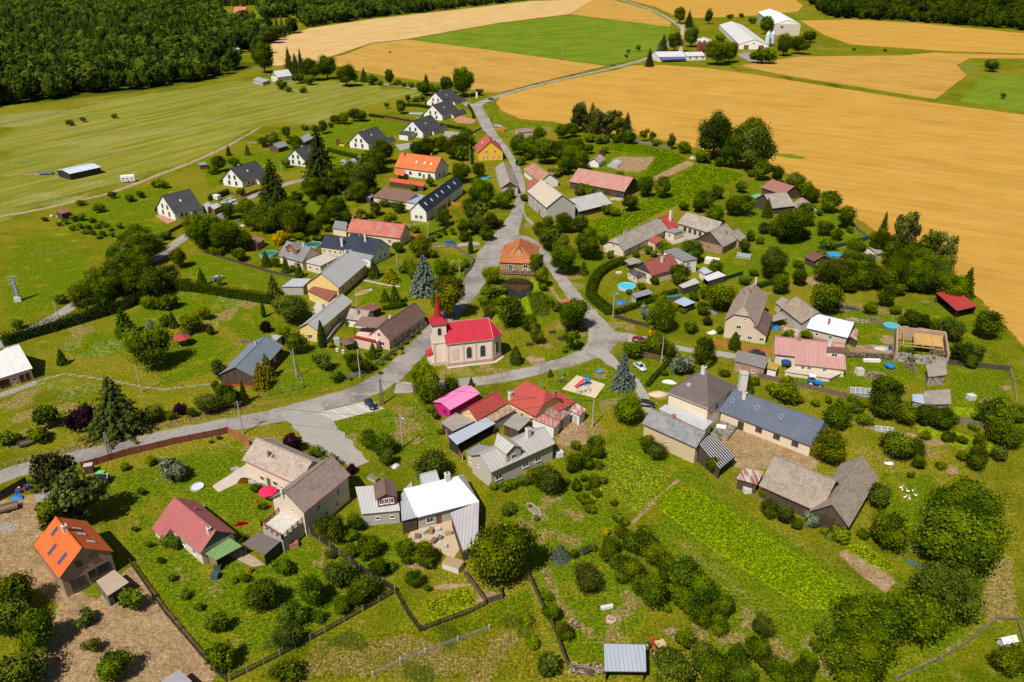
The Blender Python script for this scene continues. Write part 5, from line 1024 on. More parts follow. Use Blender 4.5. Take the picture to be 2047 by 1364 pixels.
e = kk['half']*.75; x0, H_ = kk['X']-e, kk['H']; x1 = x0+e*.5; zb_ = H_-(H_-kk['hw'])*.5; gm = MB(); w_ = 1.5; gm.poly([(x1, -w_, zb_), (x1, w_, zb_), (x1, 0, H_-.05)]); gd = gm.obj('gablet', M('wood', (.55, .40, .24)), ph); gr = MB()
gr.prism([(x0-.2, 0, H_+.03), (x1+.15, 0, H_+.03), (x1+.15, w_+.2, zb_-.1), (x0-.2, w_*.2, H_-.15)][::-1], .08).prism([(x0-.2, 0, H_+.03), (x1+.15, 0, H_+.03), (x1+.15, -w_-.2, zb_-.1), (x0-.2, -w_*.2, H_-.15)], .08); gr.obj('gablet_roof', M('tile', (.44, .125, .04), (.52, .20, .09)), gd)
# east side of the lane
house('house', 'two storey grey house with a pale tan metal roof by the lane', (1053.8, 382.7), (1092.4, 415.6), (1123.2, 389.9), 5.6, 36, M('seam', (.48, .41, .335), (.42, .26, .15)), PG, win=[('f', [.14, .38, .62, .85], 3.4, 1.0, 1.3), ('f', [.14, .4, .85], .9, 1.0, 1.3)], doors=[('f', .62, 1.0, 2.0, (.1, .07, .06))], chim=[(.3, 1.0, .3, .5, CHB)], sh='two storey grey house', gut=(.2, .18, .17))
house('barn', 'white walled barn with a streaky rust red metal roof', (1045.6, 339.6), (1078, 363.5), (1061.6, 322.2), 2.9, 34, M('rust', (.44, .30, .23), (.36, .10, .04)), PW, win=[('f', [.5], 1, .8, .8)], sh='rusty roofed barn')
quadb('lean_to', 'low rust red roofed link between barn and grey house', [(1053.8, 365), (1056, 379), (1077, 364), (1068.8, 355)], 2.6, M('rust', (.40, .16, .11), (.34, .10, .05)), PW, 'lean-to')
house('barn', 'long barn with a patchy pink red metal roof', (1137.5, 363.2), (1248.4, 383.7), (1151.9, 335.5), 3.1, 31, M('rust', (.42, .135, .10), (.44, .30, .26)), WD, win=[('f', [.3, .5, .7, .9], .2, 2.0, 1.9)], wc=(.12, .09, .07), sh='long pink red barn')
house('barn', 'open sided barn with a pale grey corrugated roof', (1157, 423.5), (1224.8, 406.9), (1214.5, 380.7), 2.6, 25, M('corr', (.46, .45, .43), (.30, .28, .26)), WD, sh='pale corrugated barn')
quadb('shed', 'brown tiled lean-to shed behind the rusty barn', [(1092, 344), (1104, 350), (1124, 341), (1115, 333)], 2.6, BRNT, WD)
house('shed', 'little white shed with a rust streaked roof beside the poly tunnel', (1198.1, 326.5), (1211, 317.5), (1184.8, 318.5), 2.3, 34, M('rust', (.5, .45, .42), (.36, .14, .08)), PW, sh='little white shed')
quadb('outbuilding', 'pale box shaped outbuilding with a rusty flat roof by the corn field', [(1029.8, 258), (1041, 265.3), (1066.7, 263.2), (1056.5, 255.8)], 3.2, M('rust', (.30, .28, .28), (.35, .12, .07)), M('plaster', (.58, .50, .40)), 'outbuilding', sh='rusty flat roofed outbuilding')
house('farmhouse', 'long tan farmhouse wing with a mossy grey tiled roof', (1247.5, 501.7), (1337.9, 457.5), (1224.9, 477.4), 2.8, 37, GRYT, PC, kind='halfhip', win=[('l', [.5], .9, 1.1, 1.2), ('l', [.5], 3.2, .6, .8), ('f', [.15, .35, .6, .85], .8, 1.0, 1.2)], chim=[(.35, 1.25, 1.6, .5, CHB), (.62, 1.25, 1.2, .5, CHB), (.24, 1.1, .9, .35, CHW)], sh='tan farmhouse wing', base=M('brick', (.33, .12, .07)))
house('farm_building', 'grey tiled stable wing at the back of the farmyard', (1354, 446.5), (1425, 468), (1351.5, 418), 2.8, 34, GRYT, PT, win=[('f', [.2, .35, .5, .65, .8], .5, 1.3, 1.6)], wc=(.15, .11, .08), cap=M('plain', (.4, .36, .32)), sh='grey tiled stable wing')
house('farm_building', 'short bright red roofed link between the two farm wings', (1338, 459), (1357, 452.5), (1329, 432), 2.9, 36, M('rust', (.46, .07, .06), (.36, .05, .04)), PC, chim=[(.7, .6, 3.6, .9, CHW)])
house('barn', 'brick and timber barn with a grey tiled roof in the farmyard', (1445.6, 494.5), (1478, 477.5), (1416.9, 463.7), 2.9, 38, GRYT, BRK, gab=WD, win=[('l', [.5], 1.1, .7, .8), ('l', [.5], 3.6, .5, .8)], wc=(.3, .25, .2), chim=[(.62, .55, .9, .5, CHB)], sh='brick and timber barn')
house('outbuilding', 'small brick outbuilding behind the timber barn', (1479, 483), (1492, 473), (1468, 463), 2.6, 34, GRYT, BRK)
quadb('porch', 'small red roofed porch on the tan farmhouse wing', [(1291.7, 477), (1310.1, 488.3), (1327.6, 479.1), (1306, 468.8)], [2.6, 2.5, 2.8, 3.0], M('rust', (.42, .06, .05), (.34, .12, .08)), PC, 'porch', doors=[(1, .4, .9, 1.9, (.4, .35, .3))])
quadb('extension', 'tan flat roofed extension in the corner of the farmyard', [(1328.6, 461.6), (1348.1, 467.2), (1365.6, 460.6), (1346.1, 455)], 2.9, FELG, PC, 'extension', win=[(0, [.5], 1, 1.0, 1.2), (1, [.5], 1, .9, 1.1)])
house('house', 'cottage with a dark red sheet roof behind the round pool', (1303, 552), (1360.4, 534.5), (1286.5, 523.2), 3.1, 38, M('seam', (.27, .075, .065), (.33, .12, .1)), PC, gab=M('plain', (.06, .055, .06)), win=[('l', [.3, .7], .9, .9, 1.2), ('f', [.75], .9, 1.3, 1.2)], chim=[(.55, .65, 1.7, .7, CHW)], sh='dark red roofed cottage')
quadb('annex', 'tall flat grey roofed annex behind the dark red cottage', [(1325.5, 501.7), (1365.6, 522.8), (1395.3, 517.7), (1353.3, 495)], 4.6, M('felt', (.20, .20, .20), (.28, .3, .27)), PW, 'annex', win=[(1, [.4], 2.6, 1.2, 1.2), (0, [.3, .7], 2.6, 1, 1)])
quadb('veranda', 'veranda with dark solar panels at the cottage corner', [(1253.7, 541.7), (1273.2, 555), (1291.7, 547.8), (1270.1, 535)], [2.5, 2.4, 2.9, 3.0], M('rust', (.16, .10, .09), (.05, .05, .06)), PC, 'veranda', win=[(0, 2, .8, 1.0, 1.2)])
quadb('awning', 'grey felt canopy behind the solar panel veranda', [(1247.5, 521), (1259.8, 530.4), (1283.4, 523), (1265, 514)], 2.6, FEL, None, 'canopy', posts=True)
quadb('shed', 'pale corrugated roofed garden shed beside the dark red cottage', [(1356.3, 570.4), (1365.6, 576.6), (1399.4, 565.3), (1389.2, 556)], [2.3, 2.2, 2.5, 2.6], M('corr', (.5, .47, .43), (.34, .3, .27)), WD)
quadb('shed', 'white sheet roofed open shed at the garden corner', [(1404.6, 554), (1414.8, 562.4), (1451.8, 550.9), (1435.4, 542)], [2.6, 2.3, 2.3, 2.6], M('seam', (.56, .55, .54)), WD, sides=(1, 2, 3))
quadb('shed', 'blue grey metal shed beside the white open shed', [(1397, 541), (1409, 549), (1425, 543), (1407, 533)], 2.4, M('seam', (.40, .43, .48)), PW)
quadb('pavilion', 'black garden pavilion with a shiny blue metal roof', [(1346.1, 603.3), (1368.6, 612.8), (1391.2, 604.3), (1366.6, 594)], 2.5, M('seam', (.34, .42, .56), (.6, .62, .66)), BLK, 'pavilion', sides=(1, 2), sh='blue roofed pavilion')
quadb('pergola', 'long dark flat roofed pergola beside the tidy hedge', [(1260.9, 588), (1271.1, 596), (1306, 586.2), (1295.8, 577.6)], 2.2, FELG, PG, 'pergola', sides=(0, 3))
house('barn', 'old barn with a purple red and rusty sheet roof by the corn', (1521.1, 375), (1566, 390), (1539.6, 357.5), 2.6, 27, M('rust', (.27, .12, .13), (.36, .16, .10)), WD, sh='purple red roofed barn')
house('barn', 'ramshackle barn with a sagging grey tiled roof', (1544.7, 417), (1590, 411.5), (1531, 388.5), 2.7, 31, GRYT, WD, sh='sagging grey barn')
house('barn', 'tumbledown grey barn wing with a rusty ridge near the corn', (1581, 408), (1598.1, 420.5), (1614.5, 402.7), 2.7, 33, M('slate', (.31, .265, .225), (.36, .17, .1)), PT)
house('summer_house', 'brown roofed garden house beside the round blue pool', (1607, 513), (1627, 523), (1640, 508), 2.5, 22, M('seam', (.15, .07, .06)), WD, win=[('r', 2, .8, 1, 1)], sh='brown garden house')
quadb('shed', 'pale plank roofed shed among the orchard trees', [(1734.6, 493), (1754.1, 508.4), (1766.5, 505.3), (1749, 488.4)], 2.5, FEL, PT, sh='pale plank roofed shed')
quadb('shed', 'lower cream lean-to in front of the plank roofed shed', [(1722, 505), (1738, 515), (1750, 508), (1735, 498)], 2.0, M('felt', (.48, .43, .38)), PT)
RB = M('seam', (.38, .04, .042), (.42, .07, .065))
rb = quadb('hay_barn', 'open red metal roofed barn at the edge of the corn', [(1871.3, 585.3), (1913.4, 621.5), (1953.4, 612), (1913.4, 580)], [3.2, 3.0, 3.0, 3.4], RB, WD, 'barn', sides=(2, 3), posts=True, sh='open red barn')
hc, kc = house('house', 'tall tan house with a steep grey tiled roof', (1472.5, 586.2), (1446.9, 641.6), (1482.8, 622.1), 5.0, 45, M('slate', (.32, .265, .22), (.40, .2, .15)), M('plaster', (.60, .48, .36)), kind='halfhip', win=[('r', [.45], 3.2, 1.3, 1.1), ('r', [.62], 6.0, .6, .6), ('r', [.5, .85], .6, 1.2, 1.1)], chim=[(.42, .95, 1.2, .7, CHB), (.3, .55, .8, .7, CHB), (.02, 1.1, 1.8, .4, CHW)], sh='tall tan house', cap=M('plain', (.34, .28, .23)))
quadb('lean_to', 'brown tiled lean-to down the side of the tall tan house', [(1506.4, 651.9), (1532.1, 671.4), (1545.4, 632.4), (1519.8, 612.5)], [5.1, 2.7, 2.7, 5.1], PBR, M('plaster', (.60, .48, .36)), 'lean-to', win=[(0, [.7], .8, 1.2, 1.0)])
house('barn', 'barn with a plain brown tiled roof behind the tall tan house', (1559.6, 614), (1602.4, 647), (1629.4, 619.6), 3.0, 33, BRNT, PG, doors=[('f', .7, 1.0, 2.0, (.5, .48, .45))], sh='brown tiled barn')
quadb('shed', 'grey roofed lean-to at the left of the brown tiled barn', [(1549, 605), (1561, 614), (1577, 600), (1563, 593)], 2.6, FEL, PT)
quadb('lean_to', 'low grey felt roofed passage behind the blue covered pool', [(1541, 634), (1546, 643), (1574, 636), (1560, 624)], 2.5, FEL, None, 'lean-to', posts=True)
house('house', 'low house with a bright white painted metal roof', (1612, 656), (1694.7, 676), (1701.4, 643.7), 2.7, 25, M('seam', (.56, .575, .61), (.40, .41, .43)), PT, win=[('f', [.6], 1, 1, 1), ('f', [.25], 1, .8, .9)], chim=[(.45, .55, 1.4, .5, CHB)], sh='white metal roofed house', base=BRK)
quadb('shed', 'rusty plank shed leaning on the white roofed house', [(1697, 672), (1713, 681), (1716, 659), (1701, 654)], 2.3, RUST, WD)
house('house', 'low house with a faded red and white sheet roof', (1548.4, 708.5), (1690.5, 724), (1552.9, 674.1), 3.2, 22, M('seam', (.42, .225, .205), (.40, .13, .115)), PC, win=[('f', [.12], 1.2, .9, .8), ('w', [.15, .28, .6], .9, 1.0, 1.0)], wing=(.29, 1.0, 2.4), doors=[], chim=[(.35, .95, .7, .6, CHB), (.78, .8, 1.4, .8, CHW)], sh='faded red roofed house')
quadb('annex', 'dark maroon roofed dormer box on the faded red house', [(1652, 703), (1690.5, 706), (1691, 687), (1655, 684)], 5.0, M('felt', (.16, .075, .065)), PC, 'annex', win=[(0, [.45], 3.6, 1.4, 1.0)])
quadb('terrace', 'low cream walled terrace in front of the faded red house', [(1567, 743), (1660, 757), (1690, 742), (1590, 728)], 1.1, M('felt', (.52, .45, .36)), PC, 'terrace')
quadb('outbuilding', 'brick outbuilding with a grey corrugated roof behind the wooden fence', [(1467.4, 721.7), (1529, 737), (1538.2, 714.5), (1474.6, 700.1)], 2.9, M('corr', (.24, .22, .20)), BRK, 'outbuilding', win=[(0, [.65], .9, .9, .8)], sh='brick outbuilding')
quadb('lean_to', 'yellow lichen roofed lean-to beside the brick outbuilding', [(1533, 736), (1553, 741), (1558, 728), (1537, 722)], 2.2, M('felt', (.40, .27, .05), (.3, .14, .05)), PW, 'lean-to')
# the two big houses of the south-east farm
hz1, kz = house('house', 'big cream house with a dark brown hipped roof', (1333.1, 784.2), (1416.3, 817), (1410, 743), 6.4, 36, M('tile', (.135, .105, .095), (.17, .14, .125)), M('plaster', (.74, .62, .48)), kind='hip', hipf=.72, win=[('r', [.35], 4.0, 1.1, 1.4)], chim=[(.5, .95, 1.4, .9, CHW)], sky=[(.35, .45, .9, .9, ((.3, .3, .32), (.3, .28, .27)))], gut=(.45, .43, .42), sh='big brown hipped roof', wc=(.1, .25, .5), cap=M('plain', (.42, .40, .38)))
house('house', 'long cream house with a steel blue tiled roof', (1437.8, 821.1), (1622.6, 891.5), (1470.7, 779), 3.0, 33, M('tile', (.105, .12, .165), (.13, .145, .19)), M('plaster', (.66, .54, .40)), win=[('f', [.42, .445, .468, .62, .645, .668, .82, .845, .868], 1.2, .5, 1.1)], doors=[('f', .24, 1.4, 2.1, (.08, .05, .03))], wc=(.12, .1, .08), chim=[(.17, .8, 1.4, .8, CHW)], sky=[(u, v, .8, 1.1, ((.06, .09, .2), (.3, .32, .36))) for u, v in ((.07, .55), (.34, .6), (.6, .62))], gut=(.14, .14, .16), sh='long steel blue roof', cap=M('plain', (.13, .14, .18)))
c = G(1482, 782, 6); ch = thing('chimney_stack', 'tall square whitewashed chimney stack at the end of the steel blue roof', 'chimney', (c.x, c.y, 0)); MB().box(-.8, .8, -.8, .8, 0, 10.6).obj('shaft', CHW, ch); MB().box(-.9, .9, -.9, .9, 10.6, 10.8).box(-.5, .5, -.5, .5, 10.8, 11.0).obj('cap', M('plain', (.5, .45, .4)), ch)
quadb('lean_to', 'wide pale grey metal lean-to below the cream house wall', [(1316.7, 818), (1407, 862), (1425.5, 842.5), (1330, 808.8)], [2.9, 2.9, 3.3, 3.3], M('seam', (.40, .41, .42)), PC, 'lean-to')
house('outbuilding', 'tan plastered outbuilding with a lichened slate roof and tiled ridge', (1282.8, 846.8), (1391.7, 895.5), (1300.3, 816), 4.3, 34, M('slate', (.20, .20, .21), (.30, .30, .30)), M('plaster', (.56, .42, .27)), win=[('f', [.45], 1.6, .7, .7)], chim=[(.42, 1.0, .7, .6, CHB)], cap=M('brick', (.24, .13, .09)), sh='lichened slate roof')
sp = quadb('canopy', 'black roof frame with white battens at the end of the slate roof', [(1394.7, 885), (1438.9, 938), (1470.7, 911.5), (1423.5, 864)], [4.6, 2.6, 2.8, 4.9], BLK, WD, 'canopy', sides=(0, 3), posts=True)
P = [G(*p, z+.06)-Vector((sp.location.x, sp.location.y, 0)) for p, z in zip([(1394.7, 885), (1438.9, 938), (1470.7, 911.5), (1423.5, 864)], [4.6, 2.6, 2.8, 4.9])]
bt = MB()
for i in range(9): t = (i+.5)/9; bt.tube(P[0].lerp(P[3], t), P[1].lerp(P[2], t), .07, n=4)
bt.obj('battens', M('plain', (.62, .60, .57)), sp)
quadb('shed', 'low shed with patched red and white rusty sheets', [(1471.7, 957), (1514, 969), (1527, 943), (1486, 935)], 2.5, M('rust', (.55, .5, .46), (.30, .09, .05)), WD)
BW = M('slate', (.275, .225, .18), (.34, .285, .23))
house('barn', 'wide weathered barn wing with a brown shingle roof', (1516.7, 971), (1640, 1026), (1546, 909.3), 2.8, 40, BW, WD, sh='weathered shingle barn')
house('barn', 'tall timber gabled barn with a brown shingle roof and plank doors', (1697.1, 1054.5), (1755.7, 953.3), (1667.7, 1001.7), 2.7, 43, BW, WD, doors=[('l', .45, 2.8, 3.0, (.07, .045, .03))], sh='tall timber gabled barn', base=STN)
# yard of the inn with the red roofs
MAG = M('plaster', (.60, .012, .20))
house('kiosk', 'bright magenta kiosk with a pink metal roof', (899.1, 820.2), (960, 785.9), (882.7, 804.8), 2.6, 17, M('seam', (.72, .22, .44), (.74, .28, .48), 1.2), MAG, win=[('l', [.68], .9, 1.1, .9)], sh='magenta kiosk', wc=(.3, .02, .12), gut=(.6, .1, .3))
PUBR = M('seam', (.36, .062, .05), (.43, .11, .09)); PO = M('plaster', (.76, .48, .26))
house('outbuilding', 'apricot outbuilding with a dull red metal roof', (953.5, 841.8), (1013, 806.9), (934, 816.1), 3.1, 40, PUBR, PO, win=[('l', [.5], 1.6, .8, 1.0)], wc=(.2, .09, .05), sh='apricot outbuilding')
house('tavern', 'village tavern under a big dull red half hipped roof', (1013, 802), (1070.5, 833.5), (1085, 778), 3.4, 42, PUBR, PO, kind='halfhip', win=[('r', [.4, .7], 1, 1, 1.3), ('f', 3, 1, 1, 1.2)], chim=[(.9, 1.5, 1.3, .7, CHB), (.05, .15, 1.6, .8, CHW)], sh='red roofed tavern')
quadb('extension', 'flat dull red roofed extension at the right of the tavern', [(1094.1, 804.8), (1116.7, 823.5), (1150.6, 804), (1118.7, 783)], 3.2, PUBR, PW, 'extension')
quadb('shed', 'white walled shed with a red and white rusted roof', [(1137.2, 819.2), (1158.8, 832), (1172.1, 818.1), (1150.6, 806)], 2.7, M('rust', (.6, .48, .45), (.42, .12, .1)), PW, doors=[(0, .6, .9, 1.9, (.5, .48, .44))])
quadb('extension', 'grey and red patched flat roof behind the tavern', [(1083.8, 823.3), (1117.7, 842.3), (1142.4, 824.3), (1100, 813)], 2.9, M('rust', (.30, .29, .28), (.38, .11, .08)), PG, 'extension', doors=[(1, .3, .9, 1.9, (.25, .22, .2))])
quadb('annex', 'white annex with a small streaky red roof', [(1062.3, 836.6), (1108.5, 855.6), (1119.8, 843.8), (1078.7, 825)], 2.8, M('rust', (.46, .12, .09), (.52, .3, .26)), PW, 'annex', win=[(0, [.6], 1.2, .6, .5)])
quadb('shed', 'grey felt roofed shed below the apricot gable', [(880.6, 844.8), (905, 862.5), (951.4, 841), (911.4, 825)], 2.6, FEL, WD)
quadb('lean_to', 'rust streaked strip roof along the apricot outbuilding', [(971, 834.5), (986.3, 844), (1030, 819.5), (1014, 809)], 2.7, M('rust', (.36, .32, .29), (.40, .20, .07)), PG, 'lean-to', sides=(1, 2))
quadb('shed', 'open fronted shed with a smooth blue grey metal roof', [(895.4, 872), (913.7, 889.3), (990.7, 846.5), (971.1, 834.5)], [3.4, 2.8, 2.8, 3.4], M('seam', (.36, .40, .46)), BLK, sides=(0, 2, 3), posts=True, sh='blue grey open shed')
quadb('shed', 'brown grey felt roofed shed in the middle of the tavern yard', [(1005.3, 848.7), (1037, 861.5), (1061.5, 838), (1029.8, 827)], 2.7, FEL, WD)
quadb('lean_to', 'narrow maroon roof strip behind the rusty tan house', [(1040, 870), (1052, 876), (1079, 860), (1063, 852)], 2.6, M('seam', (.2, .08, .06)), PG, 'lean-to')
hs, ks = house('house', 'two storey tan house with a rust streaked metal roof', (980.9, 945.2), (1110.4, 886.6), (960.1, 908.5), 4.2, 32, M('seam', (.40, .375, .355), (.34, .17, .09), .8), M('plaster', (.50, .44, .35)), win=[('l', [.35], 2.7, .6, .6), ('f', [.12, .55, .75], 1.4, 1.6, 1.2)], dormer=[(.36, 3.6, 2.3, .12, M('plaster', (.50, .44, .35)))], chim=[(.72, .9, 1.7, .9, CHW)], gut=(.2, .12, .08), sh='rusty roofed tan house')
quadb('annex', 'flat grey felt roofed annex behind the tan house', [(930.8, 903.7), (946.7, 915), (983, 893), (956.5, 888)], 3.2, FELG, PT, 'annex', win=[(0, [.5], 1.3, .9, .7)])
house('house', 'large house with a brilliant white metal hipped roof', (831.9, 1034.3), (957.7, 1002.6), (862, 966), 3.2, 36, M('seam', (.80, .80, .79), (.66, .64, .60), .9), PG, kind='hip', hipf=.55, win=[('f', [.2, .75], .9, 1.3, 1.2)], doors=[('f', .35, 1.0, 2.1, (.2, .1, .05))], chim=[(.62, 1.0, 1.2, .9, CHW)], gut=(.6, .6, .6), sh='white metal hipped roof')
quadb('extension', 'grey sheet roof strip with a ladder left of the white roof', [(800, 990), (803, 1042), (834, 1034), (822, 962)], 3.3, M('seam', (.34, .34, .35)), WD, 'extension', sides=(0, 1))
house('extension', 'small grey metal gable behind the white roof', (846, 972), (880, 963), (851, 946), 4.0, 34, M('seam', (.36, .37, .39)), PG)
quadb('extension', 'flat pale grey roofed extension carrying a wooden cabin', [(709.8, 973.3), (723.2, 1028.2), (800, 1021), (790, 968)], 3.0, M('seam', (.46, .455, .45), (.36, .35, .34)), PG, 'extension', win=[(1, [.4, .8], 1.2, .8, .7)])
house('cabin', 'brown roofed glazed cabin on top of the flat grey roof', (746.4, 968.4), (750, 1000.1), (772, 991.6), 5.0, 28, M('corr', (.17, .11, .085)), M('wood', (.3, .06, .05)), z0=3.05, win=[('r', [.25, .5, .75], 3.6, 1.0, 1.2)], sh='brown cabin on the flat roof')
quadb('lean_to', 'long grey pink sheet roof beside the crowded yard', [(900.3, 1025), (925, 1101), (955, 1090), (957.7, 1002.6)], [3.2, 2.7, 2.7, 3.2], M('seam', (.40, .37, .38), (.44, .34, .34)), WD, 'lean-to')
LG = M('slate', (.36, .285, .235), (.44, .36, .30))
house('house', 'wide beige house wing with a mottled grey tiled roof', (483.7, 919), (596, 970), (509.3, 873.9), 4.3, 35, LG, M('plaster', (.70, .57, .42)), win=[('f', [.3], .8, 1.2, 1.2), ('f', [.55, .8], 1.0, 1.3, 1.2)], doors=[('f', .42, 1.0, 2.1, (.15, .1, .07))], chim=[(.35, .55, .9, .5, CHB)], sky=[(.42, .6, .9, .9, ((.1, .1, .12), (.3, .27, .25)))], gut=(.42, .18, .14), sh='beige house wing')
house('house', 'beige gabled house wing with a dark mottled tiled roof above the terrace', (606.9, 1024.8), (700.3, 948.8), (568.9, 983.7), 5.8, 36, M('slate', (.25, .20, .175), (.34, .19, .15)), M('plaster', (.64, .53, .41)), win=[('f', [.3, .75], 3.3, 1.0, 1.3), ('f', [.2, .45, .7], .9, .9, 1.1), ('l', [.62], 4.6, .4, .5)], chim=[(.02, 1.2, .9, .5, CHW)], gut=(.42, .16, .13), sh='beige gabled wing')
te = quadb('terrace', 'raised tiled roof terrace with brown railings', [(523.7, 1051.5), (564.8, 1078), (606, 1042.5), (558.6, 1023)], 3.1, M('tile', (.52, .49, .45), (.58, .55, .5), 1.6), M('plaster', (.40, .38, .35)), 'terrace', ins=.05, sh='tiled roof terrace')
P = [G(*p, 3.1)-Vector((te.location.x, te.location.y, 0)) for p in [(523.7, 1051.5), (564.8, 1078), (606, 1042.5), (558.6, 1023)]]
for i in (0, 1, 3):
    a, b = P[i], P[(i+1) % 4]; rl = MB()
    for z in (.3, .6, .9): rl.tube(a+Vector((0, 0, z)), b+Vector((0, 0, z)), .06, n=5)
    for k in range(5): q = a.lerp(b, k/4); rl.box(q.x-.14, q.x+.14, q.y-.14, q.y+.14, q.z, q.z+1.0)
    rl.obj('railing', M('wood', (.30, .12, .06)), te)
quadb('carport', 'brown felt roofed carport beside the tiled terrace', [(484.7, 1087.4), (528.8, 1110), (560.7, 1082.2), (516.5, 1063.4)], 2.6, M('felt', (.15, .12, .11)), WD, 'carport', sides=(1, 2), posts=True, sh='brown carport')
house('house', 'cottage with a long maroon sheet roof and dark gable', (317, 1037), (399.3, 1107.9), (421, 1053.5), 2.9, 38, M('seam', (.34, .105, .10), (.42, .16, .15), 1.4), M('plaster', (.66, .56, .45)), gab=M('plain', (.07, .08, .10)), chim=[(.93, .8, 1.1, .6, CHW), (.35, 1.4, .4, .35, M('plain', (.3, .1, .1)))], wing=(0.0, .3, 1.6), sh='maroon roofed cottage', win=[('f', [.55, .8], .9, 1, 1.1)])
quadb('carport', 'flat green roofed carport at the maroon cottage', [(409.8, 1107), (431.3, 1120.5), (484.7, 1091.5), (456, 1074)], 2.5, M('seam', (.17, .27, .10), (.2, .3, .12)), WDL, 'carport', sides=(0, 3), posts=True)
ho, ko = house('house', 'brown brick house with a vivid orange tiled roof', (66.7, 1090.7), (117.4, 1157.4), (164.1, 1097.4), 4.5, 39, M('tile', (.60, .125, .025), (.64, .15, .04)), M('brick', (.30, .17, .11), (.34, .20, .13)), win=[('r', [.38, .66], 4.6, 1.1, 1.2), ('r', [.26], .5, 2.2, 2.2), ('r', [.78], .9, 2.0, 2.1), ('r', [.55], 1.0, 1.2, 1.9)], wc=(.10, .07, .05), sky=[(.45, .35, .8, 2.0, ((.05, .07, .15), (.1, .1, .12))), (.78, .42, .8, 2.0, ((.05, .07, .15), (.1, .1, .12))), (.22, .72, .8, 1.6, ((.05, .07, .15), (.1, .1, .12))), (.35, 1.4, .8, 1.5, ((.8, .8, .8), (.3, .16, .1))), (.52, 1.4, .8, 1.5, ((.8, .8, .8), (.3, .16, .1))), (.75, 1.5, .8, 1.5, ((.8, .8, .8), (.3, .16, .1)))], chim=[(.42, .97, 1.0, .7, CHW)], gut=(.12, .06, .05), sh='vivid orange roofed house')
quadb('terrace', 'raised stone terrace before the brown brick house', [(192, 1162), (215, 1192), (258, 1164), (228, 1139)], 2.3, M('felt', (.40, .30, .22)), M('stone', (.16, .15, .15)), 'terrace', ins=.05, doors=[(1, .35, 1.0, 1.8, (.02, .02, .02))])
quadb('shed', 'grey metal roofed shed at the bottom of the gardens', [(1207, 1287), (1209, 1342), (1292, 1343), (1290, 1289)], [3.0, 2.5, 2.5, 3.0], M('seam', (.33, .36, .42)), M('wood', (.15, .09, .06)), sides=(0, 2, 3), sh='grey metal roofed shed')
quadb('shed', 'corner of a grey roofed hut on the bare earth', [(318, 1366), (345, 1380), (384, 1362), (357, 1338)], 2.4, M('felt', (.30, .29, .30)), WD)
house('hutch', 'small white ridge roofed poultry hut in the fenced paddock', (2007, 1290), (2037, 1283), (2010, 1276), .8, 40, M('plain', (.78, .78, .78)), M('plain', (.5, .5, .5)), cat='hut', oh=.1, og=.1, sh='white poultry hut')
quadb('shed', 'open ruin with a slate roof piled with sticks', [(1851, 731), (1856, 754), (1893, 749.5), (1890, 718)], 2.8, GRYT, STN)
quadb('shed', 'stone shed with a mossy grey roof at the garden wall', [(1846, 782), (1850, 809), (1902, 808), (1899.5, 778)], 2.6, GRYT, STN, win=[(1, [.6], 1, .8, .6)], sh='stone shed by the garden wall')
quadb('shed', 'blue metal roofed lean-to against the stone shed', [(1824, 788), (1824, 802), (1850, 809), (1847, 788)], 2.2, M('seam', (.36, .42, .52)), PG)
quadb('shed', 'small brown hut with a grey roof beside the dirt track', [(395, 326), (399, 331), (415, 329), (409, 323)], 2.3, FELG, M('wood', (.25, .09, .04)), sh='small brown hut by the track')
quadb('shed', 'brown red roofed shed at the edge of the orchard rows', [(110, 422), (122, 428), (142, 423), (130, 416)], 2.6, M('felt', (.24, .10, .08)), WD, sh='brown red shed')
house('shed', 'garden shed with a grey gabled roof behind the spruce house', (556, 297), (577, 291), (563, 283), 2.3, 30, FELG, M('wood', (.16, .09, .06)), cat='shed')
quadb('shed', 'larger dark grey roofed garden shed among the fruit trees', [(598, 278), (608, 285), (627, 276), (616, 265)], 2.4, FELG, WD)
quadb('shed', 'brick garden shed with a rusty tiled roof by the green pool', [(495, 484), (513, 488), (530, 478), (507, 471)], 2.5, M('slate', (.24, .12, .1), (.3, .2, .17)), WDL)
house('stable', 'open field shelter with a pale blue metal roof', (138.8, 348.1), (202.7, 334.3), (125.7, 340), 3.0, 9, M('seam', (.52, .57, .66)), BLK, cat='stable', sh='field shelter with blue roof')
house('house', 'white house with a pale roof and green gable beside the wood', (554.4, 155), (584, 151.3), (548.5, 141.5), 3.6, 42, M('seam', (.60, .58, .57)), M('plaster', (.72, .68, .60)), gab=M('plain', (.25, .36, .16)), chim=[(.55, 1, 1.2, .7, CHB)], win=[('l', 2, 1, 1, 1.2)], sh='pale roofed house by the wood')
house('house', 'lonely house with a coral red roof inside the forest', (466.9, 24.9), (490.5, 24.9), (466.4, 14.1), 5.5, 42, M('tile', (.62, .15, .11)), PW, win=[('f', 3, 1.5, 1.6, 1.6)], sh='coral roofed forest house')
quadb('workshop', 'half hidden white building at the foot of the forest', [(432, 108), (446, 113), (480, 97), (462, 92)], 5.0, M('plain', (.6, .6, .6)), PW, 'workshop')
quadb('shed', 'low pale roof in the yard below the forest', [(505, 160), (525, 165), (540, 160), (515, 154)], 2.5, MET, PG)
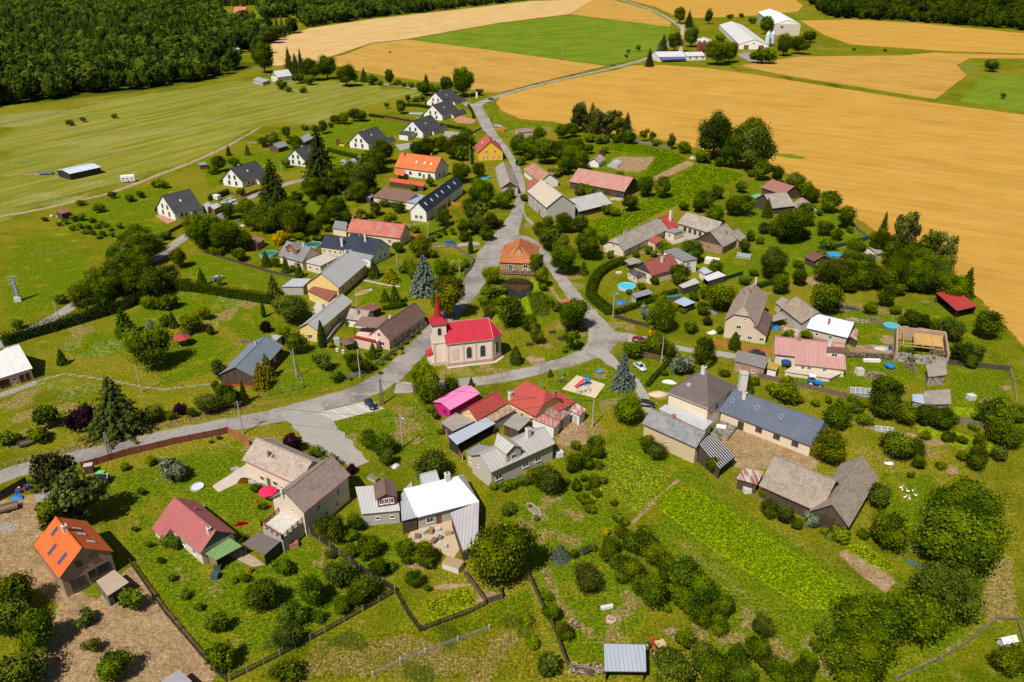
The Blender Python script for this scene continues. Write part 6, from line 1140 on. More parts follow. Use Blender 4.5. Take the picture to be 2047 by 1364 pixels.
# farm on the hill
house('cowshed', 'long white cowshed with a pale grey low gabled roof', (1437.4, 50), (1477, 88.5), (1505.4, 77), 5.0, 17, M('seam', (.58, .56, .54), (.45, .43, .41)), PW, win=[('f', 14, 1.5, 1.6, 1.4), ('r', [.5], 5, 1.5, 1.8)], doors=[('r', .25, 5, 4.2, (.25, .09, .07)), ('r', .75, 5, 4.2, (.3, .08, .06))], cat='cowshed', sh='long white cowshed')
house('grain_hall', 'tall grain hall with a white gabled roof on the hill', (1514.7, 24.6), (1548.1, 48.1), (1576.2, 40.1), 13, 17, M('plain', (.80, .80, .80)), M('plaster', (.50, .45, .38)), gab=PW, cat='hall', win=[('r', [.3], 8, 3, 3)], sh='tall grain hall')
house('workshop', 'low white farm workshop with a blue awning', (1316, 114.5), (1372, 113.5), (1318, 103.5), 4.0, 14, M('seam', (.55, .53, .53)), PW, cat='workshop', win=[('f', 6, 1.4, 2, 1.8)], sh='white workshop with awning')
house('workshop', 'smaller white farm workshop right of the tall chimney', (1373.5, 113), (1412, 112), (1374, 104.5), 3.8, 14, M('seam', (.52, .52, .54)), PW, cat='workshop', win=[('f', 3, 1.4, 2, 1.8)])
house('cowshed', 'white farm shed behind the two red silos', (1392, 79), (1412, 100), (1430, 96), 4.0, 16, M('seam', (.58, .56, .55)), PW, cat='cowshed')
quadb('awning', 'bright blue awning along the front of the white workshop', [(1322, 116), (1324, 119.5), (1372, 118), (1371, 114.6)], [3.3, 2.8, 2.8, 3.3], M('plain', (.07, .16, .42)), None, 'awning', posts=True)
p = G(1361.2, 104); t = thing('chimney_stack', 'tall tan brick factory chimney on the hill farm', 'chimney', p); MB().tube((0, 0, 0), (0, 0, 25), 2.9, 2.2, 16).obj('shaft', M('plaster', (.60, .44, .27)), t); MB().tube((0, 0, 25), (0, 0, 26), 2.2, 2.2, 16).obj('cap', M('plain', (.4, .3, .2)), t)
def silo(label, px, r, h, col, name='silo'):
    p = G(*px); t = thing(name, label, 'silo', p, 0, 'silos at the hill farm'); MB().lathe([(r, 3), (r, h), (r*.25, h+r), (0, h+r)], 16).lathe([(r, 3), (.5, .8)], 16).obj('tank', M('seam', col), t); L = MB()
    for i in range(4): a = i*1.57+.78; L.tube((r*.9*math.cos(a), r*.9*math.sin(a), 0), (r*.9*math.cos(a), r*.9*math.sin(a), 3.4), .25, n=6)
    L.obj('leg', M('plain', (.3, .3, .3)), t)
silo('dark red silo at the left of the pair', (1396.5, 107), 2.3, 10, (.22, .05, .035)); silo('dark red silo at the right of the pair', (1406, 106), 2.3, 10, (.22, .05, .035)); silo('silver feed silo nearer the cowshed', (1533, 94), 2.6, 13, (.50, .54, .62)); silo('silver feed silo beside the grain hall', (1542, 93), 2.6, 13, (.50, .54, .62))
# ---------------------------------------------------------------- chapel
hw = 6.7; A, B = G(890.9, 688.8, hw), G(985.9, 678.1, hw); d = (B-A).xy; L = d.length; d.normalize(); n = Vector((-d.y, d.x)); Wc = 8.2
c = A.xy+d*(L/2)+n*(Wc/2); CR = thing('chapel', 'cream village chapel with crimson roof and pointed red spire', 'chapel', (c.x, c.y, 0), math.atan2(d.y, d.x)); mark(945, 680, 'crimson roofed chapel')
CRM = M('seam', (.44, .022, .040), (.48, .04, .06), .9); CW = M('plaster', (.80, .66, .56)); X = L/2; hf = Wc/2; ap = 2.9; H = hw+4.1; oh = .35
foot = [(-X+.35, -hf+oh), (X, -hf+oh), (X+ap-oh, -hf*.42), (X+ap-oh, hf*.42), (X, hf-oh), (-X+.35, hf-oh)]
m = MB()
for i in range(6): j = (i+1) % 6; m.poly([(*foot[i], 0), (*foot[j], 0), (*foot[j], hw-.1), (*foot[i], hw-.1)])
m.poly([(-X+.35, hf-oh, hw-.1), (-X+.35, -hf+oh, hw-.1), (-X+.35, 0, H-.3)]); m.obj('wall', CW, CR)
pl = MB(); S = [(x*1.008+(.03 if x > 0 else -.03), y*1.02) for x, y in foot]
for i in range(6): j = (i+1) % 6; pl.poly([(*S[i], 0), (*S[j], 0), (*S[j], 1.05), (*S[i], 1.05)])
pl.poly([(*q, 1.05) for q in S]); pl.obj('plinth', M('plaster', (.44, .30, .25)), CR)
sk2 = MB(); S2 = [(x+(.7 if x > 0 else -.2), y*1.2) for x, y in foot]; sk2.prism([(*q, .12) for q in S2], .12); sk2.obj('apron', M('felt', (.52, .46, .38)), CR)
rf = MB(); E = [(-X, -hf, hw), (X+.1, -hf, hw), (X+ap, -hf*.45, hw), (X+ap, hf*.45, hw), (X+.1, hf, hw), (-X, hf, hw)]; T0, T1 = (-X, 0, H), (X-.2, 0, H)
for P in ([E[0], E[1], T1, T0], [E[1], E[2], T1], [E[2], E[3], T1], [E[3], E[4], T1], [E[4], E[5], T0, T1]): rf.prism(P, .2, 0, 1)
ro = rf.obj('roof', [CRM, M('plain', (.45, .40, .36))], CR); rc = MB()
for P in (E[1], E[2]): rc.tube(Vector(P)+Vector((0, 0, .03)), Vector(T1)+Vector((0, 0, .05)), .09, n=5)
rc.tube(T0, Vector(T1)+Vector((0, 0, .05)), .09, n=5); rc.obj('ridge_cap', M('plain', (.62, .25, .25)), ro)
co = MB()
for i in range(5): a, b = Vector((*foot[i], hw-.55)), Vector((*foot[i+1], hw-.55)); k = Vector(((b-a).y, -(b-a).x, 0)).normalized()*.14; co.prism([a+k+Vector((0, 0, .42)), b+k+Vector((0, 0, .42)), b+Vector((0, 0, .42)), a+Vector((0, 0, .42))], .42)
co.obj('cornice', M('plaster', (.60, .48, .40)), CR)
def arch_win(parent, x, y, z, rz, w, h, blind=False):
    def arch(w, h, y0, y1, m, z0=0):
        pts = [(-w/2, z0), (w/2, z0), (w/2, h-w/2)]+[(w/2*math.cos(a), h-w/2+w/2*math.sin(a)) for a in np.linspace(.3, math.pi-.3, 7)]+[(-w/2, h-w/2)]
        k = len(m.v); m.v += [(p[0], y0, p[1]) for p in pts]+[(p[0], y1, p[1]) for p in pts]; n_ = len(pts); m.f.append(tuple(range(k, k+n_))); m.mi.append(0)
        for i in range(n_): j = (i+1) % n_; m.f.append((k+i, k+n_+i, k+n_+j, k+j)); m.mi.append(0)
        return m
    f = arch(w+.36, h+.22, -.06, .05, MB(), -.15).obj('window', M('plaster', (.66, .52, .42)), parent, (x, y, z), rz)
    arch(w, h, -.085, .03, MB()).obj('pane', M('glass') if not blind else M('plaster', (.70, .56, .45)), f); return f
for u, b in ((.2, True), (.49, False), (.78, False)): arch_win(CR, -X+u*L, -hf+oh, 2.0, 0, 1.25, 3.1, b)
a, b = Vector(foot[1]), Vector(foot[2]); arch_win(CR, (a.x+b.x)/2, (a.y+b.y)/2, 2.1, math.atan2((b-a).y, (b-a).x), 1.0, 3.0); arch_win(CR, X+ap-oh, 0, 2.1, math.pi/2, .9, 2.6)
for u in (.02, .35, .63, .985): MB().box(-X+.35+u*(L-.5)-.22, -X+.35+u*(L-.5)+.22, -hf+oh-.1, -hf+oh+.02, 1.05, hw-.55).obj('pilaster', M('plaster', (.66, .52, .42)), CR)
tw = 3.5; tx = -X-1.15; ty = -.5; TH = 11.6
twr = MB().box(tx-tw/2, tx+tw/2, ty-tw/2, ty+tw/2, 0, TH).obj('tower', CW, CR)
tr = MB(); e = .07
for z0, z1, e in ((0, 1.05, .09), (6.2, 6.55, .12), (TH-.45, TH, .16)):
    tr.box(tx-tw/2-e, tx+tw/2+e, ty-tw/2-e, ty+tw/2+e, z0, z1)
for sx in (-1, 1): tr.box(tx+sx*(tw/2-.3)-.28, tx+sx*(tw/2-.3)+.28, ty-tw/2-.07, ty-tw/2-.003, 1.05, 6.2)
tr.obj('moulding', M('plaster', (.60, .46, .38)), twr)
arch_win(twr, tx, ty-tw/2, 8.6, 0, .85, 1.9); arch_win(twr, tx-tw/2, ty, 8.6, -math.pi/2, .85, 1.9); arch_win(twr, tx+tw/2, ty, 9.4, math.pi/2, .85, 1.7)
k = tw/2+.42; q = [(tx-k, ty-k), (tx+k, ty-k), (tx+k, ty+k), (tx-k, ty+k)]; s1 = .85; g = [(tx-s1, ty-s1), (tx+s1, ty-s1), (tx+s1, ty+s1), (tx-s1, ty+s1)]; sp = MB()
for i in range(4):
    j = (i+1) % 4; sp.poly([(*q[i], TH), (*q[j], TH), (*g[j], TH+1.5), (*g[i], TH+1.5)])
sp.poly([(*p_, TH) for p_ in q[::-1]])
o8 = [(tx+1.0*math.cos(a), ty+1.0*math.sin(a)) for a in np.linspace(math.pi/8, 2*math.pi+math.pi/8, 9)[:8]]
for i in range(8): j = (i+1) % 8; sp.poly([(*o8[i], TH+1.32), (*o8[j], TH+1.32), (tx+.05*math.cos(i), ty+.05*math.sin(i), TH+7.3)])
sp.obj('spire', M('seam', (.38, .018, .028), (.42, .03, .04), 1.1), twr); cs = MB().tube((tx, ty, TH+7.1), (tx, ty, TH+8.6), .05, n=6); cs.box(tx-.4, tx+.4, ty-.04, ty+.04, TH+8.05, TH+8.15).obj('cross', M('plain', (.25, .2, .12)), twr)
MB().lathe([(0, TH+7.1), (.2, TH+7.25), (0, TH+7.45)], 10, 0, (tx, ty)).obj('finial', M('plain', (.5, .38, .12)), twr)
pr = MB(); pr.prism([(tx-tw/2-1.7, ty-1.4, 3.0), (tx-tw/2, ty-1.4, 3.6), (tx-tw/2, ty+1.4, 3.6), (tx-tw/2-1.7, ty+1.4, 3.0)], .15); pr.obj('porch_roof', CRM, CR); MB().box(tx-tw/2-1.3, tx-tw/2-.01, ty-1.1, ty+1.1, 0, 2.95).obj('porch', CW, CR)
# ruin under construction
P = [G(*p) for p in [(1789, 676), (1787, 722), (1890, 733), (1884, 688)]]; c = sum(P, Vector())/4; RU = thing('ruin', 'roofless brick barn being rebuilt with a new timber floor', 'barn', (c.x, c.y, 0)); mark(1838, 690, 'roofless brick barn')
Q = [p-c for p in P]
for i in range(4):
    a, b = Q[i], Q[(i+1) % 4]; dd = (b-a); l = dd.length; h = (3.4, 2.6, 3.4, 3.7)[i]; m = MB(); k = int(l/1.2); g = random.Random(i)
    for s in range(k): m.box(l*s/k, l*(s+1)/k, -.22, .22, 0, h+g.uniform(-.18, .18))
    m.obj('wall', M('brick', (.42, .23, .14), (.5, .38, .26)) if i != 1 else STN, RU, a, math.atan2(dd.y, dd.x))
fl = MB(); a, b, d_, e_ = [Vector((q.x*.93, q.y*.93, 2.9)) for q in Q]
pt = lambda u, v: a.lerp(e_, u).lerp(b.lerp(d_, u), v)
fl.prism([pt(.33, .62), pt(.97, .62), pt(.97, .06), pt(.33, .06)], .12); fl.obj('timber_floor', M('wood', (.62, .38, .13)), RU)
bm_ = MB()
for t in (.1, .36, .52, .74, .96): bm_.tube(pt(t, .03), pt(t, .72), .13, n=4)
for t in (.62, .74): bm_.tube(pt(.03, t), pt(.97, t), .16, n=4)
for t in (.35, .7): bm_.tube(pt(t, .68), pt(t, .68)-Vector((0, 0, 2.9)), .12, n=4)
bm_.obj('beam', M('wood', (.55, .33, .12)), RU)
# ================================================================ hedges, fences, poles, cars and everything else that stands about
TH = ((.014, .038, .006), (.075, .125, .016))
hedge('long dark thuja hedge behind the white roofed outbuilding', [(8, 692), (60, 676), (130, 656), (236, 624), (285, 604)], 3.6, 1.7, TH, True)
hedge('dark thuja hedge running right behind the parked silver car', [(334, 578), (400, 584), (470, 596), (545, 608)], 3.6, 1.7, TH, True)
hedge('short dark thuja hedge beside the black roofed house and its cars', [(418, 402), (440, 395), (458, 388)], 2.6, 1.3, TH, True)
hedge('thuja hedge on the near side of the blue pool lawn', [(738, 233), (775, 238), (831, 248)], 1.9, 1.0, TH, True)
hedge('thuja hedge on the far side of the blue pool lawn', [(805, 213), (835, 214), (864, 219)], 2.4, 1.2, TH, True)
hedge('thuja hedge beside the black roofed house with orange porch', [(655, 303), (690, 312), (714, 318)], 2.4, 1.2, TH, True)
hedge('thuja hedge along the pool terrace by the lane', [(880, 252), (910, 258), (935, 262)], 2.0, 1.2, TH, True)
hedge('narrow thuja hedge along the lane beside the black roofed house', [(947, 238), (944, 225), (936, 214)], 2.2, 1.2, TH, True)
LH = ((.022, .050, .006), (.075, .12, .012))
hedge('rounded clipped hedge curving round the pool garden', [(1248, 527), (1230, 532), (1211, 541), (1196, 553), (1186, 568), (1180, 590), (1186, 602), (1200, 614), (1220, 630)], 2.2, 3.0, LH)
hedge('clipped hedge along the front of the pool garden', [(1228, 630), (1275, 614), (1320, 598), (1352, 586)], 1.5, 1.5, LH)
hedge('slim clipped hedge beside the parked silver saloon', [(1293, 774), (1318, 746), (1340, 722)], 1.2, 1.0, LH)
hedge('low clipped hedge in front of the barn wings', [(1392, 424), (1415, 408), (1440, 394)], 1.2, 1.4, LH); hedge('clipped hedge behind the tall tan house', [(1508, 578), (1530, 572), (1552, 566)], 1.6, 1.6, LH)
hedge('small clipped hedge below the yellow house garden', [(765, 620), (790, 618), (812, 612)], 1.3, 1.2, LH)
hedge('tall clipped hedge beside the yellow house lane', [(938, 282), (941, 305), (942, 330)], 1.8, 1.6, LH)
BRF = (.22, .065, .045); DKF = (.055, .042, .032)
fence('long red brown board fence along the village street', [(165, 938), (250, 912), (350, 888), (440, 870), (457, 866)], 1.6, BRF, 3.0, pc=(.10, .04, .03)); fence('short terracotta fence beside the beige house', [(457, 866), (478, 878), (500, 893)], 1.6, (.42, .13, .08), 2.5)
fence('dark picket fence between bare earth and lawn', [(262, 1130), (330, 1228), (400, 1310), (452, 1364)], 1.3, DKF, 2.6, 'picket', pc=(.12, .09, .07)); fence('dark picket fence along the bottom of the orchard', [(460, 1362), (560, 1312), (650, 1265), (725, 1223), (790, 1186)], 1.2, DKF, 2.8, 'picket', pc=(.3, .27, .23))
fence('dark board fence running down from the beige gabled wing', [(620, 1068), (660, 1097), (720, 1140), (790, 1184)], 1.3, (.05, .035, .03), 2.6, pc=(.3, .26, .22)); fence('wooden fence round the vegetable beds', [(792, 1188), (815, 1230), (840, 1264), (880, 1248), (938, 1228), (972, 1210)], 1.2, DKF, 2.6, 'picket'); fence('short wooden fence below the big walnut', [(928, 1150), (950, 1178), (972, 1208), (1004, 1198), (1000, 1182)], 1.3, (.14, .10, .07), 2.2)
fence('wooden fence along the lower garden path', [(1055, 1150), (1080, 1207), (1105, 1255), (1135, 1335), (1150, 1345), (1185, 1352)], 1.3, (.12, .085, .06), 2.4)
fence('pale wire fence in the meadow grass', [(745, 1352), (800, 1325), (850, 1306), (915, 1282), (978, 1258)], .9, (.3, .29, .26), 6, 'mesh', pc=(.62, .60, .55))
fence('orange brown wooden fence before the tall tan house', [(1424, 688), (1460, 696), (1500, 702), (1547, 708)], 1.6, (.48, .19, .05), 2.4); fence('brown wooden screen fence beside the silver saloon', [(1284, 714), (1302, 718), (1322, 723)], 1.7, (.17, .085, .04), 2.2); fence('dark wooden fence along the corner garden', [(1229, 636), (1262, 646), (1296, 655)], 1.2, (.075, .05, .035), 2.4)
fence('orange wooden fence beside the long white house', [(884, 408), (912, 411), (936, 416)], 1.4, (.52, .24, .04), 2.4); fence('short orange wooden fence in front of the long white house', [(890, 415), (905, 435), (912, 444)], 1.4, (.52, .24, .04), 2.4); fence('weathered grey picket fence round the corner lawn', [(868, 497), (905, 494), (935, 512), (948, 522), (940, 540), (928, 552)], 1.3, (.22, .20, .17), 2.6, 'picket'); fence('orange board fence beside the salmon roofed house', [(818, 474), (836, 475), (852, 477)], 1.4, (.5, .22, .05), 2.4); fence('brown board fence below the long white house', [(856, 474), (884, 464), (908, 446)], 1.2, (.22, .12, .05), 2.6)
fence('grey wooden fence in front of the pink house garden', [(690, 758), (722, 750), (745, 737), (790, 704), (825, 676), (852, 652)], 1.2, (.30, .29, .28), 2.6, 'picket', pc=(.36, .34, .32)); fence('dark wire fence along the verge by the slate blue shed', [(497, 802), (540, 792), (608, 776)], 1.3, (.07, .06, .055), 2.6, 'mesh'); fence('green wire fence down the side of the slate blue shed garden', [(578, 700), (592, 742), (608, 774)], 1.4, (.20, .28, .24), 2.6, 'mesh'); fence('grey blue wall with pink coping beside the slim cypress', [(648, 694), (670, 664), (692, 640)], 1.1, (.36, .38, .42), 3, 'wall', pc=(.55, .25, .2))
fence('long dark wall of dry boards below the grey balcony house', [(405, 505), (480, 528), (540, 546), (592, 557)], 1.0, (.10, .065, .05), 3.0); fence('dark board fence behind the stone shed', [(1898, 838), (1935, 850), (1972, 858), (2010, 868)], 1.5, (.20, .17, .14), 2.6); fence('weathered board fence behind the blue tractor', [(1515, 755), (1560, 765), (1610, 776), (1680, 793), (1755, 810)], 1.3, (.17, .125, .09), 2.6); fence('dark board fence at the end of the roofless barn', [(1893, 728), (1950, 735), (2020, 742)], 1.4, (.085, .065, .05), 2.6)
fence('stretched green windbreak fence behind the brown garden house', [(1640, 504), (1690, 492), (1738, 479)], 1.6, (.02, .09, .065), 2.6); fence('dark green windbreak fence beside the white open shed', [(1440, 564), (1465, 556), (1484, 550)], 1.4, (.015, .05, .04), 2.6); fence('weathered field fence along the corn edge', [(1690, 435), (1715, 462), (1740, 482)], 1.2, (.2, .17, .14), 2.6); fence('grey board fence at the top of the bright crop patch', [(1268, 285), (1300, 290), (1340, 300)], 1.3, (.24, .21, .19), 3)
fence('pink pillared garden fence before the thuja hedge', [(748, 233), (790, 242), (828, 249)], 1.2, (.24, .08, .06), 3.2, pc=(.6, .42, .36)); fence('red brown fence along the lane by the pool terrace', [(900, 282), (930, 276), (962, 258)], 1.1, (.26, .10, .06), 2.6, pc=(.5, .38, .32)); fence('red brown fence beside the black roofed house with cars', [(462, 388), (482, 397), (516, 384)], 1.3, (.24, .11, .06), 2.4); fence('red brown fence at the lane below the orchard rows', [(325, 475), (345, 464), (366, 453)], 1.3, (.13, .06, .04), 2.4)
fence('maroon and white fence beside the tavern sheds', [(886, 860), (900, 885), (925, 922)], 1.6, (.30, .10, .09), 2.2, pc=(.55, .52, .5)); fence('pale low wall curving along the lane', [(1046, 425), (1052, 440), (1066, 450)], 1.1, (.5, .45, .38), 3, 'wall'); fence('paddock rail fence round the poultry hut', [(1790, 1362), (1880, 1322), (1950, 1278), (1990, 1240), (2032, 1242), (2047, 1290)], .9, (.26, .22, .18), 3.0, 'rail'); fence('leaning pale rail fence at the far right garden edge', [(2015, 735), (2025, 765), (2030, 805)], 1.2, (.4, .37, .33), 3, 'rail'); fence('low wooden footbridge rail between pond and green', [(1074, 636), (1093, 630), (1110, 622)], .9, (.24, .16, .10), 2.2, 'rail'); fence('green garden fence beside the round tree', [(1812, 1125), (1830, 1134), (1856, 1146)], 1.0, (.10, .20, .17), 3)
fence('thin meadow fence along the dirt track', [(0, 420), (75, 410), (160, 390), (230, 372), (300, 345)], .9, (.2, .18, .15), 8, 'rail'); fence('long wire fence across the far meadow', [(0, 250), (100, 232), (190, 208), (270, 185)], 1.0, (.12, .1, .08), 9, 'rail')
# poles
for lb, b, h, kw in (('concrete pole with crossarm beside the terracotta fence', (486, 868), 8.4, dict(arm=2)), ('leaning concrete pole beside the sunny meadow path', (284, 785), 7.6, dict(arm=False)), ('concrete pole in the lawn beside the slate blue shed', (593, 755), 8.2, dict(arm=False)), ('concrete pole in front of the pink house garden', (720, 757), 8.0, dict(arm=False)),
    ('dark double wooden pole at the parking bay', (764, 809), 6.6, dict(arm=False, double=True, col=(.14, .11, .09))), ('concrete lamp pole on the green before the tavern', (805, 895), 8.0, dict(arm=False, lamp=True)), ('tall concrete pole right of the tavern sheds', (1184, 853), 7.0, dict(arm=False)), ('double wooden pole leaning over the board fence', (222, 916), 6.4, dict(arm=False, double=True, col=(.30, .26, .2))),
    ('concrete pole beside the screen fence', (1322, 725), 7.4, dict(arm=False)), ('concrete lamp pole in the corner of the curved hedge', (1225, 637), 8.2, dict(arm=False, lamp=True)), ('concrete pole right of the sheltered pond lane', (1142, 543), 7.6, dict(arm=False)), ('concrete pole before the salmon roofed house', (856, 482), 7.6, dict(arm=False)), ('street lamp beside the grey spruce', (903, 540), 3.5, dict(arm=False, lamp=True)), ('dark lamp post beside the chapel tree', (919, 553), 6.0, dict(arm=False)),
    ('concrete pole on the yellow house lawn', (795, 543), 6.2, dict(arm=False)), ('concrete pole before the long yellow house', (714, 613), 5.6, dict(arm=False)), ('concrete pole beside the thuja hedge lane', (118, 640), 6.0, dict(arm=False)), ('lamp pole at the upper lane junction', (939, 216), 10, dict(arm=False, lamp=True)), ('lamp pole by the red terrace of the pool house', (938, 262), 9, dict(arm=False, lamp=True)), ('slim pole beside the orange roofed house', (940, 335), 11, dict(arm=False)), ('lamp pole on the verge by the white car', (989, 256), 6.5, dict(arm=False, lamp=True)),
    ('concrete pole below the long white house', (943, 412), 8.2, dict(arm=False)), ('pole beside the black roofed house with the cars', (565, 362), 8.5, dict(arm=False)), ('white power pole in the middle of the meadow', (284, 276), 11, dict(arm=2)), ('power pole at the upper meadow edge', (451, 225), 11, dict(arm=True)), ('power pole before the open field shelter', (66, 351), 10.5, dict(arm=True)), ('white post before the pale roofed house', (583, 175), 12, dict(arm=False)),
    ('power pole with a bush at its foot in the corn', (780, 107), 16, dict(arm=2)), ('power pole in the middle corn field', (873, 110), 16, dict(arm=True)), ('power pole at the corn field by the clover edge', (980, 112), 17, dict(arm=True)), ('power pole at the clover corner', (860, 76), 18, dict(arm=True)), ('power pole on the stubble near the wood', (927, 48), 19, dict(arm=True)), ('power pole standing in the clover field', (1123, 119), 18, dict(arm=2)),
    ('power pole beside the far corn road', (869, 170), 13, dict(arm=True)), ('low pole beside the far stubble', (689, 128), 10, dict(arm=True))): pole(lb, b, h, name='street_lamp' if kw.get('lamp') else 'utility_pole', **kw)
# transformer pylon
p = G(37, 602); t = thing('transformer_pylon', 'grey lattice transformer pylon on a white concrete base', 'pylon', p, .4); MB().box(-.9, .9, -.9, .9, 0, 1.4).obj('base', M('plain', (.62, .60, .56)), t); s = MB()
for x in (-1, 1):
    for y in (-1, 1): s.tube((x*.55, y*.55, 1.4), (x*.35, y*.35, 8), .07, n=5)
for k in range(7):
    z = 1.4+k*.94; w = .55-.2*k/7; s.tube((-w, -w, z), (w, -w, z+.94), .04, n=4).tube((w, -w, z), (w, w, z+.94), .04, n=4).tube((w, w, z), (-w, w, z+.94), .04, n=4).tube((-w, w, z), (-w, -w, z+.94), .04, n=4)
s.obj('lattice', M('plain', (.32, .35, .36)), t); MB().box(-.5, .5, -.4, .4, 2.2, 6.2).obj('transformer', M('plain', (.40, .46, .48)), t); a = MB()
for z in (5.6, 6.9, 7.9): a.box(-1.3, 1.3, -.07, .07, z, z+.12)
a.obj('crossarm', M('plain', (.45, .45, .43)), t)
def wire(label, pts, sag=.8):
    m = MB()
    for (a, za), (b, zb) in zip(pts, pts[1:]):
        A, B = G(*a)+Vector((0, 0, za)), G(*b)+Vector((0, 0, zb)); q = [A.lerp(B, i/10)-Vector((0, 0, sag*4*(i/10)*(1-i/10))) for i in range(11)]
        for u, v in zip(q, q[1:]): m.tube(u, v, .034, n=4, caps=False)
    tag(m.obj('overhead_wire', M('plain', (.03, .03, .03))), label, 'wire')
wire('overhead wire sagging across the village street', [((222, 916), 6.3), ((486, 868), 8.3), ((764, 809), 6.4)]); wire('overhead wire from street pole to the green lamp', [((486, 868), 8.2), ((805, 895), 7.8), ((1184, 853), 6.9)]); wire('overhead wire over the sunny meadow', [((118, 640), 5.9), ((284, 785), 7.5), ((486, 868), 8.1)]); wire('overhead wire past the pink house', [((593, 755), 8.1), ((720, 757), 7.9), ((764, 809), 6.5)]); wire('overhead wire along the upper lane past the yellow house', [((939, 216), 9.6), ((938, 262), 8.8), ((940, 335), 10.6), ((943, 412), 8), ((856, 482), 7.5)]); wire('overhead wire over the pond to the curved hedge lamp', [((919, 553), 5.9), ((1142, 543), 7.5), ((1225, 637), 8), ((1322, 725), 7.3), ((1184, 853), 6.8)]); wire('overhead wire above the tavern yard', [((764, 809), 6.3), ((1184, 853), 6.7)]); wire('power line crossing the far meadow', [((66, 351), 10.2), ((284, 276), 10.6), ((451, 225), 10.6), ((583, 175), 11.6)], 1.6)
# cars
car('dark navy hatchback in the end bay of the parking strip', (742, 813), -.95, (.012, .022, .04)); car('dark red hatchback at the start of the side track', (1279, 684), -.28, (.26, .015, .03)); car('silver saloon parked on the lawn by the hedge', (1279, 737), -1.15, (.52, .54, .57), kind='saloon'); car('bright blue estate car behind the picket fence', (901, 490), .1, (.02, .09, .42), kind='wagon')
car('silver car nearer the thuja hedge by the small sheds', (462, 403), .25, (.55, .57, .6)); car('silver car nearer the lane by the small sheds', (453, 407), .22, (.5, .53, .57)); car('silver car in the drive of the spruce house', (690, 325), -.3, (.5, .52, .55)); car('white car at the corn road junction', (971, 205), .3, (.7, .7, .7), kind='wagon'); car('dark blue car at the corn road junction', (982, 200), .3, (.03, .04, .14)); car('white estate car beside the orange kiosk', (996, 254), .1, (.68, .68, .68), kind='wagon')
car('silver blue car half behind a bush on the mown strip', (436, 560), 1.1, (.42, .45, .52)); car('black car half under the bush by the slate roof', (1292, 812), -.3, (.02, .02, .022)); car('black car behind the wooden fence and brick outbuilding', (1514, 711), -.1, (.02, .02, .025))
p = G(258, 364); t = thing('caravan', 'white touring caravan parked beside the dirt track', 'caravan', p, .35); t.scale = (1.25,)*3
b = MB().prism([(-2.5, -1, 2.35), (2.2, -1, 2.35), (2.2, 1, 2.35), (-2.5, 1, 2.35)], 1.95).prism([(-2.3, -.9, 2.5), (2.0, -.9, 2.5), (2.0, .9, 2.5), (-2.3, .9, 2.5)], .15); b.obj('body', M('plain', (.78, .78, .78)), t)
for x in (-1.7, -.4, 1.2): put_win(t, x, -1.0, 1.25, 0, .9, .6)
for y in (-.95, .95): MB().tube((0, y-.08, 0), (0, y+.08, 0), .34, n=12).obj('wheel', M('plain', (.03, .03, .03)), t, (0, 0, .34))
MB().tube((2.2, 0, .5), (3.5, 0, .45), .06).obj('tow_bar', M('plain', (.2, .2, .2)), t)
p = G(434, 400); t = thing('caravan', 'small white caravan between the sheds and silver cars', 'caravan', p, -.6); MB().prism([(-1.7, -.95, 2.2), (1.7, -.95, 2.2), (1.7, .95, 2.2), (-1.7, .95, 2.2)], 1.8).obj('body', M('plain', (.72, .72, .72)), t); put_win(t, .3, -.95, 1.2, 0, 1.0, .6)
for y in (-.9, .9): MB().tube((0, y-.08, 0), (0, y+.08, 0), .32, n=12).obj('wheel', M('plain', (.03, .03, .03)), t, (0, 0, .32))
quadb('shed', 'small grey roofed shed with a wooden front by the cars', [(418, 412), (428, 419), (444, 411), (432, 406)], 2.4, M('felt', (.4, .4, .41)), M('wood', (.28, .13, .06))); quadb('shed', 'small blue grey shed at the lane by the caravan', [(406, 409), (414, 416), (424, 409), (415, 404)], 2.4, M('felt', (.34, .36, .4)), PW)
tractor('bright blue tractor with a white cab roof', (1626, 771), -.35, (.02, .22, .52), (.75, .75, .75), 1.15); tractor('orange red tractor with a sand coloured cab roof', (1315, 1306), 1.9, (.50, .06, .03), (.50, .38, .22), 1.1)
def cart(label, px, ang, L, W, col, cat='trailer'):
    p = G(*px); t = thing('trailer', label, cat, p, ang); b = MB(); b.box(-L/2, L/2, -W/2, W/2, .5, .62); b.box(-L/2, L/2, -W/2, -W/2+.06, .62, 1.05).box(-L/2, L/2, W/2-.06, W/2, .62, 1.05).box(-L/2, -L/2+.06, -W/2+.06, W/2-.06, .62, 1.05).box(L/2-.06, L/2, -W/2+.06, W/2-.06, .62, 1.05); b.obj('bed', M('plain', col), t)
    for y in (-W/2-.1, W/2+.1): MB().tube((0, y-.09, 0), (0, y+.09, 0), .34, n=12).obj('wheel', M('plain', (.03, .03, .03)), t, (0, 0, .34))
    MB().tube((L/2, 0, .55), (L/2+1.2, 0, .5), .05).obj('drawbar', M('plain', (.15, .15, .15)), t); return t
cart('bright blue trailer on the grass by the firewood wall', (1778, 736), -1.2, 2.4, 1.5, (.03, .24, .50)); cart('grey blue trailer beside the open field shelter', (93, 349), .2, 6.0, 2.3, (.16, .20, .28)); cart('old wooden cart in the shade on the left lawn', (52, 891), .6, 2.8, 1.5, (.16, .11, .08)); cart('rusty farm wagon on the bare building plot', (16, 1020), .5, 3.6, 1.9, (.20, .14, .09))
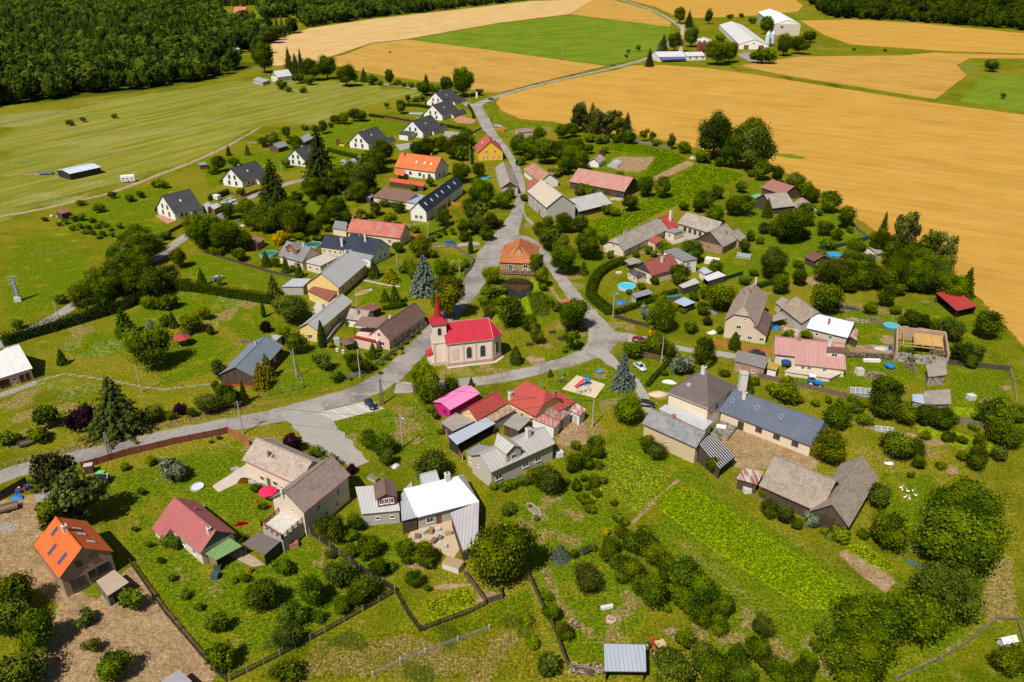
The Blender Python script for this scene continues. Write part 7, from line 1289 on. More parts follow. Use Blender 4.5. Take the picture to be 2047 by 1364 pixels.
# pools and parasols
pool('round turquoise pool inside the curved hedge', (1253, 571), 5.6, (.06, .42, .55), (.35, .55, .62), sh='pool in the curved hedge'); pool('round blue pool beside the brown garden house', (1668, 508), 4.8, (.03, .26, .50), (.08, .22, .45), sh='blue pool by the garden house'); pool('round turquoise pool behind the roofless barn', (1783, 650), 4.8, (.08, .38, .40), (.12, .16, .18), 1.0); pool('green oval pool beside the grey balcony house', (536, 506), 6.0, (.03, .16, .10), (.25, .4, .42)); pool('green pool behind the grey balcony house', (626, 488), 5.5, (.02, .12, .07), (.35, .5, .5)); pool('paddling pool with turquoise ring behind the slate house', (970, 353), 4.6, (.05, .35, .6), (.10, .45, .35), .8)
pool('round paved well cover with a pale sheet on the lawn', (394, 972), 2.6, (.50, .53, .58), (.5, .48, .45), .35); 
p = G(830, 227); t = thing('swimming_pool', 'rectangular bright blue pool on a pale terrace', 'pool', p, -.25); MB().box(-4.6, 4.6, -2.6, 2.6, 0, .12).obj('surround', M('felt', (.62, .54, .44)), t); MB().box(-2.6, 3.6, -1.5, 1.5, .12, .16).obj('water', M('water', (.02, .22, .55), (.04, .3, .62)), t)
parasol('big crimson parasol beside the beige house', (535, 981), 3.6, (.70, .02, .09)); parasol('folded green parasol beside the picnic table', (1125, 743), 1, (.05, .32, .10), 3.2, True); parasol('folded green parasol behind the tavern roof', (1082, 770), 1, (.06, .34, .11), 3.2, True); parasol('blue parasol on the cream walled terrace', (1572, 722), 2.6, (.02, .05, .22)); parasol('coral red parasol at the pond lane', (1131, 601), 2.4, (.75, .12, .12))
# playground
p = G(1172, 770); t = thing('playground_slide', 'red slide on a blue climbing frame in the sand pit', 'slide', p, .5); f = MB()
for x in (-.7, .7):
    for y in (-.5, .5): f.tube((x, y, 0), (x*.8, y*.8, 2.6), .07, n=6)
for z in (.6, 1.1, 1.5, 2.5): f.tube((-.7, .5, z), (.7, .5, z), .05, n=5)
f.obj('frame', M('paint', (.03, .20, .50)), t); MB().box(-.8, .8, -.6, .6, 1.5, 1.62).obj('platform', M('paint', (.05, .25, .5)), t); s = MB(); s.prism([(-.7, -.35, 1.7), (-.7, .35, 1.7), (-3.2, .35, .35), (-3.2, -.35, .35)][::-1], .08)
for y in (-.38, .38): s.tube((-.7, y, 1.85), (-3.2, y, .5), .07, n=5)
s.obj('chute', M('paint', (.70, .02, .04)), t)
p = G(1166, 786); t = thing('swing_set', 'blue swing frame in the sand pit', 'swing', p, .4); f = MB()
for x in (-1.5, 1.5):
    for y in (-.8, .8): f.tube((x, y, 0), (x*.9, 0, 2.2), .06, n=6)
f.tube((-1.4, 0, 2.2), (1.4, 0, 2.2), .06, n=6); f.obj('frame', M('paint', (.03, .25, .55)), t)
for x in (-.5, .5): MB().tube((x-.15, 0, 2.15), (x-.15, 0, .5), .02, n=4).tube((x+.15, 0, 2.15), (x+.15, 0, .5), .02, n=4).box(x-.25, x+.25, -.12, .12, .45, .5).obj('seat', M('plain', (.1, .1, .1)), t)
def tramp(label, px, r, col):
    p = G(*px); t = thing('trampoline', label, 'trampoline', p); MB().lathe([(r, .3), (r+.06, .36), (r-.3, .4), (r-.32, .36)], 4).obj('pad', M('plain', col), t); MB().poly([((r-.3)*math.cos(2*math.pi*i/20), (r-.3)*math.sin(2*math.pi*i/20), .37) for i in range(4)] if False else [((r-.3)*math.cos(math.pi*i/2), (r-.3)*math.sin(math.pi*i/2), .37) for i in range(4)]).obj('mat', M('plain', (.06, .25, .55)), t); l = MB()
    for i in range(6): a = i*1.047; l.tube((r*math.cos(a), r*math.sin(a), 0), (r*math.cos(a), r*math.sin(a), .32), .03, n=5)
    l.obj('leg', M('plain', (.3, .3, .3)), t)
tramp('little blue trampoline by the playground sand', (1198, 745), 1.1, (.04, .22, .6))
bench_table('picnic table beside the folded green parasol', (1122, 760), .5); bench_table('dark picnic table on the chapel green near the lane', (1104, 664), .35, (.09, .07, .06)); bench_table('dark picnic table below the round tree on the chapel green', (1122, 676), .3, (.09, .07, .06)); bench_table('dark picnic table under the small tree right of the chapel', (1058, 688), .05, (.09, .07, .06)); bench_table('pale picnic table before the open red barn', (1851, 606), -.55, (.36, .25, .16)); bench_table('dark picnic table beside the wattle on the chapel green', (1140, 655), .1, (.09, .07, .06))
# small roofs on posts
def gazebo(label, px, dia, h, roof, sides=6, cat='gazebo', sh=None):
    p = G(*px); t = thing('gazebo', label, cat, p, .3); r = dia/2; n = sides; m = MB(); c = [(r*math.cos(2*math.pi*i/n), r*math.sin(2*math.pi*i/n)) for i in range(n)]
    for i in range(n): j = (i+1) % n; m.prism([(*c[i], h), (*c[j], h), (0, 0, h+r*.5)], .08)
    m.obj('roof', roof, t); q = MB()
    for x, y in c: q.box(x*.86-.07, x*.86+.07, y*.86-.07, y*.86+.07, 0, h)
    q.obj('post', WD, t); MB().box(-r*.4, r*.4, -r*.3, r*.3, .68, .75).obj('table', WDL, t); mark(*px, sh)
gazebo('red roofed gazebo beside the bright walnut tree', (366, 690), 5.0, 2.3, M('tile', (.33, .055, .045)), sh='red roofed gazebo'); gazebo('brown roofed gazebo in the pink house garden', (697, 698), 4.2, 2.3, PBR, sh='brown gazebo'); 
box_thing('shed', 'tiny glazed garden hut beside the brown gazebo', 'shed', (674, 690), (1.4, 1.4, 2.0), (.45, .5, .45), .3); gq = [(674, 703), (686, 706), (692, 708), (700, 707)]
for i, q in enumerate(gq[:2]): box_thing('garden_chair', 'white plastic garden chair '+('left of' if i == 0 else 'before')+' the brown gazebo', 'chair', q, (.6, .6, .8), (.75, .75, .75), .4)
p = G(1229, 332); t = thing('poly_tunnel', 'grey arched poly tunnel beside the vegetable beds', 'greenhouse', p, R(62)); a = MB(); A = [(2.6*math.cos(x), 2.3*math.sin(x)) for x in np.linspace(0, math.pi, 13)]
for i in range(12): a.poly([(-3.5, A[i][0], A[i][1]), (3.5, A[i][0], A[i][1]), (3.5, A[i+1][0], A[i+1][1]), (-3.5, A[i+1][0], A[i+1][1])])
a.poly([(-3.5, *q) for q in A]); a.poly([(3.5, *q) for q in A[::-1]]); a.obj('cover', M('seam', (.38, .40, .41)), t)
for x in np.linspace(-3.5, 3.5, 6):
    hp = MB()
    for i in range(12): hp.tube((x, A[i][0]*1.01, A[i][1]*1.01), (x, A[i+1][0]*1.01, A[i+1][1]*1.01), .04, n=4, caps=False)
    hp.obj('hoop', M('plain', (.5, .5, .5)), t)
p = G(1509, 397); t = thing('poly_tunnel', 'green arched tunnel beside the sagging grey barn', 'greenhouse', p, .5); a = MB(); A = [(1.5*math.cos(x), 1.7*math.sin(x)) for x in np.linspace(0, math.pi, 11)]
for i in range(10): a.poly([(-2.2, *A[i]), (2.2, *A[i]), (2.2, *A[i+1]), (-2.2, *A[i+1])])
a.poly([(-2.2, *q) for q in A]); a.poly([(2.2, *q) for q in A[::-1]]); a.obj('cover', M('seam', (.16, .34, .26)), t)
def glasshouse(label, c, L, W, h, ang):
    p = G(*c); t = thing('greenhouse', label, 'greenhouse', p, ang); f = MB(); n = max(3, int(L/1.0))
    for i in range(n+1):
        x = -L/2+L*i/n
        f.tube((x, -W/2, 0), (x, -W/2, h), .04, n=4).tube((x, W/2, 0), (x, W/2, h), .04, n=4).tube((x, -W/2, h), (x, 0, h+W*.3), .04, n=4).tube((x, W/2, h), (x, 0, h+W*.3), .04, n=4)
    for y, z in ((-W/2, h), (W/2, h), (0, h+W*.3), (-W/2, .1), (W/2, .1)): f.tube((-L/2, y, z), (L/2, y, z), .045, n=4)
    f.obj('frame', M('plain', (.70, .70, .68)), t); g = MB(); 
    g.poly([(-L/2, -W/2, h), (L/2, -W/2, h), (L/2, 0, h+W*.3), (-L/2, 0, h+W*.3)]).poly([(L/2, W/2, h), (-L/2, W/2, h), (-L/2, 0, h+W*.3), (L/2, 0, h+W*.3)]).poly([(-L/2, -W/2, 0), (L/2, -W/2, 0), (L/2, -W/2, h), (-L/2, -W/2, h)]); g.obj('pane', M('felt', (.20, .23, .21), (.38, .40, .38)), t)
glasshouse('long low greenhouse of old window frames', (1726, 788), 6.6, 2.6, .9, -.18); glasshouse('white framed cold frame in the vegetable beds', (1766, 860), 3.8, 1.6, .45, -.22); glasshouse('white framed cold frame beside the orchard hedge', (1487, 515), 4.6, 2.4, .8, -.4); glasshouse('small glazed frame under the big pine', (206, 962), 2.6, 1.6, 1.2, .1)
# heaps, stacks and odds and ends
LOG = M('logs', (.56, .42, .29)); LOGD = M('logs', (.38, .29, .21)); PLK = M('wood', (.42, .27, .14)); TARP = M('plain', (.02, .16, .50)); SAND = M('felt', (.58, .44, .28), (.64, .5, .33)); RUB = M('stone', (.44, .35, .28)); WPL = M('plain', (.74, .74, .74))
heap('great tumbled heap of split firewood by the blue trailer', (1748, 752), (6.4, 4.2), 1.2, LOG, 'firewood_heap', 'firewood', 0, 420, (.5, .09), 1); heap('small woodpile beside the ruin with the slate roof', (1820, 735), (2.4, 4.4), 1.6, LOGD, 'firewood_heap', 'firewood', 0, 180, (.6, .09), 2); heap('sticks heaped on the slate roofed ruin', (1872, 724), (3.6, 2.4), .5, LOGD, 'stick_heap', 'firewood', 0, 120, (1.2, .04), 3).location.z = 2.8
heap('long stacked firewood wall beside the roofless barn', (1742, 716), (12.5, .9), 1.5, LOGD, 'firewood_stack', 'firewood', -.1, 700, (.5, .1), 4, True); heap('stacked firewood at the garden fence bottom', (1172, 1342), (5.0, 1.6), 1.1, LOG, 'firewood_stack', 'firewood', -.05, 220, (.5, .11), 5, True); heap('round stack of pale split logs on the lawn', (1146, 1250), (2.0, 2.2), 1.3, M('logs', (.55, .38, .22)), 'firewood_heap', 'firewood', .4, 120, (.5, .1), 6); heap('stack of reddish roof tiles on the grass', (1345, 1270), (1.8, 2.4), .6, M('brick', (.50, .26, .18)), 'tile_stack', 'tiles', .6, 70, (.4, .07), 7, True)
heap('stack of pale sawn boards beside the barn', (1655, 620), (6.5, 1.6), .7, PLK, 'board_stack', 'timber', -.32, 50, (6, .1), 8, True); heap('dark covered plank stack behind the sawn boards', (1685, 617), (5.6, 1.2), .9, M('wood', (.12, .1, .09)), 'board_stack', 'timber', -.32, 40, (5, .1), 9, True); heap('jumble of old beams beside the turquoise pool', (1747, 640), (5, 3), .8, M('wood', (.28, .2, .13)), 'beam_heap', 'timber', .6, 40, (3.5, .09), 10); heap('heap of roof battens and rubble behind the white roofed house', (1715, 642), (6, 3), .6, RUB, 'rubble_heap', 'rubble', -.4, 120, (.5, .12), 11)
heap('pale brushwood pile behind the slate blue shed', (488, 683), (3.6, 2.0), .8, M('logs', (.55, .42, .3)), 'firewood_heap', 'firewood', .2, 150, (.6, .06), 12); heap('scattered bricks and boards under the hillside bushes', (688, 385), (6, 4), .5, M('plain', (.5, .4, .33)), 'rubble_heap', 'rubble', .3, 70, (.8, .08), 13); heap('stone pile behind the small garden shed', (505, 287), (6, 3), 1.0, RUB, 'stone_heap', 'rubble', 0, 90, (.6, .25), 14); heap('rubble and planks beside the long barn', (1233, 399), (6, 4), .7, M('plain', (.6, .56, .52)), 'rubble_heap', 'rubble', 0, 110, (.7, .1), 15); heap('dead grey branches stacked upright by the sagging barn', (1495, 432), (2.4, 2.4), 3.5, M('bark', (.35, .26, .2)), 'branch_heap', 'branches', 0, 60, (2.2, .07), 16)
blob('heap of pale building sand beside the hipped house', (1316, 790), (4.4, 3.0), .7, SAND, 'sand_heap', 'sand heap', 1); blob('white covered boat on stands beside the hipped house', (1338, 766), (3.6, 1.4), .8, WPL, 'covered_boat', 'boat', 2, -.3, .1); blob('crumpled bright blue tarpaulin below the curved hedge', (1243, 606), (3.4, 2.6), .8, TARP, 'tarpaulin', 'tarpaulin', 3); blob('rumpled blue tarpaulin on the building plot', (36, 996), (2.6, 1.8), .6, TARP, 'tarpaulin', 'tarpaulin', 4); blob('blue covered pool frame beside the tall tan house', (1549, 655), (3.0, 4.0), .7, TARP, 'covered_pool', 'tarpaulin', 5, .2, .06); blob('white sheeted bundle beside the timber barn', (1777, 928), (2.0, 1.0), .5, WPL, 'bundle', 'tarpaulin', 6, -.3)
blob('grey boulder at the edge of the village green', (790, 934), (2.0, 1.6), .7, M('stone', (.5, .46, .4)), 'boulder', 'boulder', 7); blob('pale sand mound by the turquoise pool', (1762, 697), (3.6, 2.4), .4, M('felt', (.5, .44, .38)), 'gravel_heap', 'gravel heap', 8); blob('small dark soil mound beside the pale gravel', (1737, 695), (1.8, 1.4), .6, M('felt', (.2, .15, .11)), 'soil_heap', 'soil heap', 9); blob('clay mound with bare roots behind the pale pole', (378, 661), (1.8, 1.6), .7, RUB, 'rock', 'boulder', 10); blob('orange rubber ring and toys by the brown red shed', (117, 434), (2.2, 1.8), .9, M('plain', (.65, .16, .06)), 'tarpaulin', 'tarpaulin', 11); blob('pale blue water tank by the brown red shed', (104, 434), (1.3, 1.3), 1.1, M('plain', (.5, .55, .65)), 'water_tank', 'tank', 12, 0, .05); blob('blue barrel half hidden by bushes at the lane', (478, 442), (1.6, 1.6), 1.0, M('plain', (.04, .10, .35)), 'water_tank', 'tank', 13, 0, .05); blob('pale stone mound in the shady garden', (485, 452), (3.0, 2.0), .5, M('felt', (.5, .4, .28)), 'sand_heap', 'sand heap', 14); blob('grey stone heap under the big field oaks', (1386, 318), (4, 3), 1.4, RUB, 'stone_heap', 'rubble', 15)
flb = dict(name='flower_bed', cat='flower bed')
blob('round flower bed of red begonias on the lawn', (482, 1048), (2.6, 1.2), .5, M('leaf', (.30, .04, .01), (.55, .10, .02)), 'flower_bed', 'flower bed', 16, .3, .3); blob('stone edged flower bed of orange lilies by the path', (487, 962), (2.6, 2.4), .5, M('leaf', (.30, .14, .01), (.6, .28, .02)), 'flower_bed', 'flower bed', 17); blob('red toy car on the lawn by the parasol', (512, 1004), (.9, .7), .6, M('plain', (.6, .03, .03)), 'toy_car', 'toy', 18, 0, .1)
p = G(727, 585); t = thing('flower_bed', 'stone ringed oval flower bed on the yellow house lawn', 'flower bed', p, .8); MB().lathe([(1, 0), (1, .2), (.85, .2), (.85, 0)], 24).obj('edging', M('plain', (.62, .52, .42)), t); t.scale = (3.2, 1.2, 1); MB().lathe([(.86, .1), (.4, .25), (0, .28)], 16).obj('flowers', M('felt', (.3, .2, .08), (.4, .08, .06)), t)
p = G(1067, 1020); t = thing('flower_bed', 'stone edged rockery bed with round shrubs', 'flower bed', p, R(122)); t.scale = (2.3, .85, 1); MB().lathe([(1, 0), (1, .25), (.85, .25), (.85, 0)], 24).obj('edging', M('stone', (.42, .38, .33)), t); MB().lathe([(.86, .12), (.4, .22), (0, .24)], 16).obj('planting', M('felt', (.2, .2, .12), (.45, .42, .2)), t)
p = G(1222, 1239); t = thing('fire_pit', 'round fire pit on bare earth with a stone rim', 'fire pit', p); MB().lathe([(.8, 0), (.75, .3), (.5, .3), (.45, 0)], 14).obj('rim', M('stone', (.5, .42, .35)), t); box_thing('garden_bench', 'white garden bench beside the fire pit', 'bench', (1213, 1216), (2.0, .5, .45), (.75, .75, .75), .25)
box_thing('beehive', 'white box beehive stand in the far right paddock', 'hive', (1940, 798), (1.7, 1.5, 1.1), (.5, .48, .46), .2, 0, 'plain', (.55, .54, .54)); box_thing('planter', 'small brick planter below the beige gabled wing', 'planter', (588, 1093), (1.5, 1.0, .9), (.42, .14, .09), .4, 0, 'brick'); box_thing('crate', 'white framed box beside the firewood heap', 'crate', (1717, 748), (1.7, 1.6, 1.5), (.62, .58, .54), .1); box_thing('crate', 'row of white covered boxes before the firewood wall', 'crate', (1742, 723), (4.2, .9, .6), (.72, .72, .70), -.08, lid=(.7, .7, .7)); box_thing('barrel', 'blue barrel at the corner of the roofless barn', 'barrel', (1779, 699), (.7, .7, 1.0), (.03, .08, .32), 0)
box_thing('kiosk', 'orange and green wooden kiosk beside the white car', 'kiosk', (1003, 263), (2.6, 2.2, 2.5), (.72, .27, .02), .1, 0, 'wood', (.6, .2, .02)); box_thing('wayside_cross', 'white stone wayside cross at the upper junction', 'cross', (953, 196), (1.4, 1.4, 4.2), (.62, .6, .56)); box_thing('container', 'white topped storage box beside the cottage garden', 'container', (1423, 527), (4.6, 2.2, 1.8), (.68, .62, .58), -.45, lid=(.76, .74, .72)); box_thing('bench', 'teal covered swing seat beside the blue pavilion', 'bench', (1345, 602), (4.2, 1.4, 1.6), (.16, .09, .06), .35, lid=(.02, .20, .16)); box_thing('outhouse', 'brown red outhouse behind the little white shed', 'outhouse', (1203, 312), (2.2, 2.2, 3.0), (.12, .045, .03), .3, 0, 'wood'); box_thing('outhouse', 'dark outhouse at the corner of the crop patch', 'outhouse', (1214, 284), (2.0, 2.0, 2.4), (.1, .08, .09), .3)
box_thing('water_tank', 'pale cube water tank right of the rusty tan house', 'tank', (1118, 912), (1.4, 1.2, 1.1), (.66, .68, .68), .4); box_thing('playhouse', 'small brown play tower with a yellow slide', 'playhouse', (676, 289), (2.2, 1.8, 2.8), (.22, .09, .05), .3, 0, 'wood'); box_thing('slide', 'yellow plastic slide beside the play tower', 'slide', (684, 292), (3.2, .7, .7), (.75, .55, .03), -.5); box_thing('toy', 'green ring paddling pool beneath the board fence', 'toy', (201, 947), (1.4, 1.2, .25), (.10, .5, .12), 0, lid=(.12, .55, .14)); box_thing('shed', 'little dark shed with a pale roof by the board fence', 'shed', (180, 944), (1.6, 1.2, 1.8), (.13, .06, .04), .3, 0, 'wood', (.5, .42, .4))
for i, (q, c_) in enumerate((((38, 986), (.03, .1, .4)), ((42, 982), (.6, .42, .03)), ((48, 981), (.55, .03, .08)), ((53, 978), (.02, .12, .45)))): box_thing('crate', ('blue', 'yellow', 'red', 'deep blue')[i]+' plastic crate beside the wattle wall', 'crate', q, (.9, .8, .8), c_, .3)
fence('tall wattle wall at the left frame edge', [(-20, 1012), (0, 1002), (55, 970)], 2.0, (.13, .09, .055), 2.5)
box_thing('water_butt', 'dark green water butt behind the green carport', 'barrel', (437, 1138), (1.1, 1.1, 1.0), (.05, .09, .09)); box_thing('water_butt', 'dark green water butt farther from the green carport', 'barrel', (431, 1155), (1.2, 1.2, .9), (.06, .10, .10)); box_thing('table', 'pale table on the small garden terrace', 'table', (1441, 859), (2.0, 1.4, .8), (.74, .70, .62), -.3, lid=(.80, .76, .68)); quadb('terrace', 'raised stone terrace in the angle of the cream houses', [(1424, 862), (1455, 876), (1474, 853), (1440, 840)], .8, M('stone', (.26, .22, .18)), STN, 'terrace', ins=.05)
box_thing('hen_house', 'white crate hutch below the rusty patched shed', 'hutch', (1493, 984), (1.4, 1.2, 1.0), (.62, .60, .58), .1); box_thing('trough', 'concrete trough behind the wooden cabin', 'trough', (746, 960), (2.2, 1.0, .7), (.45, .38, .28), -.6, lid=(.2, .16, .12)); box_thing('trailer_box', 'white plank box of sand below the crowded yard', 'trailer', (906, 1135), (3.2, 2.0, 1.2), (.60, .55, .50), -.45, lid=(.36, .25, .14)); cols = [(.2, .15, .12), (.55, .5, .45), (.35, .2, .1), (.6, .58, .55), (.15, .18, .25), (.45, .33, .2)]
YD = ['dark oil drum', 'pale sack of cement', 'rusty iron bin', 'white plastic tub', 'slate blue chest', 'tan wooden crate', 'brown barrel', 'cream bucket stack']; YP = [(835, 1075), (848, 1068), (862, 1066), (875, 1062), (880, 1078), (896, 1070), (868, 1085), (890, 1095)]
for i, (q, nme) in enumerate(zip(YP, YD)): box_thing('crate' if i != 6 else 'barrel', nme+' in the crowded yard below the white roof', 'clutter', q, (random.uniform(.7, 1.3), random.uniform(.6, 1), random.uniform(.5, 1.0)), cols[i % 6], i*.7, z=.02)
for i, (q, lb) in enumerate((((1800, 978), 'white goose standing left of its flock'), ((1803, 982), 'white goose in front of the leftmost goose'), ((1814, 985), 'white goose near the middle of the flock'), ((1824, 984), 'white goose at the back of the flock'), ((1829, 993), 'white goose at the right of the flock'), ((1808, 997), 'white goose nearest the barn in the flock'), ((1817, 1000), 'white goose at the front of the flock'))):
    p = G(*q); b = bpy.data.meshes.new('goose'); iv, it = ico(); V = iv*np.array([.34, .17, .18])+np.array([0, 0, .38]); nk = iv*np.array([.055, .055, .22])+np.array([.3, 0, .62]); hd = iv*np.array([.1, .055, .06])+np.array([.36, 0, .86]); k = len(iv)
    me = mesh_np('goose', np.concatenate([V, nk, hd]), np.zeros((0, 4), int), np.concatenate([it, it+k, it+2*k]), M('plain', (.78, .77, .74))); tag(link('goose', me, None, p, i*1.3), lb, 'goose', 'white geese behind the timber barn')
    for y in (-.07, .07): MB().tube((0, y, 0), (0, y, .26), .02, n=5).obj('leg', M('plain', (.6, .3, .05)), bpy.context.scene.objects[-1] if False else COL.objects[-1])
box_thing('sunbed', 'blue grey sunbed on the garden grass', 'sunbed', (1426, 627), (.8, 2.4, .4), (.25, .28, .42), .5); box_thing('sunbed', 'white sunbed inside the curved hedge', 'sunbed', (1237, 546), (1.9, .8, .35), (.75, .75, .75), .2); box_thing('bench', 'green garden mat beside the turquoise pool', 'mat', (1233, 586), (2.2, 1.2, .06), (.03, .2, .14), .4); tag(blob('white draped garden bench by the tall tan house', (1424, 668), (3.0, 1.6), 1.0, M('plain', (.6, .62, .52)), 'garden_bench', 'bench', 19), None); box_thing('table', 'white tub table in the corner garden', 'table', (1313, 617), (2.2, 1.4, .5), (.72, .68, .6), .3)
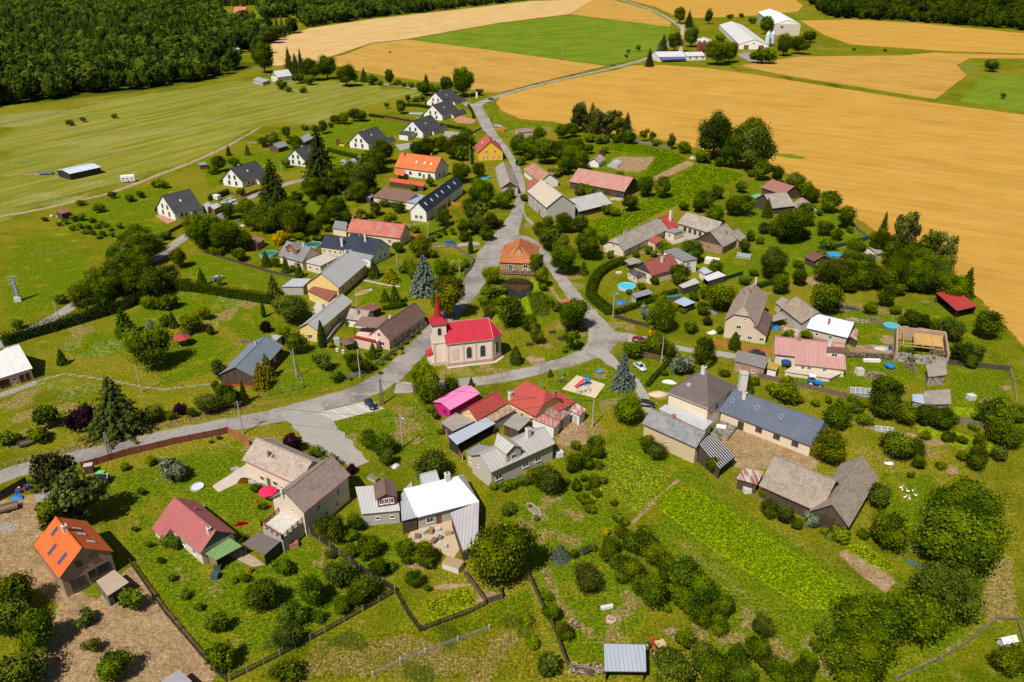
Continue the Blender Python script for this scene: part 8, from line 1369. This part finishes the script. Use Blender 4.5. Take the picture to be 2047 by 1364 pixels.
# ================================================================ trees, bushes and conifers: species letter, then crown centre and width in the photo
DATA = '''
b 922 341 40;b 905 294 38;b 881 283 34;b 918 281 38;h 934 274 28;h 856 290 34;h 836 298 28;u 922 308 34;h 741 320 44;b 860 361 20;u 827 375 18;b 959 341 26;b 961 386 54;h 942 407 30;b 1008 398 34;h 1020 386 20;h 942 420 28;h 885 424 26;o 958 421 36 1.1;u 1047 396 16;u 1037 324 16;h 975 465 28;h 833 543 34;u 812 537 22;u 979 584 34;h 1082 455 28;h 1103 467 36;u 1160 379 24;u 1172 379 22;u 1298 500 20;u 1329 491 24;u 1271 508 18;u 1220 510 17;u 1281 573 18;u 1257 584 13;u 1327 584 11;u 1489 559 26;u 1507 545 18;h 1568 472 22;k 1605 538 13 1.5;u 1597 528 20;h 1691 526 28;h 1714 495 26;u 1704 507 22;h 1597 555 28;u 1574 668 24;u 1612 670 22;u 1745 610 18;h 1824 634 34;h 1822 706 26;h 1930 706 36;h 1941 722 24;h 1950 704 32;u 1703 803 26;u 1727 805 20;u 1682 799 15;u 1727 837 30;u 1152 891 22;h 1174 926 28;h 1186 960 24;h 1140 935 22;u 1047 960 28;u 1025 967 22;u 1008 972 24;d 583 886 34;u 628 904 28;u 659 920 36 .6;d 700 938 22;u 513 976 22;u 483 1076 17;u 524 1012 18;u 421 883 9;u 437 875 11;u 250 932 18;u 302 922 20;o 283 982 13;u 349 1086 28;h 816 1112 32;u 854 1176 18;h 300 474 18;h 1196 905 26;h 1170 1000 24;h 1152 972 22;u 1205 960 20;u 1192 985 20;u 1130 960 18;h 1240 1062 26;u 1236 1035 22;u 1216 1080 20;o 855 1125 26;u 780 1130 24;u 730 1110 26;h 700 1100 30;u 660 1110 20;h 1310 560 18;u 1345 615 18;u 1366 620 16;h 1385 590 22;h 1415 640 20;u 1440 660 18;u 1300 640 20;h 1276 700 22;h 1340 700 30;u 1330 745 16;u 1395 740 20;u 1450 745 22;h 1508 762 16;u 1540 775 18;u 1600 800 18;u 1630 806 16;u 1657 800 16;h 700 385 26;h 742 372 30;h 660 372 34;h 590 395 24;u 560 405 22;h 620 440 26;h 690 432 26;u 700 455 18;u 740 430 18;h 800 415 22;u 830 460 18;u 862 478 16;u 875 470 14;h 930 470 22;o 845 420 20;u 965 600 20;u 1000 605 22;u 1095 600 18;u 1085 575 18;h 1060 650 26;h 1500 470 20;u 1520 480 18;h 1530 455 22;u 1610 470 22;u 1640 505 20;h 1675 470 20;u 1700 460 14;h 1850 640 26;h 1870 650 24;u 1790 620 20;u 1850 870 20;h 1895 870 22;u 1925 880 20;h 1960 880 24;u 1880 930 18;u 1820 950 14;h 2000 905 30;h 1700 1010 22;u 1650 1060 18;h 1725 1065 22;o 1500 1300 30;h 1540 1330 34;h 1460 1340 34;h 1590 1350 30;o 1630 1290 26;u 1400 1290 20;h 1240 1150 26;h 1275 1170 28;u 1230 1130 20;h 1330 1150 30;h 1380 1210 30;u 1330 1215 20;h 330 640 22;u 310 610 18;h 420 660 16;h 470 790 20;h 430 770 18
s 577 125 20 2.2;s 590 128 20 2.2;s 601 130 20 2.2;b 623 134 40;b 652 130 32 1.3;u 595 156 24;u 617 160 22;u 564 168 24;b 690 145 42;u 710 156 16;s 727 150 15 1.5;u 744 159 24;u 759 164 15;t 779 153 17;u 794 165 14;u 806 168 12;u 822 169 14;b 525 114 46;k 852 165 13;u 846 178 30;u 864 178 26;b 892 170 26;b 926 160 46 1.1;u 958 183 18;o 772 209 12;b 799 214 22;b 815 196 13;u 831 198 15;u 845 196 15
b 677 236 18;b 690 236 20;b 708 228 24;b 721 229 22;b 667 238 16;u 660 249 13;b 643 252 20 1.2;u 628 256 14;u 610 254 15;b 573 264 19;b 587 282 26;b 540 277 20;b 526 281 16;k 456 301 10;b 434 326 28;u 468 322 22;k 494 300 10;o 523 283 18;b 546 279 20;b 594 289 26;u 426 341 18;u 572 327 20;b 548 272 16
s 544 366 62 1.7;s 638 316 66 1.65;b 624 372 46;b 675 352 50;b 726 356 56;b 765 302 42;b 748 320 44;b 700 340 36;b 716 380 40;u 482 384 18;l 492 413 44;b 523 423 50;b 545 436 42;b 585 430 56;b 644 401 26;b 672 416 46;b 650 430 32;o 720 427 22;b 747 414 28;o 780 437 24;u 770 405 22;u 788 409 20;b 458 420 30
b 418 452 48;b 447 470 58;b 478 476 44;b 408 474 38;u 437 503 20;u 476 511 28;b 507 441 34;b 533 444 36;b 586 452 40;b 626 460 34;y 562 472 36;u 597 471 20;u 613 478 16;u 634 475 18;b 644 441 28;u 655 456 20;g 602 458 9;k 531 517 17;o 550 523 19;k 570 529 17;u 585 537 16;k 597 536 19;u 420 500 18
l 578 609 86 .85;k 545 570 26;q 782 549 28 1.0;k 747 537 22 1.5;u 808 537 22;k 769 588 17;k 789 587 22 1.9;u 794 496 24;k 811 596 7;b 841 494 40;u 866 508 20;u 820 536 34;g 847 551 48 1.45;b 882 536 36;u 911 532 26;u 930 527 20;n 898 590 88 1.15;c 940.6 487 9 4.2;t 927 452 24;b 952 445 38;b 886 434 32;b 982 442 30;u 997 446 22;o 904 461 14;o 889 464 10;u 970 461 20
l 982 551 33 1.0;l 1081 555 34 1.0;b 1071 527 36;u 1005 577 26;b 1024 616 70 1.15;b 1056 640 34;b 1071 670 32 1.1;b 1144 629 76 .95;u 1112 611 26;o 1145 676 36 1.15;b 1160 650 26;u 1130 700 12;u 968 604 18;u 985 622 16
u 1077 457 24;b 1097 474 44;b 1126 489 44;b 1126 520 52;b 1175 488 56;b 1128 439 46;b 1161 446 34;k 1167 534 19 1.5;b 1095 445 26;b 1205 478 20
b 1361 547 42;b 1386 496 50;b 1413 584 30;b 1443 592 52;l 1326 628 58 1.1;b 1404 617 24;v 1291 626 28;b 1433 535 30;b 1482 371 24;b 1435 383 24;b 1413 397 34;b 1396 410 26;u 1368 413 22;b 1431 426 36;b 1466 410 36;b 1486 411 34;b 1489 492 23 1.2;b 1548 523 72;b 1560 565 38;b 1290 373 36;b 1325 373 36 1.1;b 1259 402 36;u 1212 420 24;u 1230 424 22;u 1194 384 22;u 1178 383 22;u 1160 384 18;u 1330 500 22;u 1306 508 16
p 1156 231 27 1.9;p 1168 232 26 1.9;s 1184 238 28 1.6;p 1199 242 28 1.5;p 1219 246 32 1.4;p 1237 247 30 1.45;s 1254 254 28 1.7;b 1123 260 30;b 1142 256 30;b 1078 268 26;b 1039 285 42;b 1062 291 40;b 1088 299 48;b 1117 299 44;b 1144 307 48;b 1131 326 38;b 1160 320 36;b 1152 288 34;u 1177 299 22;u 1179 275 22;u 1201 277 26;u 1232 277 22;b 1259 274 24;o 1289 266 19 1.3;o 1304 273 13 1.3;u 1314 284 20;t 1344 282 17;u 1369 295 28;u 1211 299 19;u 1042 322 18;u 1056 312 20;u 1110 345 24;u 1172 345 16;u 1240 350 20;u 1262 368 26
b 1432 264 94 1.05;b 1512 288 86 1.2;b 1474 296 76 1.0;n 1500 262 64 1.1;u 1405 314 28;u 1440 322 26;b 1523 340 34;b 1554 349 30;b 1591 362 40;b 1613 379 30;b 1626 388 24 1.2;b 1661 401 38 1.05;b 1691 434 34 1.05;k 1535 415 20;b 1580 449 62;b 1555 451 36;b 1611 428 40;b 1652 452 32;u 1636 424 18;u 1574 470 28;u 1658 483 36;u 1502 345 20
b 1670 546 54;b 1728 521 48;s 1768 450 18 2.4;p 1803 462 34 2.1;p 1821 460 30 2.1;p 1859 486 34 2.1;p 1872 492 30 2;p 1893 510 30 2.2;b 1762 479 46;b 1783 507 40;b 1803 514 46;b 1828 508 44;b 1849 516 46;b 1869 529 46;b 1884 548 46;b 1853 557 50;b 1822 551 50;b 1791 545 50;b 1770 557 46;b 1742 555 40;b 1719 555 38;b 1690 560 44;b 1650 540 40;b 1709 491 34;b 1716 522 46;u 1692 512 18;b 1772 587 36 1.1;b 1904 571 50;k 1935 566 26;b 1971 648 46;u 1740 619 22;u 1828 631 26;b 1652 596 54;b 1905 654 44;u 1640 573 20;b 1700 536 34;u 1700 575 26;u 1796 580 26
b 1313 685 46;u 1266 697 46;y 1303 671 23;b 1404 700 52;v 1364 729 44;u 1408 723 26;g 1245.7 743 46 1.45;c 1469.5 681 19 1.8;u 1379 655 28;b 1257 815 62;k 1496 767 22 1.5;u 1570 781 56 .75;b 1295 886 36;b 1317 902 40 .9;o 1428 926 28 1.3;b 1676 829 50;n 1662 884 82 1.1;b 1775 779 50 1.1;b 1771 808 50;b 1812 822 44;b 1849 826 38;b 1880 832 44;u 1900 837 24;b 1996 822 60;b 1801 888 58 .85;b 1784 879 40;b 1832 896 36;b 1838 923 27;b 1949 915 40;b 1992 859 40;b 2018 863 50;b 2030 822 34;u 1949 853 18;b 1764 993 44;u 1690 812 26;u 1715 818 24;u 1925 910 22
b 1934 1005 136 .8;b 1926 1078 164 .85;b 1892 1180 128 .85;b 1842 1233 110 .85;b 1741 1245 146 .8;b 1712 1315 146 .8;b 1772 1060 84 1.05;u 1684 1068 37;b 2022 1318 70;b 1613 1338 42;o 1657 1265 40
b 1282 1079 56;b 1311 1109 46;b 1331 1124 42;b 1364 1144 60;b 1405 1180 56;b 1262 1129 44;b 1305 1177 62 1.05;b 1364 1192 42;b 1405 1227 50;b 1449 1209 46;b 1434 1247 36;b 1525 1250 44;b 1218 1098 40;k 1475 1308 48 1.25;b 1518 1295 50;b 1557 1340 50;b 1618 1322 40;b 1407 1316 60;b 1343 1344 90 .8;o 1371 1277 36;b 1432 1345 60;b 1486 1352 50;b 1262 1082 38
b 1540 1018 36;b 1569 1027 36;b 1596 1044 26;v 1622 1042 28;u 1531 986 22;u 1226 1006 16;u 1250 1044 18;y 1213 1062 17 1.2;l 1003 1101 162 .85;b 1176 1150 58;g 1121 1104 32 .9;u 1149 1107 21;v 1167 1100 18;u 1184 1094 19;u 1015 1018 30;u 1180 1017 24;b 1101 1223 36;b 1123 1264 34;u 1092 1190 26;b 1226 1090 30;u 1222 1114 38;b 1266 1140 44;u 1092 1330 44;u 1064 1281 30;u 1048 1236 30;b 824 1155 36;b 812 1098 42;b 845 1102 48;b 1093 957 76 .95;b 861 930 64 .8;b 737 878 38;b 764 887 46;b 775 912 36;l 856 768 66 1.1;b 903 768 28;k 942 764 11;b 1152 918 40;b 1176 902 30;u 986 973 18;u 842 953 22;u 861 817 20;u 871 831 18;u 881 862 14;u 1164 996 22;u 1188 878 30;u 1196 930 20;u 1168 955 18;u 1174 976 16;y 1058 1012 9;u 1073 1034 15
b 664 1056 56;b 709 1043 36;b 742 1085 50;b 525 1187 84 .8;b 677 1144 72 .85;b 624 1180 54;b 720 1177 62 .8;b 579 1232 50;b 571 1267 50;b 683 1209 36;u 637 1232 28;u 565 1131 40;u 488 1157 20;o 440 1308 54;o 430 1246 38;u 573 1342 50;b 755 1133 38;o 243 1016 15;o 269 1057 11;o 296 1088 15;u 336 1081 28;o 320 1120 13;o 344 1155 14;o 371 1187 20;o 398 1213 15;u 700 1070 30;u 470 1160 14;y 500 1140 12
p 112 946 92 1.2;p 150 990 100 1.2;p 104 1022 78 1.1;b 28 1188 72;b 61 1260 84;b 14 1236 60;o 264 1196 42;u 171 1236 34;o 184 1289 26;b 230 1331 80 .85;b 26 1345 100 .8;v 345 937 50 .85;d 156 838 46;s 226 804 104 1.3;u 86 832 38 1.05;b 304 824 38 .85;d 361 816 23;u 410 809 38;u 74 866 40;l 33 872 18;u 8 876 30;u 280 850 20;u 340 830 22;u 384 825 22
l 296 690 100 .9;k 246 644 31 1.4;k 121 712 17;u 35 648 22;g 300 648 20 1.0;k 345 640 15 1.8;b 380 644 42 .8;u 367 664 24;n 408 623 26 1.0;b 273 472 56;b 277 492 62;b 246 521 70;b 283 524 60;b 215 557 70;b 257 560 60;b 168 594 70;b 205 588 56;b 304 565 50;b 332 547 40;b 320 577 30;b 398 462 58;b 355 515 34;u 122 597 22;u 296 602 32;u 332 602 40;k 402 554 18;o 435 560 18;b 190 560 40
u 131 443 12;u 148 437 13;u 164 435 13;u 184 440 12;u 203 444 12;u 144 456 12;u 160 452 12;u 176 454 12;u 195 452 12;u 213 450 12;u 168 464 11;u 185 465 12;u 205 468 12;u 221 457 11;u 197 473 11;u 224 469 11;u 238 475 11;u 254 481 11;u 238 452 12;u 90 438 10;u 118 447 11;u 160 405 14;u 195 415 22;u 260 395 18;u 312 366 20;u 328 369 18;u 280 388 16;u 225 390 16;u 330 470 22;u 308 474 18;u 318 483 16
t 439 740 26 1.6;b 447 793 46 .9;b 416 804 40;s 486 786 18 2.2;q 519 753 25 1.9;q 532 733 24 1.9;b 593 683 40 1.15;u 565 671 32;d 531 655 20;u 646 724 36 .9;u 673 751 30;b 704 727 36;b 728 727 30;c 642 668 14 3.6;c 525 617 8 4;k 745 701 18;u 757 698 14;u 698 645 14;y 660 690 14;u 690 712 10;u 735 742 11;u 748 735 12;u 762 726 11;u 775 716 12;u 786 706 12;u 800 694 12;u 812 684 11;y 802 704 10;u 822 672 11;u 836 664 10;u 735 710 14;y 751 712 11;u 700 757 9;u 760 745 9
c 1031 711 21 1.6;k 1100 744 11;b 1359 28 22 1.2;s 1378 37 18 1.5;t 1419 29 17;u 1459 33 12;u 1482 32 10;b 1351 80 30 1.1;b 1382 72 32;s 1327 85 22 1.6;g 1319 96 14;s 1299 113 17 1.9;b 1436 100 44;b 1459 105 30;o 1277 95 11;o 1256 103 8;o 1252 112 8;u 1515 112 30;b 1534 48 26 1.1;b 1569 88 34;b 1599 86 34 .9;u 1505 40 16;u 1527 112 34;u 1617 72 26;u 1770 99 8;u 1707 98 8;u 1983 129 28;o 2006 191 10;u 1440 75 18;u 780 104 5;u 1123 118 4;u 140 245 14;u 165 240 10;u 228 232 10;u 605 180 14;u 575 178 14
'''
for ln in DATA.strip().split('\n'):
    for e in ln.split(';'):
        f = e.split()
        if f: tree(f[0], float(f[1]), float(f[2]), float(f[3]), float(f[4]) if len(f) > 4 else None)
label_trees()
